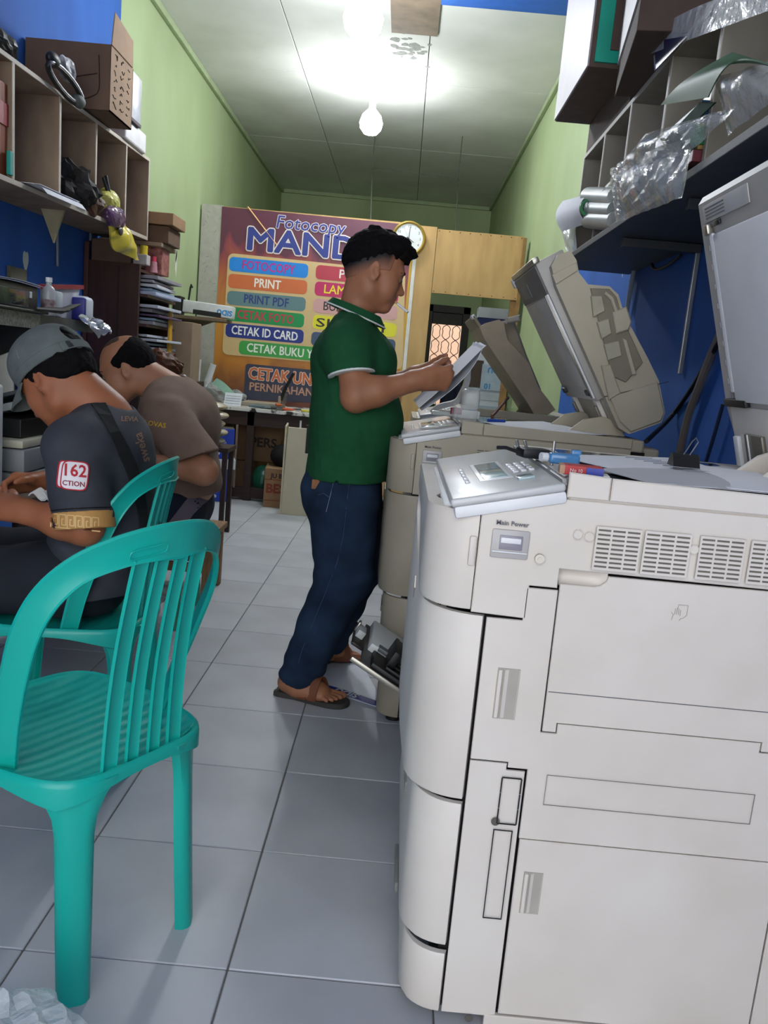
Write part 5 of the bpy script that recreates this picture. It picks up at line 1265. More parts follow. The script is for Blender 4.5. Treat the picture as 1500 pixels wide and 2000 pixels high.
t, _ = carton('topmost pale box of the stack behind the opening', (.65, 7.92, 1.725), (.95, 8.13, 1.82), wbox)
t = thing('curtain', 'dark green cloth hanging low behind the partition opening', 'curtain', (.38, 7.75, .3))
MB().grid(lambda u, v: (.20+.38*u, 7.72+.02*math.sin(u*24)+.05*v, .0+.97*v-.25*u*v), 40, 8, .004).build('cloth', M('dark_green_cloth', '#1f4a2c', rough=.9, var=.2), t, True)
t = thing('cloth_bundle', 'dark navy cloth heaped over the green curtain', 'cloth', (.45, 7.7, .9))
MB().grid(lambda u, v: (.36+.22*u, 7.66+.05*math.sin(u*9+v*4), .78+.33*v-.10*(u-.5)**2+.03*math.sin(u*14)), 20, 12, .012).build('cloth', M('navy_cloth', '#10172a', rough=.9), t, True)
# ---------------------------------------------------------------- the long work table under the banner
dw = M('dark_wood', '#33211c', rough=.5, var=.25, scale=8, stretch=(.6, 4, 4))
tb_ = thing('work_table', 'dark wooden work table under the banner with a black and white top', 'table', (-1.0, 7.05, 0))
top = M('marbled_vinyl', '#d8d6d0', rough=.35, var=.2)
nt = top.node_tree; ra = [n_ for n_ in nt.nodes if n_.type == 'VALTORGB'][0]; ra.color_ramp.elements[0].position = .44; ra.color_ramp.elements[1].position = .50; ra.color_ramp.elements[0].color = lin('#26231f'); ra.color_ramp.elements[1].color = lin('#cfccc4')
MB().box((-1.86, 6.66, .735), (-.32, 7.46, .765), bev=.004).build('table_top', top, tb_)
MB().box((-1.80, 6.70, .62), (-.36, 6.73, .735), bev=.002).build('apron', dw, tb_)
for x_ in (-1.80, -1.23, -.42): MB().box((x_, 6.70, 0), (x_+.06, 6.76, .735), bev=.003).build('leg', dw, tb_)
for x_ in (-1.80, -.42): MB().box((x_, 7.36, 0), (x_+.06, 7.42, .735), bev=.003).build('leg', dw, tb_)
MB().box((-1.80, 6.705, .02), (-.36, 6.745, .11), bev=.003).build('stretcher', dw, tb_)
MB().box((-1.315, 6.695, .10), (-1.30, 6.72, .62), bev=.002).build('batten', M('pale_batten', '#8d7a6a', rough=.6), tb_)
MB().box((-.80, 6.694, .63), (-.785, 6.70, .70), bev=.002).build('white_tab', white_pl, tb_)
# below the table
t, r_ = carton('blue paper box with a white lid, on the floor by the table leg', (-1.58, 6.52, 0), (-1.33, 6.84, .265), bbox, math.radians(14), lidm=None, tape=False)
def dots(t, r_, lo, hi):
    for k in range(3): MB().cyl((lo[0]+.06+.06*k, lo[1]-.0015, lo[2]+.045), (lo[0]+.06+.06*k, lo[1]+.001, lo[2]+.045), .014, n=10).xf(r_).build('round_icon', wbox, t)
    for k in range(2): MB().cyl((lo[0]+.12+.06*k, lo[1]-.0015, lo[2]+.09), (lo[0]+.12+.06*k, lo[1]+.001, lo[2]+.09), .014, n=10).xf(r_).build('round_icon', wbox, t)
    text('SIDU', .055, wbox, t, r_ @ frame(Vector((hi[0]+.0012, (lo[1]+hi[1])/2, hi[2]-.07)), (0, 0, 1), (0, -1, 0)), off=.001)
    text('PAPER', .022, wbox, t, r_ @ frame(Vector((hi[0]-.09, lo[1]-.0012, lo[2]+.13)), (1, 0, 0), (0, 0, 1)))
dots(t, r_, (-1.58, 6.52, 0), (-1.33, 6.84, .265))
t, r2 = carton('white box between the two blue paper boxes', (-1.59, 6.51, .268), (-1.31, 6.85, .345), wbox, math.radians(14), tape=False)
t, r_ = carton('upper blue paper box, open, stacked on the white one', (-1.57, 6.53, .348), (-1.33, 6.83, .59), bbox, math.radians(14), tape=False)
dots(t, r_, (-1.57, 6.53, .348), (-1.33, 6.83, .59)); MB().box((-1.565, 6.535, .586), (-1.335, 6.825, .594)).xf(r_).build('carton_mouth', M('carton_inside_tan', '#6d6456'), t)
t, _ = carton('brown carton marked PERS under the table, in the shadow', (-1.52, 6.98, .30), (-.98, 7.34, .62), card); text('PERS', .11, M('carton_ink', '#33221a'), t, frame(Vector((-1.13, 6.979, .46)), (1, 0, 0), (0, 0, 1)), off=.003)
t, _ = carton('lower brown carton in the shadow under the table', (-1.54, 6.98, 0), (-1.22, 7.34, .295), card)
t = thing('green_bag', 'green plastic sack lying under the table', 'bag', (-1.13, 6.93, 0)); MB().sphere((-1.11, 6.95, .14), (.10, .12, .14), 10).build('sack', M('green_plastic_bag', '#1f5a45', rough=.3, bump=.4, bscale=30), t, True)
t, r_ = carton('brown carton with red and black print, under the table edge', (-1.04, 6.50, 0), (-.78, 6.80, .315), card, math.radians(6), tape=False)
text('BES', .10, M('carton_red', '#7d3324'), t, r_ @ frame(Vector((-.95, 6.499, .15)), (1, 0, 0), (0, 0, 1)), off=.004); text('ЛІ BI', .05, M('carton_ink', '#33221a'), t, r_ @ frame(Vector((-.94, 6.499, .255)), (1, 0, 0), (0, 0, 1)), off=.002) if False else text('JU BI', .05, M('carton_ink', '#33221a'), t, r_ @ frame(Vector((-.94, 6.499, .255)), (1, 0, 0), (0, 0, 1)), off=.002)
MB().box((-1.04, 6.4985, .222), (-.78, 6.4995, .228)).box((-1.04, 6.4985, .055), (-.78, 6.4995, .061)).xf(r_).build('print_rule', M('carton_red', '#7d3324'), t)
t = thing('dark_bundle', 'black bag resting on the carton with red print', 'bag', (-.92, 6.66, .32)); MB().sphere((-.90, 6.68, .40), (.12, .10, .10), 10).build('bag', M('black_cloth', '#0c0c0d', bump=.3), t, True)
# cream machine panel leaning in front of the table
t = thing('machine_panel', 'tall cream machine cover standing on the floor before the table', 'panel', (-.55, 6.27, 0))
cp = M('cover_cream', '#bdb59b', rough=.5, var=.05)
MB().prism([(-.845, 0), (-.24, 0), (-.24, .69), (-.50, .69), (-.50, .485), (-.69, .485), (-.69, .675), (-.83, .675)], .018, frame((0, 6.26, 0), (1, 0, 0), (0, 0, 1)), bev=.003).build('plate', cp, t)
MB().prism([(6.23, 0), (6.36, 0), (6.36, .62), (6.33, .70), (6.23, .68)], .012, frame((-.852, 0, 0), (0, 1, 0), (0, 0, 1)), bev=.003).build('side_flange', cp, t)
MB().box((-.858, 6.27, .46), (-.851, 6.31, .54)).build('slot', blk, t); MB().box((-.70, 6.262, .48), (-.49, 6.285, .70), bev=.004).build('dark_window', blk, t)
# on the table
t = thing('paper_cutter', 'beige paper cutter with a raised black arm on the table', 'cutter', (-1.12, 7.06, .765))
MB().box((-1.33, 6.90, .766), (-1.0, 7.22, .80), bev=.006).build('base', M('cutter_beige', '#9b907c', rough=.5), t); MB().box((-1.02, 6.90, .80), (-.995, 7.20, .87), bev=.004).build('guard', M('cutter_beige', '#9b907c'), t)
MB().tube([(-1.0, 6.92, .84), (-.96, 6.90, .95), (-.90, 6.88, 1.07)], [.018, .014, .012], n=8).build('arm', blk, t, True); MB().prism([(6.95, .80), (7.2, .80), (7.2, .88), (6.95, .92)], .004, frame((-.99, 0, 0), (0, 1, 0), (0, 0, 1))).build('blade', steel, t)
t = thing('memo_card', 'white ruled memo card leaning at the front of the table', 'paper', (-1.36, 6.75, .765)); MB().grid(lambda u, v: (-1.43+.14*u, 6.70+.06*v, .768+.10*v), 3, 3, .003).build('card', M('memo_white', '#cfd2d6'), t)
for k in range(4): MB().box((-1.42, 6.708+.0117*k, .786+.0195*k), (-1.30, 6.7095+.0117*k, .7885+.0195*k)).build('rule', M('rule_blue', '#8b93a8'), t)
t = thing('green_slip', 'long pale green slip hanging across the clutter on the table', 'paper', (-1.5, 6.9, .85))
p0, p1 = at(418, 744, y=6.85), at(462, 778, y=6.8); wv_ = Vector((.04, 0, .05)); MB().grid(lambda u, v: p0.lerp(p1, u)+wv_*(v-.5)+Vector((0, 0, .01*math.sin(u*5))), 10, 3, .002).build('slip', M('pale_green_paper', '#9fc9b4'), t, True)
for k, (px, py, ln, tilt) in enumerate(((383, 745, .19, .05), (398, 745, .17, .45))):
    a = at(px, py, y=7.15); b = a+Vector((math.sin(tilt)*ln, 0, math.cos(tilt)*ln)); t = thing('paper_roll', ('upright roll of white paper on the table by the wall', 'tilted roll of white paper in a clear sleeve')[k], 'roll', tuple(a)); MB().cyl(a-Vector((0, 0, .12*(1-k*.0))), b, .028, n=16).build('roll', paper, t, True); MB().cyl(b, b+Vector((math.sin(tilt), 0, math.cos(tilt)))*.002, .014, n=12).build('core', M('core_shadow', '#77736c'), t)
clear = M('clear_plastic', '#dfe4e6', rough=.12, var=.02, alpha=.34, bump=.9, bscale=22, spec=.9)
def crumple(label, name, c_, r, mat, seed, cat='bag', n=18, amp=.25, part='film'):
    t = thing(name, label, cat, (c_[0], c_[1], c_[2]-r[2])); m = MB(); m.sphere(c_, r, n); f_ = folds(seed, amp*min(r), 5/max(r)); f2 = folds(seed+1, amp*.5*min(r), 14/max(r))
    for v in m.b.verts:
        d_ = (v.co-Vector(c_)).normalized(); v.co += d_*float(f_(*v.co)+f2(*v.co)); v.co.z = max(v.co.z, c_[2]-r[2]*.96)
    m.build(part, mat, t, False); return t
crumple('clear plastic bag of wrappings on the table by the rolls', 'plastic_bag', (-1.60, 7.02, .85), (.12, .1, .085), M('clear_plastic_grey', '#a9aaa8', rough=.25, var=.1, alpha=.7, bump=.8, bscale=25), 91)
crumple('crumpled dark red packet near the wall end of the table', 'packet', (-1.74, 6.78, .83), (.08, .06, .065), M('dark_red_foil', '#6d2733', rough=.3, bump=.5), 93, 'packet')
crumple('grey cloth heap beside the green slip', 'cloth', (-1.42, 7.12, .82), (.10, .08, .055), M('grey_rag', '#8f918f', rough=.9), 95, 'cloth')
rb = thing('tray_of_bits', 'flat grey tray of small tools at the right of the table', 'tray', (-.85, 6.85, .765)); MB().box((-1.24, 6.78, .766), (-.98, 6.9, .785), bev=.004).build('tray', M('tray_teal', '#5f7478', rough=.5), rb)
for k, (x_, y_, L, r_, col, lab) in enumerate(((-1.05, 6.74, .14, .012, '#1b1b1c', 'black handled cutter knife at the table edge'), (-.95, 6.72, .09, .012, '#c9562d', 'orange handled tool at the table edge'), (-1.03, 6.86, .05, .012, '#d2622f', 'small orange cap on the tray'), (-.80, 6.74, .10, .010, '#c9bf3a', 'yellow marker on the table beside the man in green'))):
    t = thing('hand_tool', lab, 'tool', (x_, y_, .766)); z_ = .778 if k != 2 else .80
    MB().tube([(x_, y_, z_), (x_+L*.6, y_+.02, z_), (x_+L, y_+.03, z_)], [r_, r_*.9, r_*.5], n=8).build('handle', M('tool_'+col[1:], col, rough=.5), t, True); MB().box((x_-.05, y_-.006, z_-.003), (x_, y_+.006, z_+.002)).build('tip', steel, t)
# SIDU carton on the little wall shelf
ws = thing('wall_shelf', 'small wooden shelf on the green wall before the banner', 'shelf', (-1.72, 6.88, 1.43))
MB().box((-1.895, 6.72, 1.425), (-1.46, 7.0, 1.450), bev=.002).build('board', M('shelf_wood', '#6d5b48', rough=.7, var=.2), ws); MB().prism([(-1.895, 1.30), (-1.60, 1.425), (-1.895, 1.425)], .02, frame((0, 6.95, 0), (1, 0, 0), (0, 0, 1))).build('bracket', M('shelf_wood', '#6d5b48'), ws)
t = thing('paper_carton', 'long white paper carton lying on the small wall shelf', 'box', (-1.66, 6.84, 1.45)); sf = Matrix.Translation((-1.64, 6.86, 1.452)) @ Matrix.Rotation(math.radians(3), 4, 'Y')
MB().box((-.19, -.07, .015), (.215, .07, .115), bev=.01, seg=3).xf(sf).build('carton_body', M('glossy_white', '#cfd0d0', rough=.3), t, True); MB().box((-.215, -.072, .013), (-.185, .072, .118), bev=.004).xf(sf).build('end_cap', blk, t); MB().box((-.10, -.073, .012), (.13, -.066, .05), bev=.003).xf(sf).build('dark_base', blk, t)
text('SIDU', .058, M('sidu_blue', '#2a86c4'), t, sf @ frame(Vector((.155, -.0715, .058)), (-1, 0, 0), (0, 0, -1)), off=.002)
t = thing('black_box', 'black box with an upright black arm at the wall end of the small shelf', 'box', (-1.83, 6.82, 1.45)); MB().box((-1.89, 6.76, 1.451), (-1.835, 6.90, 1.60), bev=.004).build('case', blk, t); MB().tube([(-1.80, 6.88, 1.58), (-1.79, 6.88, 1.68), (-1.78, 6.86, 1.70), (-1.765, 6.84, 1.68)], .008, n=6).build('arm', blk, t)
for k, (px, py, r_) in enumerate(((353, 645, .045), (362, 650, .04), (373, 655, .052), (374, 690, .055))):
    p = at(px, py, x=XL); t = thing('tape_roll', ('leftmost roll of tape hung below the small shelf', 'middle roll of tape hung below the small shelf', 'rightmost roll of tape hung below the small shelf', 'lowest roll of tape on the green wall')[k], 'tape', (XL, p.y, p.z), 0, 'tape rolls on the green wall')
    fr = frame(Vector((XL+.002, p.y, p.z)), (0, 1, 0), (0, 0, 1)); MB().lathe([(r_*.65, 0), (r_, 0), (r_, .04), (r_*.65, .04)], fr, 24, True).build('tape', (blk, M('brown_tape', '#7b6046'), blk, blk)[k], t, True); MB().cyl((XL, p.y, p.z+r_*.62), (XL+.06, p.y, p.z+r_*.62), .003, n=6).build('hook', steel, t)
# ================================================================ left side: pigeonhole shelf, ledge, desk, cabinet
lam = M('shelf_ply', '#8f7861', rough=.7, var=.20, scale=6, stretch=(1.5, 1.5, .6), col2='#a08a72'); lam_e = M('shelf_edge', '#b9ae9e', rough=.6, var=.1)
tl = Matrix.Translation((0, 3.3, 1.77)) @ Matrix.Rotation(math.radians(1.5), 4, 'X') @ Matrix.Translation((0, -3.3, -1.77))
ls = thing('pigeonhole_shelf', 'long plywood pigeonhole shelf on the left wall', 'shelf', (-1.75, 3.9, 1.77))
def Lb(nm, lo, hi, mat=lam, par=ls, bev=.0015): return MB().box(lo, hi, bev=bev).xf(tl).build(nm, mat, par)
Lb('bottom_board', (XL+.005, 2.2, 1.752), (-1.60, 5.10, 1.772)); Lb('top_board', (XL+.005, 2.2, 2.195), (-1.60, 5.10, 2.213))
Lb('front_edge', (-1.60, 2.2, 1.752), (-1.597, 5.10, 1.772), lam_e); Lb('front_edge', (-1.60, 2.2, 2.195), (-1.597, 5.10, 2.213), lam_e)
for y_ in (2.50, 2.94, 3.38, 3.82, 4.25, 4.69, 5.09):
    dv_ = Lb('divider', (XL+.005, y_-.009, 1.772), (-1.60, y_+.009, 2.195)); MB().box((-1.60, y_-.009, 1.772), (-1.597, y_+.009, 2.195)).xf(tl).build('front_edge', lam_e, dv_)
MB().prism([(-1.775, 1.752), (-1.665, 1.752), (-1.715, 1.60)], .018, frame((0, 4.05, 0), (1, 0, 0), (0, 0, 1)), bev=.001).xf(tl).build('bracket', M('pale_ply', '#a39a7a', rough=.7, var=.15), ls)
def zt(y): return 2.214+(y-3.3)*.0262
def zb(y): return 1.773+(y-3.3)*.0262
# big open carton on top
t = thing('carton', 'large open brown carton with handwriting on top of the left shelf', 'box', (-1.72, 4.05, zt(4.05)))
cm_ = M('big_carton', '#6e5644', rough=.85, var=.12, scale=8); cl_ = M('carton_lit_side', '#9b8067', rough=.85, var=.08)  # same cardboard twice: lamp light painted into the paler side and flaps
X0, X1, Y0, Y1, Z0, Z1 = -1.89, -1.49, 4.10, 4.42, zt(4.42)+.004, 2.535; th = .006
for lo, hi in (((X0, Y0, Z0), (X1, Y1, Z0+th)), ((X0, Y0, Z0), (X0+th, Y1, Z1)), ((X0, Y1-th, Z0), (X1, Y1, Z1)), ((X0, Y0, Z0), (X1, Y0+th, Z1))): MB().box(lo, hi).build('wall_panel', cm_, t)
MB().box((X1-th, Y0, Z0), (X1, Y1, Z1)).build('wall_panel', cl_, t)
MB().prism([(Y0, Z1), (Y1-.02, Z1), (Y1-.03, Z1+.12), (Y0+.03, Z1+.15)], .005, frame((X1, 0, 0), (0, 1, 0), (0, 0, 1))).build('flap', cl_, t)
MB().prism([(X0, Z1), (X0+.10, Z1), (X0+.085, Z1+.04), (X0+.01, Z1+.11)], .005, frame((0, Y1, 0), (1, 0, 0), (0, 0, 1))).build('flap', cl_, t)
m = MB(); r9 = random.Random(5)
for j in range(3):
    for k in range(7):
        yy = Y0+.05+.09*j+r9.uniform(-.01, .01); zz = Z1-.03-.036*k
        m.tube([Vector((X1+.0008, yy+r9.uniform(-.012, .012)+.035*q/3, zz+r9.uniform(-.012, .012))) for q in range(4)], .0022, n=4, smooth=3)
tag(m.build('handwriting', M('marker_ink', '#2b211b', rough=.8), t), kind='stuff')
m = MB()
for P in ([(X1-.17, Z1-.26), (X1-.06, Z1-.22), (X1-.05, Z1-.14), (X1-.055, Z1-.05)], [(X1-.20, Z1-.16), (X1-.06, Z1-.13)]): m.tube([Vector((a, Y0-.0008, b)) for a, b in P], .003, n=4, smooth=3)
m.build('printed_ring', M('carton_print_dark', '#3c2a20'), t)
tag(MB().box((-1.68, 4.60, zt(4.6)+.002), (-1.58, 4.95, zt(4.95)+.10), bev=.01).xf(Matrix()).build('paper_ream', M('ream_white', '#c9c6c6', rough=.4)), 'white wrapped ream beside the big carton on the left shelf', 'paper')
t = thing('package', 'glossy white package standing on end beyond the big carton', 'package', (-1.60, 4.72, zt(4.7)+.10)); MB().box((-1.645, 4.62, 2.365), (-1.565, 4.80, 2.60), bev=.01).build('pack', M('glossy_package', '#d9dadf', rough=.2, coat=.5), t, True); MB().box((-1.646, 4.619, 2.352), (-1.564, 4.801, 2.368)).build('dark_edge', M('package_dark', '#3c2a2e'), t)
# headset of cable and straps hanging from the edge
t = thing('headset', 'black and silver headset hanging over the top edge of the left shelf', 'headset', (-1.57, 3.75, 2.2))
c0 = at(128, 165, x=-1.565); u_ = (at(150, 200, x=-1.565)-at(95, 130, x=-1.565))*.5; v_ = Vector((0, .030, .028))
P = [c0+u_*1.15*math.cos(a)+v_*math.sin(a)+Vector((.012*math.sin(a), 0, 0)) for a in [2*PI*k/20 for k in range(20)]]
MB().tube(P, .011, n=8, close=True).build('band', blk, t, True); MB().tube([p+Vector((.008, .0, .004)) for p in P], .006, n=6, close=True).build('silver_trim', M('silver_plastic', '#8e9092', rough=.35, metal=.4), t, True)
MB().sphere(c0+u_*.98, (.028, .045, .03), 8).build('ear_pad', M('ear_grey', '#565a55', rough=.6), t, True); MB().sphere(c0-u_*1.0+Vector((0, .02, .03)), (.025, .05, .03), 8).build('ear_pad', blk, t, True)
crumple('white and black crumpled packet behind the headset', 'packet', tuple(at(130, 135, x=-1.6)), (.03, .07, .05), M('bw_packet', '#d0d0d4', col2='#1c1a22', rough=.4, var=.1, scale=14), 17, 'packet')
crumple('dark pouch on the top board of the left shelf, at the photo edge', 'pouch', (-1.72, 3.42, zt(3.4)+.06), (.10, .13, .06), blk, 19, 'pouch')
# in the pigeonholes
t, _ = carton('orange and red box in the leftmost visible pigeonhole', (-1.80, 3.10, zb(3.1)+.01), (-1.615, 3.36, zb(3.3)+.34), M('orange_box', '#8a3f22', rough=.5, var=.3, scale=5), tape=False); MB().box((-1.612, 3.20, zb(3.2)+.19), (-1.6135+.003, 3.36, zb(3.2)+.27)).build('red_band', M('box_red', '#9c2630', rough=.5), t)
tag(MB().box((-1.606, 3.335, zb(3.2)+.012), (-1.590, 3.365, zb(3.2)+.10), bev=.003).build('teal_cap', M('teal_cap', '#1f9a8c', rough=.5)), 'small teal thing at the foot of the orange box', 'cap')
t = crumple('dark jacket stuffed in the pigeonhole above the purple bag', 'jacket', (-1.70, 4.10, zb(4.1)+.10), (.16, .13, .10), M('jacket_dark', '#1d1b1a', rough=.6, var=.3, bump=.4), 23, 'jacket', 16, .35, 'cloth')
crumple('brown leather glove hanging under the dark jacket', 'glove', (-1.60, 4.22, zb(4.2)+.04), (.05, .09, .06), M('brown_leather', '#4a2a1b', rough=.5), 27, 'glove', 12, .3, 'leather')
t = thing('pliers', 'dark pliers standing in the pigeonhole beside the jacket', 'tool', (-1.62, 4.45, zb(4.45))); MB().tube([(-1.62, 4.44, zb(4.4)+.22), (-1.61, 4.46, zb(4.4)+.14), (-1.61, 4.50, zb(4.4)+.02)], [.008, .012, .008], n=8).build('handle', blk, t, True); MB().tube([(-1.62, 4.40, zb(4.4)+.20), (-1.61, 4.46, zb(4.4)+.13), (-1.61, 4.42, zb(4.4)+.02)], [.006, .010, .008], n=8).build('handle', blk, t, True)
for k in range(3):
    tag(MB().grid(lambda u, v: (-1.82+.25*u+.02*k, 3.48+.42*v+.03*k, zb(3.6)+.004+.004*k+.011*v-(.035*(max(0, u-.8)/.2)**2 if k == 2 else 0)), 12, 4, .0018).build('paper_sheet', paper, None, True), ('lowest', 'middle', 'topmost')[k]+' of the white sheets lying over the edge of the left shelf', 'paper', 'sheets on the left shelf')
crumple('yellow green packet in the last pigeonhole but one', 'packet', (-1.62, 4.50, zb(4.5)+.09), (.05, .12, .07), M('yellow_green_foil', '#b7b45a', rough=.3, var=.25, scale=12, bump=.3), 29, 'packet')
crumple('purple pouch drooping from the shelf edge', 'pouch', tuple(at(225, 425, x=-1.575)), (.04, .13, .055), M('purple_foil', '#5a3a5a', rough=.2, var=.3, scale=12, bump=.5, coat=.3), 31, 'pouch')
# cartons and yellow bag under the end of the shelf
t, _ = carton('flat brown carton sticking out past the end of the left shelf, upper one', (-1.80, 4.99, 1.93), (-1.49, 5.30, 1.995), card, tape=False) if False else carton('upper flat brown carton below the end of the left shelf', (-1.86, 5.14, 1.905), (-1.46, 5.42, 1.975), card, tape=False)
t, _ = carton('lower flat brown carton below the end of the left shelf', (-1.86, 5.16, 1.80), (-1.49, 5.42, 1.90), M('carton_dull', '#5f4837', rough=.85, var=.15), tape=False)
bk = thing('wall_bracket_board', 'board on the wall that carries the two flat cartons', 'board', (-1.7, 5.3, 1.78)); MB().box((XL+.004, 5.12, 1.775), (-1.52, 5.44, 1.797)).build('board', lam, bk)
t = thing('yellow_bag', 'yellow plastic bag hanging below the left shelf', 'bag', (-1.60, 4.7, 1.68))
p00, p10, p01, p11 = at(206, 436, x=-1.60), at(245, 440, x=-1.58), at(222, 490, x=-1.60), at(270, 506, x=-1.56)
MB().grid(lambda u, v: p00.lerp(p10, u).lerp(p01.lerp(p11, u), v)+Vector((.035*math.sin(PI*u)*math.sin(PI*v)+.008*math.sin(u*11+v*7), 0, .008*math.sin(v*13+u*5))), 14, 14, .012).build('film', M('yellow_film', '#cdb83f', rough=.25, var=.12, scale=9, bump=.4, coat=.4), t, True)
q = [at(228, 442, x=-1.545), at(242, 446, x=-1.54)]; MB().sphere(at(236, 452, x=-1.56), (.008, .035, .022), 8).build('dark_print', M('bag_print', '#3f3a3a', rough=.3), t, True)
# wire conduit and peeled spots on the blue wall
t = thing('wall_cable', 'white cable stapled to the blue wall under the left shelf', 'cable', (XL, 4.4, 1.6)); MB().tube([at(112, 520, x=XL+.008), at(112, 450, x=XL+.008), at(113, 434, x=XL+.008), at(122, 428, x=XL+.008), at(172, 438, x=XL+.008), at(176, 470, x=XL+.008)], .007, n=6, smooth=3).build('cable', M('dull_white', '#8f959a', rough=.5), t, True)
pb = MB(); p = at(50, 507, x=XL); pb.prism([(.03*math.cos(a), .045*math.sin(a)*(1+.3*math.sin(3*a))) for a in [k*PI/6 for k in range(12)]], .0015, frame((XL, p.y, p.z), (0, 1, 0), (0, 0, 1))); pb.build('bare_patch', peel, wl)
# ledge with the small printer
lg = thing('wall_ledge', 'narrow dark metal ledge on the left wall carrying the black printer', 'shelf', (-1.65, 3.3, 1.24))
MB().box((XL+.004, 2.3, 1.245), (-1.45, 3.86, 1.262), bev=.002).build('board', M('ledge_black', '#26282b', rough=.5), lg)
MB().box((-1.455, 2.3, 1.205), (-1.447, 3.30, 1.262)).build('perforated_rail', M('perforated_metal', '#7f817b', rough=.45, metal=.4, var=.5, scale=90), lg); MB().box((-1.455, 3.30, 1.215), (-1.447, 3.86, 1.262)).build('plain_rail', M('rail_dark', '#4b4d4e', rough=.45), lg)
for y_ in (3.0, 3.8): MB().prism([(XL+.004, 1.245), (-1.50, 1.245), (XL+.004, 1.05)], .015, frame((0, y_, 0), (1, 0, 0), (0, 0, 1))).build('bracket', M('rail_dark', '#4b4d4e'), lg)
t = thing('inkjet_printer', 'black inkjet printer on the ledge with sheets on top', 'printer', (-1.66, 3.16, 1.262))
MB().box((-1.86, 2.88, 1.264), (-1.48, 3.36, 1.372), bev=.014, seg=3).build('case', blk, t, True); MB().box((-1.484, 2.98, 1.282), (-1.474, 3.26, 1.345), bev=.006).build('front_panel', M('glossy_black', '#2b3230', rough=.12), t, True); MB().box((-1.482, 3.275, 1.32), (-1.475, 3.29, 1.345), bev=.002).build('button', white_pl, t); MB().box((-1.50, 2.92, 1.264), (-1.43, 3.34, 1.274), bev=.003).build('output_tray', M('tray_black', '#17191a', rough=.4), t)
for k in range(2): tag(MB().grid(lambda u, v: (-1.80+.33*u, 2.93+.03*k+.42*v, 1.379+.006*k+.02*(1-u)*(1-v)+.006*math.sin(PI*v)-.012*u), 8, 8, .0018).build('paper_sheet', M('bluish_paper', '#c3c9d6', rough=.7, var=.04), None, True), ('lower', 'upper')[k]+' of the sheets lying on the black inkjet printer', 'paper', 'sheets on the inkjet printer')
t = thing('bottle', 'clear bottle with a dark label on the ledge beside the printer', 'bottle', (-1.475, 3.44, 1.262)); bf_ = Matrix.Translation((-1.475, 3.44, 1.263))
MB().lathe([(.026, 0), (.028, .006), (.028, .095), (.022, .112), (.011, .122), (.011, .135)], bf_, 18).build('glass', M('bottle_plastic', '#c3c6c6', rough=.12, alpha=.75, var=.1), t, True); MB().lathe([(.0285, .02), (.0285, .065)], bf_, 18, True).build('label', M('bottle_label', '#4a2226', rough=.5, col2='#c9b7b5', scale=30), t, True); MB().cyl((-1.475, 3.44, 1.398), (-1.475, 3.44, 1.416), .013, n=14).build('cap', white_pl, t)
t = thing('white_tub', 'small white tub behind the bottle on the ledge', 'tub', (-1.50, 3.55, 1.262)); MB().box((-1.54, 3.50, 1.264), (-1.47, 3.58, 1.37), bev=.01).build('tub', M('tub_white', '#b9bfc4', rough=.4), t, True)
t = thing('document_folder', 'white document folder with a red rim standing on the ledge', 'folder', (-1.56, 3.7, 1.262))
MB().prism([(3.47, 1.385), (3.87, 1.42), (3.78, 1.264), (3.56, 1.264)], .02, frame((-1.53, 0, 0), (0, 1, 0), (0, 0, 1)), bev=.003).build('board', M('folder_white', '#b8b9c2', rough=.5), t); MB().prism([(3.46, 1.388), (3.875, 1.426), (3.875, 1.408), (3.46, 1.370)], .028, frame((-1.527, 0, 0), (0, 1, 0), (0, 0, 1))).build('red_rim', M('rim_red', '#8f2230', rough=.5), t)
t = thing('tissue_pack', 'white pack with a blue printed side at the end of the ledge', 'pack', (-1.49, 3.83, 1.262)); MB().box((-1.53, 3.775, 1.264), (-1.45, 3.88, 1.372), bev=.018, seg=3).build('pack', M('pack_white', '#cdd3dc', rough=.4), t, True); MB().box((-1.532, 3.768, 1.266), (-1.452, 3.795, 1.365), bev=.008).build('blue_side', M('pack_blue', '#2b2f86', rough=.4), t, True); MB().lathe([(.0285, 0), (.0285, .004)], Matrix.Translation((-1.49, 3.83, 1.37)), 14).build('opening', M('pack_white', '#cdd3dc'), t)
t = thing('scissors', 'black scissors lying over the edge of the ledge', 'scissors', (-1.44, 3.45, 1.27)); MB().tube([at(70, 603, x=-1.43), at(120, 607, x=-1.42), at(140, 600, x=-1.41), at(157, 594, x=-1.40)], [.006, .013, .012, .003], n=8).build('handle', blk, t, True); MB().tube([at(118, 607, x=-1.42), at(132, 606, x=-1.41), at(146, 602, x=-1.405)], [.008, .008, .002], n=8).build('blade', blk, t, True)
t = thing('silver_pouch', 'crumpled silver plastic pouch hanging from the end of the ledge', 'pouch', (-1.43, 3.85, 1.2))
a, b, c, d = at(152, 618, x=-1.44), at(195, 628, x=-1.43), at(190, 655, x=-1.41), at(217, 648, x=-1.39)
MB().grid(lambda u, v: a.lerp(b, u).lerp(c.lerp(d, u), v)+Vector((.02*math.sin(u*9+v*4)*math.sin(v*6), .004*math.sin(v*17), .012*math.sin(u*12-v*8))), 12, 12, .004).build('film', M('silver_film', '#b4b6bb', rough=.22, metal=.5, bump=.5, bscale=25), t)
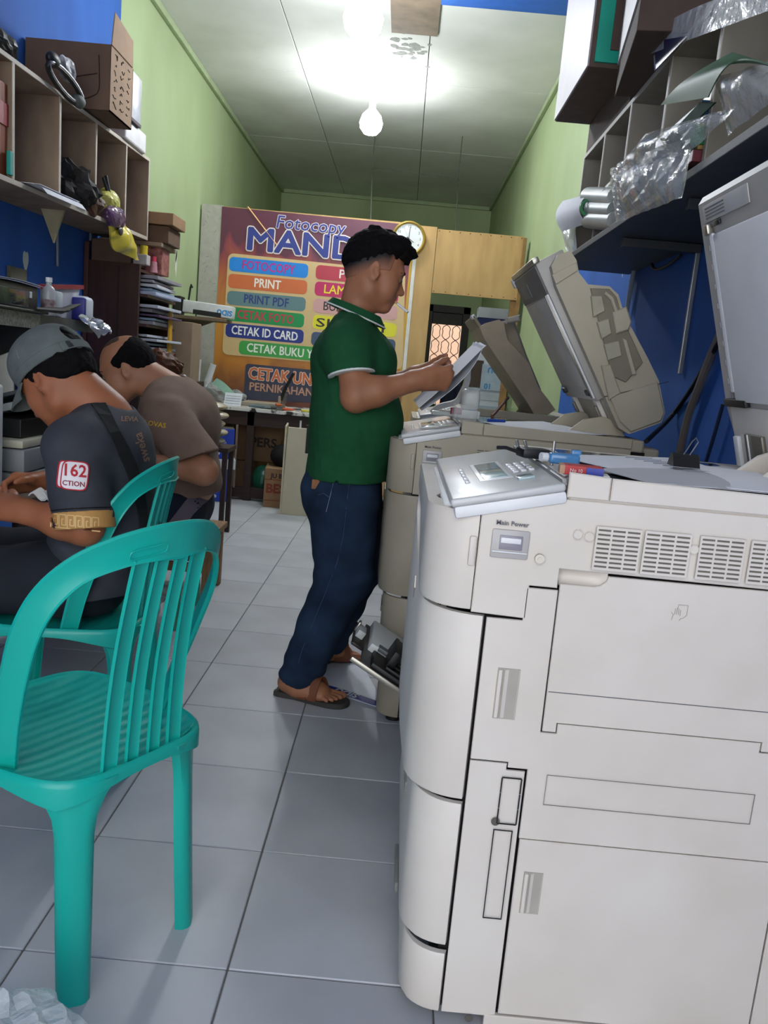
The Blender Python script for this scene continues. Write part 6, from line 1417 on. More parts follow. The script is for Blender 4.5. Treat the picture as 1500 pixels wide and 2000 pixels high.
# white panel and things between ledge and desk
t = thing('apron_cloth', 'white cloth with a blue band hanging on the wall under the ledge', 'cloth', (-1.86, 3.9, .98))
MB().grid(lambda u, v: (-1.87+.02*math.sin(u*8), 3.72+.62*u+.05*(v-.5)*(1-2*u), 1.17-.34*v), 16, 6, .008).build('cloth', M('cloth_white', '#a9a89f', rough=.9, var=.08), t, True); MB().box((-1.862, 3.99, .86), (-1.845, 4.05, 1.17)).build('blue_band', M('band_blue', '#24408a', rough=.7), t)
t = thing('wood_offcut', 'upright pale wooden offcut on the blue wall above the ledge', 'slat', (XL, 3.9, 1.3)); MB().box((XL+.002, 3.96, 1.27), (XL+.02, 4.13, 1.49)).build('plank', M('slat_olive', '#6a6552', rough=.8), t)
# desk and office printers
ds = thing('desk', 'worn wooden desk under the printers by the left wall', 'desk', (-1.55, 2.6, 0)); dwood = M('desk_wood', '#5a493a', rough=.7, var=.25, scale=8)
MB().box((XL+.01, 2.05, .635), (-1.16, 3.25, .662), bev=.003).build('top', dwood, ds)
for (x_, y_) in ((-1.24, 2.08), (-1.24, 3.17), (-1.86, 2.08), (-1.86, 3.17)): MB().box((x_, y_, 0), (x_+.05, y_+.05, .635), bev=.002).build('leg', dwood, ds)
MB().box((-1.22, 2.60, .54), (-1.20, 3.17, .635)).build('apron', dwood, ds)
t = thing('laser_printer', 'white and grey laser printer with a raised scanner lid on the desk', 'printer', (-1.4, 2.9, .662))
gw = M('printer_white', '#b5b8b6', rough=.4, var=.05); gg = M('printer_grey', '#84878a', rough=.45, var=.05)
MB().box((-1.70, 2.66, .664), (-1.21, 3.16, .725), bev=.008).build('paper_cassette', gg, t, True); MB().box((-1.70, 2.67, .728), (-1.215, 3.15, .805), bev=.008).build('body', gg, t, True); MB().box((-1.70, 2.67, .808), (-1.22, 3.15, .835), bev=.006).build('upper_body', M('printer_cream', '#c0bda8', rough=.4), t, True)
MB().box((-1.66, 2.72, .836), (-1.25, 3.12, .90), bev=.004).build('dark_bay', M('bay_black', '#121314', rough=.5), t); MB().box((-1.68, 3.05, .836), (-1.24, 3.14, .94), bev=.004).build('rear_frame', M('bay_black', '#121314'), t)
MB().box((-1.22, 2.74, .685), (-1.206, 3.08, .703)).build('cassette_slot', blk, t); MB().box((-1.215, 2.86, .755), (-1.20, 2.98, .785), bev=.004).build('pull_recess', white_pl, t)
MB().prism([(-1.68, .945), (-1.36, .905), (-1.20, .955), (-1.21, .975), (-1.37, .93), (-1.68, .97)], .40, frame((0, 3.12, 0), (1, 0, 0), (0, 0, 1)), bev=.003).build('scanner_tray', gw, t); MB().box((-1.45, 2.80, .955), (-1.27, 3.08, .968), bev=.003).xf(Matrix.Translation((-1.36, 0, .96)) @ Matrix.Rotation(-.30, 4, 'Y') @ Matrix.Translation((1.36, 0, -.955))).build('scanner_pad', M('pad_dark', '#4c5254', rough=.3), t)
t = thing('white_tower', 'white plastic cabinet at the left edge on the desk', 'cabinet', (-1.52, 2.46, .662)); MB().box((-1.80, 2.28, .664), (-1.24, 2.58, 1.02), bev=.012, seg=3).build('case', M('tower_white', '#c3c8c9', rough=.4, var=.04), t, True); MB().box((-1.246, 2.38, .84), (-1.232, 2.42, .91), bev=.004).build('pull', grey_pl, t); MB().box((-1.80, 2.28, 1.02), (-1.30, 2.58, 1.032), bev=.004).build('blue_top', M('tower_blue', '#39427a', rough=.5), t)
t = thing('router', 'black router with a glowing blue light at the left edge', 'router', (-1.55, 2.75, 1.03)); MB().box((-1.72, 2.62, 1.06), (-1.42, 2.92, 1.10), bev=.01).build('case', blk, t, True); MB().box((-1.72, 2.62, .97), (-1.44, 2.64, 1.06)).build('stand', blk, t); MB().box((-1.72, 2.88, .97), (-1.44, 2.90, 1.06)).build('stand', blk, t)
MB().sphere((-1.415, 2.86, 1.085), (.006, .010, .012), 8).build('blue_led', M('led_blue', '#1a1cff', emit=6.), t, True)
tag(MB().grid(lambda u, v: (-1.5+.1*u+.01*math.sin(v*9), 2.25+.25*v, 1.04+.20*u+.02*math.sin(v*5)), 8, 8, .004).build('crumpled_bag', M('white_bag_film', '#b9bdc6', rough=.3, bump=.5, bscale=20), None, True), 'crumpled white bag at the left edge on the white plastic cabinet', 'bag')
# dark cabinet with shelves
cb = thing('cabinet', 'tall dark brown wooden cabinet against the left wall', 'cabinet', (-1.73, 5.2, 0)); cw = M('cabinet_wood', '#43261d', rough=.4, var=.25, scale=6, stretch=(4, 4, .5))
MB().box((XL+.005, 4.90, 0), (-1.575, 4.925, 1.64), bev=.002).build('side_panel', cw, cb); MB().box((XL+.005, 5.52, 0), (-1.575, 5.545, 1.60), bev=.002).build('side_panel', cw, cb); MB().box((XL+.004, 4.92, 0), (XL+.02, 5.53, 1.6)).build('back_panel', cw, cb)
MB().box((-1.70, 4.893, .0), (-1.69, 4.90, 1.62)).build('panel_joint', M('joint_dark', '#2a1510', rough=.5), cb); MB().box((XL+.005, 4.885, .0), (XL+.03, 4.90, 1.74), bev=.003).build('corner_post', M('post_brown', '#5a3526', rough=.5), cb)
for z_ in (.45, .75, .95, 1.12, 1.29, 1.46, 1.60): MB().box((XL+.02, 4.925, z_), (-1.53 if z_ < 1.55 else -1.575, 5.52, z_+.016), bev=.001).build('shelf_board', cw, cb)
rr_ = random.Random(11)
for i, z_ in enumerate((.766, .966, 1.136, 1.306, 1.476)):
    for k in range(5):
        hgt = .012+.010*rr_.random(); zz = z_+.024*k; col = rr_.choice(('#b9bcc6', '#8e8a92', '#aeb6cf', '#6d6a78', '#c9c9cc', '#7f97a8', '#59435f')); dx = rr_.uniform(-.02, .05); yy = rr_.uniform(0, .06)
        o = MB().box((-1.80, 4.95+yy, zz+.001), (-1.52+dx, 5.42+yy, zz+.001+hgt), bev=.002, rot=(0, 0, rr_.uniform(-.06, .06))).build('paper_pad', M('pad_'+col[1:], col, rough=.5, var=.12)); tag(o, '%s pad of paper on the %s open shelf of the dark cabinet' % (('lowest', 'second lowest', 'middle', 'second highest', 'topmost')[k], ('lowest', 'second lowest', 'middle', 'second highest', 'topmost')[i]), 'paper', 'pads in the cabinet')
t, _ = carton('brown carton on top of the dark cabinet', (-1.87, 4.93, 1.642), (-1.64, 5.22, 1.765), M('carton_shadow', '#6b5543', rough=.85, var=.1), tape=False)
t, _ = carton('small white box at the front corner of the cabinet top', (-1.625, 4.93, 1.642), (-1.545, 5.0, 1.70), M('small_white', '#b3aba5', rough=.5), tape=False)
t = thing('glue_bottle', 'yellow bottle standing on the small white box', 'bottle', (-1.58, 4.97, 1.70)); MB().cyl((-1.575, 4.965, 1.702), (-1.575, 4.965, 1.752), .022, n=14).build('bottle', M('glue_yellow', '#c9b020', rough=.4), t, True)
t = thing('pink_bottle', 'pale pink bottle with a red cap in front of the red patterned box', 'bottle', (-1.55, 5.1, 1.60)); MB().cyl((-1.555, 5.10, 1.577+.04), (-1.555, 5.10, 1.68), .024, .018, n=14).build('bottle', M('pink_plastic', '#b57f86', rough=.4), t, True); MB().cyl((-1.555, 5.10, 1.68), (-1.555, 5.10, 1.71), .014, n=12).build('cap', M('cap_red', '#c22b4a', rough=.4), t)
t, _ = carton('red patterned box standing on the cabinet shelves', (-1.72, 5.20, 1.618), (-1.535, 5.36, 1.82), M('red_pattern', '#8f3a36', rough=.5, var=.5, scale=30, col2='#b0766a'), tape=False)
t = thing('yellow_file', 'narrow yellow board file standing beside the cabinet shelves', 'file', (-1.5, 5.3, 1.0)); MB().prism([(5.28, .97), (5.37, .97), (5.33, 1.42), (5.29, 1.42)], .012, frame((-1.505, 0, 0), (0, 1, 0), (0, 0, 1))).build('board', M('file_yellow', '#b98a1c', rough=.5), t)
MB().box((-1.53, 5.29, .0), (-1.508, 5.36, .97)).build('stand', cw, t)
t, _ = carton('open brown carton side standing at the end of the cabinet', (-1.64, 5.56, .766), (-1.42, 5.80, 1.36), M('carton_pale', '#8a755e', rough=.85, var=.1), tape=False)
t, _ = carton('dark box under the open carton at the end of the cabinet', (-1.66, 5.56, 0), (-1.40, 5.84, .76), cw, tape=False)
crumple('pale green plastic bag stuffed low in the cabinet', 'plastic_bag', (-1.56, 5.12, 1.055), (.09, .16, .085), M('green_film', '#6fa88a', rough=.2, var=.2, alpha=.8, bump=.6, bscale=22), 37, 'bag')
crumple('white blue packets below the yellow file', 'packet', (-1.46, 5.50, .90), (.08, .14, .10), M('white_blue_packet', '#a8b3b9', rough=.3, col2='#c9d0d3', bump=.4), 39, 'packet')
crumple('brown leather bag between the cabinet and the work table', 'bag', tuple(at(318, 712, y=4.75)), (.11, .09, .075), M('saddle_leather', '#54301c', rough=.5, var=.25, bump=.2), 43, 'bag', 16, .25, 'leather')
sd = thing('side_table', 'dark low side table under the brown leather bag', 'table', (-1.5, 5.4, 0)); pz = at(318, 712, y=4.75).z-.078; MB().box((-1.52, 4.62, pz-.03), (-1.16, 4.87, pz)).build('top', dw, sd)
for (x_, y_) in ((-1.50, 4.64), (-1.21, 4.64), (-1.50, 4.82), (-1.21, 4.82)): MB().box((x_, y_, 0), (x_+.03, y_+.03, pz-.03)).build('leg', dw, sd)
# stack of pale bags behind the man in brown
for k in range(5):
    crumple('%s of the pale plastic sachets stacked behind the man in brown' % ('lowest', 'second lowest', 'middle', 'second highest', 'topmost')[k], 'sachet', (-1.22+.02*(k % 2), 5.30, .62+.055*k), (.11, .10, .03), M('pale_sachet', '#a59a80', rough=.25, var=.2, bump=.5, bscale=30, coat=.3), 101+k, 'sachet', 10)
sb = thing('low_bench', 'low dark bench under the stack of pale sachets', 'bench', (-1.2, 5.3, 0)); MB().box((-1.36, 5.18, .56), (-1.06, 5.44, .588)).build('top', dw, sb)
for (x_, y_) in ((-1.34, 5.20), (-1.10, 5.20), (-1.34, 5.40), (-1.10, 5.40)): MB().box((x_, y_, 0), (x_+.03, y_+.03, .56)).build('leg', dw, sb)
# ================================================================ right side: pigeonhole shelf and its load, copier-top clutter
ply_r = M('shelf_ply_pale', '#8f887a', rough=.7, var=.12, scale=6, stretch=(1.5, 1.5, .6), col2='#9a9385'); ply_re = M('shelf_edge_pale', '#b7b2a6', rough=.6)
rs = thing('pigeonhole_shelf', 'long plywood pigeonhole shelf on the right wall', 'shelf', (.85, 2.6, 1.75))
def Rb(nm, lo, hi, mat=ply_r, par=rs, bev=.0015): return MB().box(lo, hi, bev=bev).build(nm, mat, par)
Rb('bottom_board', (.70, .9, 1.735), (XR-.005, 3.82, 1.757)); Rb('top_board', (.70, .9, 2.145), (XR-.005, 3.82, 2.163)); Rb('front_edge', (.697, .9, 1.735), (.70, 3.82, 1.757), ply_re); Rb('front_edge', (.697, .9, 2.145), (.70, 3.82, 2.163), ply_re)
for y_ in (1.3, 1.74, 2.2, 2.62, 3.05, 3.43, 3.81):
    dv_ = Rb('divider', (.70, y_-.009, 1.757), (XR-.005, y_+.009, 2.145)); MB().box((.697, y_-.009, 1.757), (.70, y_+.009, 2.145)).build('front_edge', ply_re, dv_)
# lower overhanging board with metal brackets
lb = thing('lower_board', 'dark wide board fixed under the right pigeonhole shelf', 'board', (.82, 2.5, 1.72)); MB().box((.655, .9, 1.700), (XR-.005, 3.95, 1.722), bev=.002).build('board', M('dark_underboard', '#46474a', rough=.6, var=.12), lb)
alu = M('aluminium', '#9ba0a2', rough=.35, metal=.7)
for y_, x_ in ((3.02, .99), (2.35, .99)):
    t = MB(); t.box((.72, y_-.012, 1.668), (XR-.004, y_+.012, 1.698), bev=.002); t.build('bracket_arm', M('bracket_dark', '#2f3336', rough=.5), lb)
    MB().box((XR-.02, y_-.006, 1.25), (XR-.004, y_+.006, 1.69), bev=.002).build('wall_upright', alu, lb)
    if y_ == 2.35: MB().tube([(.90, y_, 1.675), (XR-.02, y_, 1.30)], .006, n=6).build('stay', alu, lb)
# boxes on top
zt_ = 2.165
t = thing('large_box', 'big box with a white side and a teal face on top of the right shelf', 'box', (.67, 3.5, zt_+.01))
MB().box((.555, 3.16, 2.290), (.80, 3.82, 2.95), bev=.003).build('carton_body', M('box_brown', '#5b4a40', rough=.8, var=.15, scale=20), t)
MB().box((.549, 3.165, 2.294), (.555, 3.815, 2.95)).build('white_side', M('box_white', '#aaa3a6', rough=.5, var=.05), t); MB().box((.570, 3.150, 2.305), (.79, 3.16, 2.95)).build('teal_face', M('box_teal', '#17a58b', rough=.4), t); MB().box((.62, 3.144, 2.345), (.79, 3.151, 2.95)).build('brown_inset', M('box_brown', '#5b4a40'), t)
MB().prism([(3.40, 2.66), (3.46, 2.68), (3.47, 2.77), (3.43, 2.74)], .002, frame((.549, 0, 0), (0, 1, 0), (0, 0, 1))).build('black_mark', blk, t)
t2 = thing('riser_box', 'flat brown box under the big white and teal box', 'box', (.85, 3.5, zt_)); MB().box((.70, 3.10, zt_+.001), (.98, 3.80, 2.288), bev=.003).build('carton_body', M('box_brown', '#5b4a40'), t2)
t = thing('brown_box', 'brown box with a white side tilted out over the right shelf edge', 'box', (.70, 2.75, zt_)); rm = Matrix.Translation((.70, 2.78, 2.3)) @ Matrix.Rotation(math.radians(-8), 4, 'Z') @ Matrix.Translation((-.70, -2.78, -2.3))
MB().box((.60, 2.50, zt_+.002), (.88, 3.05, 2.60), bev=.003).xf(rm).build('carton_body', M('box_dark_brown', '#4b3c34', rough=.8, var=.15), t); MB().box((.594, 2.505, zt_+.10), (.60, 3.045, 2.60)).xf(rm).build('white_side', M('box_pale', '#b9b4b4', rough=.5), t)
t = thing('brochure', 'blue and white brochure in a clear sleeve hanging at the right shelf top', 'brochure', (.66, 2.75, 2.2))
a, b, c, d = at(1274, 52, x=.66), at(1345, 42, x=.70), at(1279, 138, x=.66), at(1340, 75, x=.70)
MB().grid(lambda u, v: a.lerp(b, u).lerp(c.lerp(d, u), v)+Vector((.006*math.sin(6*u), 0, 0)), 6, 6, .002).build('sheet', M('brochure_paper', '#9a9aa8', rough=.3, coat=.4), t)
for q in ([(1276, 55), (1296, 52), (1294, 80), (1281, 135)], [(1294, 78), (1343, 70), (1318, 96), (1281, 135)]):
    m = MB(); m.b.faces.new([m.b.verts.new(at(px, py, x=.653)) for px, py in q]); m.build('blue_print', M('brochure_blue', '#26264f', rough=.3), t)
m = MB(); m.grid(lambda u, v: at(1258+260*u, 70+40*v-95*u-(1-v)*20*math.sin(PI*u), x=.645+.06*u), 16, 6, .001); m.build('sleeve', clear, t)
# stacks of coloured covers, film and rolls
def stack(y0, y1, x0, z0, items, where):
    z = z0
    for i, (col, h, dx, nm_) in enumerate(items):
        m = MB(); n_ = 8; 
        m.box((x0+dx, y0, z+.0006), (XR-.02, y1, z+h-.0006), bev=.002, rot=(0, 0, random.uniform(-.03, .03))); tag(m.build('cover_stack', M('cover_'+col[1:], col, rough=.35, var=.12, scale=30, stretch=(1, 1, 20), coat=.2)), nm_+' '+where, 'covers', 'coloured covers on the right shelf'); z += h
    return z
w1 = 'in the stack of covers on the right shelf'
stack(2.22, 2.60, .68, 1.7585, [('#7d3b42', .03, 0, 'red covers lowest'), ('#a98a4a', .012, .01, 'thin yellow covers above the red ones'), ('#2f8a4c', .05, -.01, 'thick bright green covers'), ('#3f6d5a', .02, .02, 'dull green covers'), ('#28507d', .035, .0, 'blue covers'), ('#b59b3c', .03, .03, 'yellow covers topmost')], w1)
t = thing('green_folder', 'large dark green plastic folder bent over the stack of covers', 'folder', (.66, 2.4, 2.0))
a, b, c, d = at(1292, 205, x=.66), at(1432, 103, x=.66), at(1385, 190, x=.63), at(1520, 135, x=.63)
MB().grid(lambda u, v: a.lerp(b, u).lerp(c.lerp(d, u), v)+Vector((-.05*math.sin(PI*u)*.4, 0, .04*math.sin(PI*u)*v)), 14, 8, .003).build('sheet', M('folder_green', '#2f5e3c', rough=.55), t, True)
t = thing('dark_folder', 'long dark green folder lying under the film on the right shelf', 'folder', (.66, 2.5, 1.85)); a, b, c, d = at(1370, 200, x=.655), at(1400, 200, x=.655), at(1300, 275, x=.65), at(1335, 262, x=.65)
MB().grid(lambda u, v: a.lerp(b, u).lerp(c.lerp(d, u), v), 6, 6, .004).build('sheet', M('folder_dark', '#20402e', rough=.8, spec=.1), t)
fm = M('cling_film', '#c3c9cc', rough=.10, var=.1, alpha=.5, bump=1., bscale=34, spec=1., coat=.8)
def film(label, q, x, seed, n=34, mat=fm, dep=.05):
    a, b, c, d = [at(px, py, x=x) for px, py in q]; f1 = folds(seed, 1, 16); f2 = folds(seed+9, 1, 45); t = thing('plastic_film', label, 'film', tuple(c.lerp(d, .5))); n_ = Vector((-1, -.4, .2)).normalized()
    def fn(u, v):
        p = a.lerp(b, u).lerp(c.lerp(d, u), v); e = min(1, 5*min(u, 1-u, v, 1-v)+.3); return p+n_*(dep*(math.sin(PI*u)*math.sin(PI*v))+.012*float(f1(*p))*e+.011*float(f2(*p))*e)
    MB().grid(fn, n, n).build('film', mat, t); return t
film('crumpled clear film trailing from the covers over the shelf edge', [(1260, 262), (1440, 205), (1175, 375), (1345, 300)], .64, 3)
film('clear sleeves of plastic hanging below the right shelf edge', [(1190, 330), (1350, 290), (1205, 435), (1330, 385)], .635, 7)
film('clear wrap over the green covers', [(1395, 150), (1500, 120), (1420, 265), (1520, 190)], .66, 13)
for k, (col, x_) in enumerate((('#8f9aa0', .66), ('#7a868c', .67), ('#6b2a36', .668), ('#2f6f78', .664))):
    q = ([(1250, 300), (1330, 275), (1215, 390), (1300, 345)], [(1270, 300), (1345, 285), (1235, 400), (1318, 360)], [(1300, 330), (1338, 322), (1305, 365), (1325, 360)], [(1290, 270), (1330, 262), (1295, 295), (1325, 285)])[k]
    a, b, c, d = [at(px, py, x=x_) for px, py in q]; tag(MB().grid(lambda u, v: a.lerp(b, u).lerp(c.lerp(d, u), v)+Vector((.008*math.sin(u*7+v*3), 0, 0)), 8, 8, .003).build('plastic_sleeve', M('sleeve_'+col[1:], col, rough=.3, var=.2, scale=14)), ('pale grey plastic sleeve seen through the film', 'darker grey plastic sleeve behind the pale one', 'dark red plastic sleeve low in the film', 'teal plastic sleeve high in the film')[k], 'sleeve')
t = thing('sheet_of_paper', 'white sheet curling off the far end of the right shelf', 'paper', (.66, 3.9, 1.8)); a, b, c, d = at(1100, 393, x=.66), at(1148, 380, x=.66), at(1098, 452, x=.64), at(1145, 437, x=.66)
MB().grid(lambda u, v: a.lerp(b, u).lerp(c.lerp(d, u), v)+Vector((-.03*math.sin(PI*v), 0, 0)), 8, 10, .002).build('sheet', paper, t, True)
for k, (py, col) in enumerate(((383, '#a9aea8'), (408, '#87918e'), (428, '#9da09c'))):
    a, b = at(1150, py, x=.68), at(1205, py+3, x=.68); t = thing('plastic_roll', ('upper', 'middle', 'lower')[k]+' roll of plastic at the far end of the right shelf', 'roll', tuple(a)); MB().cyl(b, a, .035, n=16).build('roll', M('roll_'+col[1:], col, rough=.4), t, True); MB().cyl(a+(a-b).normalized()*.0, a+(a-b).normalized()*.002, .022, n=14).build('core', M('core_shadow', '#77736c'), t)
t = thing('green_tape', 'green tape roll standing by the plastic rolls', 'tape', tuple(at(1149, 410, x=.66))); p = at(1150, 406, x=.66); MB().lathe([(.025, -.006), (.035, -.006), (.035, .006), (.025, .006)], frame(p, (1, 0, 0), (0, 0, 1)), 20, True).build('tape', M('tape_green', '#1f7d45', rough=.4), t, True)
# plug of torn plastic hanging at the corner
film('torn white plastic hanging at the far corner of the right shelf', [(1092, 430), (1125, 440), (1105, 490), (1125, 500)], .68, 21, 14, M('milky_film', '#b9bdc0', rough=.3, alpha=.8, bump=.6), .02)
# cables and trunking on the blue wall
def cable(label, pts, r, col, x=XR-.02, name='wall_cable'):
    P = [at(px, py, x=(x if len(q_) == 0 else q_[0])) for px, py, *q_ in pts]; t = thing(name, label, 'cable', tuple(P[0])); MB().tube(P, r, n=7, smooth=5).build('cable', M('cable_'+col[1:], col, rough=.5), t, True); return t
cable('black cable drooping across the blue wall to the second copier', [(1440, 610), (1385, 700), (1350, 760), (1310, 815), (1262, 862, .80)], .008, '#101318')
cable('thick grey corrugated hose running down behind the copiers', [(1430, 600), (1390, 690), (1365, 755), (1345, 810), (1335, 850), (1325, 895)], .013, '#6a625c')
cable('thin dark cable straight down the blue wall', [(1412, 790), (1395, 850), (1378, 905)], .006, '#16233c')
cable('black cable looped under the right shelf', [(1272, 505), (1278, 525), (1300, 520), (1330, 498)], .006, '#14161a')
cable('aluminium channel on the blue wall behind the second copier', [(1242, 512), (1232, 560), (1224, 610)], .010, '#8d97a3')
crumple('dark cloth bag wedged behind the second copier', 'bag', (.93, 2.8, .86), (.05, .16, .10), M('dark_blue_bag', '#1a2740', rough=.6), 51)
# ---------------------------------------------------------------- on the nearest copier
z1 = 1.0268
for k, (q, lab) in enumerate((([(1068, 884), (1330, 893), (1500, 945), (1215, 918)], 'written sheet under the blue clip on the near copier glass'), ([(1165, 915), (1420, 910), (1560, 965), (1340, 962)], 'grey sheet at the front edge of the near copier glass'), ([(1330, 905), (1480, 925), (1600, 975), (1420, 955)], 'white sheet under the bulldog clip'))):
    Q = [at(px, py, z=z1+.004) for px, py in q]; dz = .002*k
    sh_ = tag(MB().grid(lambda u, v: (lambda p: (p.x, max(1.345, p.y), z1+.001+dz+.004*math.sin(PI*u)*math.sin(PI*v)))(Q[0].lerp(Q[1], u).lerp(Q[3].lerp(Q[2], u), v)), 8, 8, .0012).build('paper_sheet', paper if k != 1 else M('grey_paper', '#b4b5b8', rough=.7, var=.04), None, True), lab, 'paper')
    if k == 0:
        m = MB()
        for j in range(7):
            u0 = .45+.02*j; a = Q[0].lerp(Q[1], u0).lerp(Q[3].lerp(Q[2], u0), .22+.09*j); b = Q[0].lerp(Q[1], u0+.2).lerp(Q[3].lerp(Q[2], u0+.2), .22+.09*j); a.z = b.z = z1+.0075; m.tube([a, b], .0008, n=4)
        tag(m.build('written_lines', M('pencil_grey', '#8b8f9c'), sh_), kind='stuff')
t = thing('bulldog_clip', 'black bulldog clip with wire handles on the papers of the near copier', 'clip', tuple(at(1338, 913, z=z1+.01)))
p = at(1338, 912, z=z1+.012); MB().prism([(-.020, 0), (.020, 0), (.008, .022), (.003, .025), (-.003, .025), (-.008, .022)], .052, frame(p+Vector((-.026, .01, 0)), (0, 1, 0), (0, 0, 1)), bev=.001).build('body', M('clip_black', '#101010', rough=.3), t)
for dx in (0,): MB().tube([p+Vector((dx-.006, .006, .020)), p+Vector((dx+.006, .0, .050)), p+Vector((dx+.012, -.002, .058)), p+Vector((dx+.018, .0, .05)), p+Vector((dx+.006, .006, .020))], .0012, n=5).build('handle', steel, t)
t = thing('match_box', 'small red and blue box of staples on the near copier edge', 'box', tuple(at(1123, 925, z=z1+.01)))
p = at(1090, 922, z=z1+.02); p.x += .040; MB().box((p.x, 1.36, z1+.002), (p.x+.064, 1.400, z1+.018), bev=.001, rot=(0, 0, -.12)).build('carton_body', M('staple_red', '#b3282b', rough=.4), t); MB().box((p.x+.034, 1.3555, z1+.003), (p.x+.062, 1.3575, z1+.017), rot=(0, 0, -.12)).build('blue_print', M('staple_blue', '#2a3a9a', rough=.4), t); MB().box((p.x-.006, 1.364, z1+.003), (p.x+.002, 1.405, z1+.017), rot=(0, 0, -.12)).build('end_flap', M('flap_tan', '#b08a6d'), t); MB().box((p.x+.062, 1.354, z1+.003), (p.x+.075, 1.394, z1+.006), rot=(0, 0, -.12)).build('drawer', white_pl, t)
text('No 10', .008, white_pl, t, frame(Vector((p.x+.018, 1.3605, z1+.010)), (1, -.12, 0), (0, 0, 1)))
t = thing('blue_clip', 'translucent blue sharpener with a metal pin on the near copier', 'sharpener', tuple(at(1100, 898, z=z1+.01))); p = at(1100, 900, z=z1+.012); bl_ = M('clear_blue', '#5b9bd0', rough=.15, trans=.4, coat=.5)
MB().box((p.x-.028, p.y-.015, z1+.006), (p.x+.028, p.y+.012, z1+.026), bev=.006, seg=3).build('body', bl_, t, True); MB().cyl((p.x-.030, p.y, z1+.016), (p.x-.042, p.y-.004, z1+.016), .008, n=12).build('end_cap', white_pl, t); MB().box((p.x+.012, p.y-.008, z1+.024), (p.x+.03, p.y+.008, z1+.034), bev=.003).build('lever', bl_, t); MB().cyl((p.x-.016, p.y+.02, z1), (p.x-.016, p.y+.02, z1+.045), .003, n=8).build('pin', steel, t)
t = thing('charger', 'black charger with plug pins at the top of the near control panel', 'charger', tuple(at(1045, 885, z=z1+.01))); p = at(1045, 886, z=z1+.012); MB().box((p.x-.032, p.y-.02, z1+.003), (p.x+.028, p.y+.03, z1+.022), bev=.006, rot=(0, 0, .2)).build('body', blk, t, True)
for dx in (-.018, -.002): MB().cyl((p.x+dx-.012, p.y+.02, z1+.018), (p.x+dx-.018, p.y+.02, z1+.034), .003, n=8).build('pin', steel, t)
MB().tube([(p.x-.03, p.y-.01, z1+.012), (p.x-.06, p.y-.02, z1+.02), (p.x-.075, p.y-.01, z1+.018)], .004, n=6).build('lead', blk, t)
# ---------------------------------------------------------------- on the second copier
z2 = 1.0268
Q = [at(940, 822, z=z2+.004), at(1060, 822, z=z2+.004), at(1190, 848, z=z2+.004), at(1060, 850, z=z2+.004)]
tag(MB().grid(lambda u, v: (lambda p: (p.x, max(2.62, p.y), z2+.001+.004*math.sin(PI*u)*math.sin(PI*v)))(Q[0].lerp(Q[1], u).lerp(Q[3].lerp(Q[2], u), v)), 8, 6, .0015).build('paper_sheet', paper, None, True), 'white sheet lying on the second copier glass', 'paper')
t = thing('tape_dispenser', 'white curved tape dispenser arm lying on the second copier', 'dispenser', (.2, 2.95, z2)); wd = M('dispenser_white', '#cfd3d0', rough=.3, var=.04)
P = [at(842, 806, y=3.0), at(858, 794, y=3.0), at(890, 785, y=3.0), at(902, 768, y=3.0), at(912, 745, y=3.0), at(914, 720, y=3.0), at(921, 697, y=3.0)]
path = []; Qs, _ = spline(P, [1]*len(P), 4)
for i, p in enumerate(Qs):
    tg = (Qs[min(i+1, len(Qs)-1)]-Qs[max(i-1, 0)]).normalized(); path.append((p, Vector((0, 1, 0)), tg.cross(Vector((0, 1, 0)))))
m = MB(); m.sweep(path, [(-.03, -.009), (.03, -.009), (.03, .009), (-.03, .009)]); bmesh.ops.recalc_face_normals(m.b, faces=list(m.b.faces)); m.build('arm', M('dispenser_grey', '#a9adad', rough=.35), t, True)
c = at(848, 806, y=2.97); MB().box((c.x-.01, 2.93, z2+.002), (c.x+.13, 3.03, z2+.018), bev=.006).build('base', wd, t, True); c2_ = at(920, 778, y=2.95); MB().box((c2_.x-.035, 2.92, z2+.03), (c2_.x+.03, 3.0, z2+.105), bev=.018, seg=4).build('tape_head', wd, t, True); MB().box((c2_.x-.07, 2.915, z2+.012), (c2_.x-.03, 2.925, z2+.035)).build('red_mark', M('mark_red', '#7d1f33'), t)
MB().box((c2_.x-.045, 2.92, z2+.001), (c2_.x+.035, 3.0, z2+.03), bev=.004).build('foot', wd, t, True)
t = thing('clear_tub', 'clear plastic tub on the second copier in front of the dispenser', 'tub', (.20, 2.75, z2)); MB().box((.175, 2.72, z2+.002), (.255, 2.80, z2+.055), bev=.006).build('tub', M('tub_clear', '#c5c9c9', rough=.12, alpha=.28, var=.05, coat=.3), t, True)
t = thing('blue_pen', 'blue pen lying beside the clear tub', 'pen', (.31, 2.8, z2)); MB().cyl((.30, 2.80, z2+.007), (.36, 2.84, z2+.007), .006, n=8).build('barrel', M('pen_blue', '#2748a0', rough=.4), t)
t = thing('wooden_stick', 'thin brown stick leaning behind the second copier', 'stick', (.42, 3.5, 1.0)); MB().tube([at(961, 813, y=3.2), at(992, 777, y=3.9)], .007, n=6).build('stick', M('stick_brown', '#6e4630', rough=.7), t)
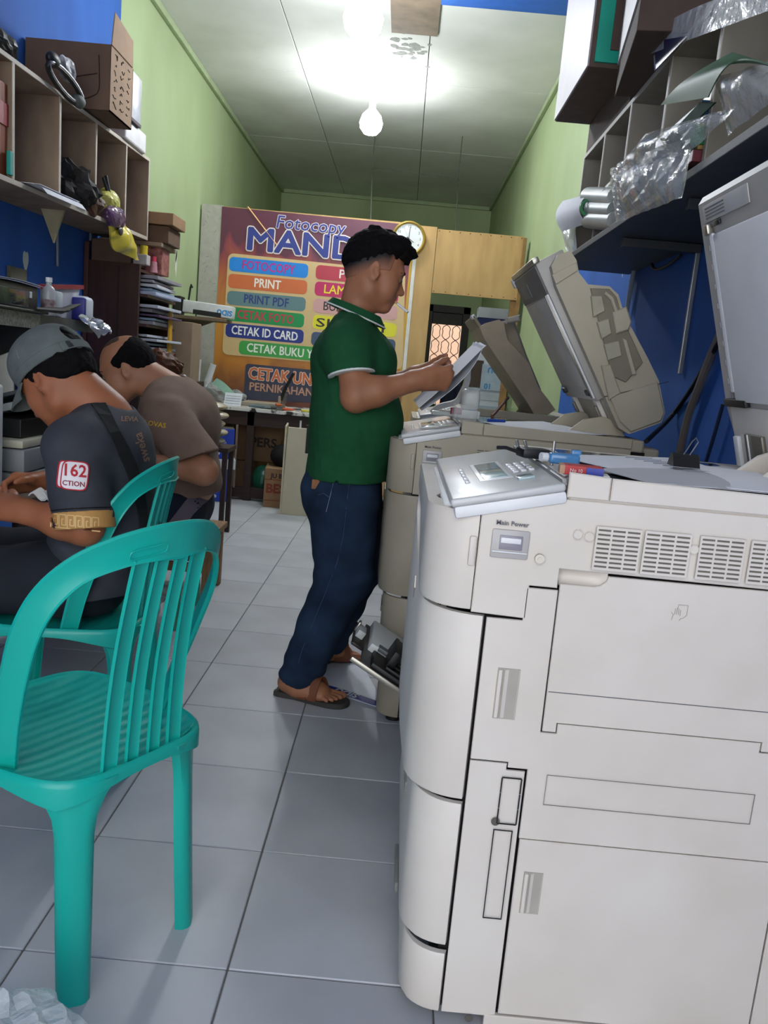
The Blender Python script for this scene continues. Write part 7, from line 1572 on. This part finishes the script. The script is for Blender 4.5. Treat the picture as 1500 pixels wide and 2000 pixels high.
# ---------------------------------------------------------------- open tray between the two copiers, things on the floor
tr = bpy.data.objects.new('open_tray', None); C.objects.link(tr); tr.parent = c2; tr.location = Vector((.05, 2.35, .35))-Vector(c2.location)
tf = frame(Vector((-.072, 2.20, .372)), (.235, 0, -.135), (0, 1, 0))     # x: down to the right, y: away
fl_ = -1 if (tf.to_3x3() @ Vector((0, 0, 1))).z < 0 else 1
def TB(nm, lo, hi, mat, bev=.003): return MB().box((lo[0], lo[1], min(lo[2]*fl_, hi[2]*fl_)), (hi[0], hi[1], max(lo[2]*fl_, hi[2]*fl_)), bev=bev).xf(tf).build(nm, mat, tr, True)
TB('tray_plate', (.03, .0, -.004), (.34, .36, .004), M('tray_grey', '#50524f', rough=.4)); TB('black_bed', (.06, .01, .004), (.33, .12, .02), blk); TB('white_cover', (.045, .13, .004), (.30, .36, .03), M('tray_white', '#e4e6e1', rough=.4, var=.05)); TB('grey_strip', (.07, .125, .02), (.30, .155, .034), M('strip_grey', '#5f6566', rough=.4))
TB('latch_window', (.13, .27, .03), (.19, .32, .033), blk, .001); TB('latch_white', (.14, .28, .032), (.18, .31, .035), white_pl, .001); TB('slide_arm', (.10, .04, .02), (.125, .16, .075), blk); TB('end_plate', (-.01, .10, .0), (.03, .30, .01), blk); TB('end_bracket', (-.005, .16, .0), (.02, .22, .034), M('bracket_white', '#c3c6c2', rough=.4)); TB('rail', (.0, -.004, -.01), (.36, .006, .006), steel); TB('rib', (.10, .02, .02), (.30, .03, .03), blk); TB('rib', (.10, .06, .02), (.30, .07, .03), blk)
TB('end_hook', (-.012, .20, .01), (-.004, .225, .042), steel)
t = thing('paper_wrapper', 'white paper ream wrapper with a blue edge on the floor by the second copier', 'wrapper', (-.08, 3.0, 0))
A, B, Cc, D = Vector((-.28, 3.06, 0)), Vector((-.10, 3.28, 0)), Vector((.05, 2.77, 0)), Vector((-.17, 2.72, 0))
A, B, Cc, D = at(615, 1310, z=0), at(695, 1278, z=0), at(752, 1388, z=0), at(640, 1352, z=0)
MB().grid(lambda u, v: (lambda p: (p.x, p.y, .003+.012*abs(math.sin(u*5+v*3))*v*(1-v)*2+.03*u*max(0, v-.2)*(1-v)))(A.lerp(B, u).lerp(D.lerp(Cc, u), v)), 14, 14, .002).build('sheet', M('wrapper_white', '#dfe3ee', rough=.5, var=.06), t, True)
e0, e1 = D, Cc; dr = (A-D).normalized(); MB().grid(lambda u, v: (lambda p: (p.x, p.y, .012+.002*math.sin(u*4)))(e0.lerp(e1, u)+dr*(.055*v-.008)), 12, 3, .001).build('blue_edge', M('wrapper_blue', '#1a2a86', rough=.4), t, True)
mid_ = e0.lerp(e1, .36)+dr*.018; text('SIDU', .045, wbox, t, frame(Vector((mid_.x, mid_.y, .0155)), -(e1-e0), -dr), off=.001)
t, _ = carton('brown carton on the floor between the second and third copier', (-.11, 4.60, 0), (.03, 4.90, .16), M('carton_reddish', '#6b4430', rough=.8, var=.15), tape=False); t2, _ = carton('white carton on the brown carton beside the third copier', (-.105, 4.61, .163), (.03, 4.89, .30), M('carton_dull_white', '#a5a79f', rough=.6, var=.08), tape=False)
t, _ = carton('black box on the floor behind the brown carton by the third copier', (-.16, 4.95, 0), (-.06, 5.2, .22), blk, tape=False); crumple('teal packet on top of the black box by the third copier', 'packet', (-.11, 5.06, .265), (.05, .09, .045), M('teal_packet', '#34564f', rough=.4, bump=.4), 61, 'packet')
# clear bag in the lower left corner
cf_ = M('clear_bag', '#e2e8e8', rough=.12, var=.1, alpha=.5, bump=1., bscale=30, spec=1., coat=.6)
t = crumple('clear plastic bag on the floor before the near chair, lower left corner', 'plastic_bag', (-.54, 1.03, .10), (.17, .13, .10), cf_, 71, 'bag', 26, .22)
m = MB(); m.sphere((-.55, 1.04, .08), (.12, .09, .07), 14)
for v in m.b.verts: v.co += (v.co-Vector((-.55, 1.04, .08))).normalized()*float(folds(77, .02, 22)(*v.co))
m.build('folded_film', M('inner_film', '#9fb3ad', rough=.2, alpha=.6, bump=.8, bscale=18), t)
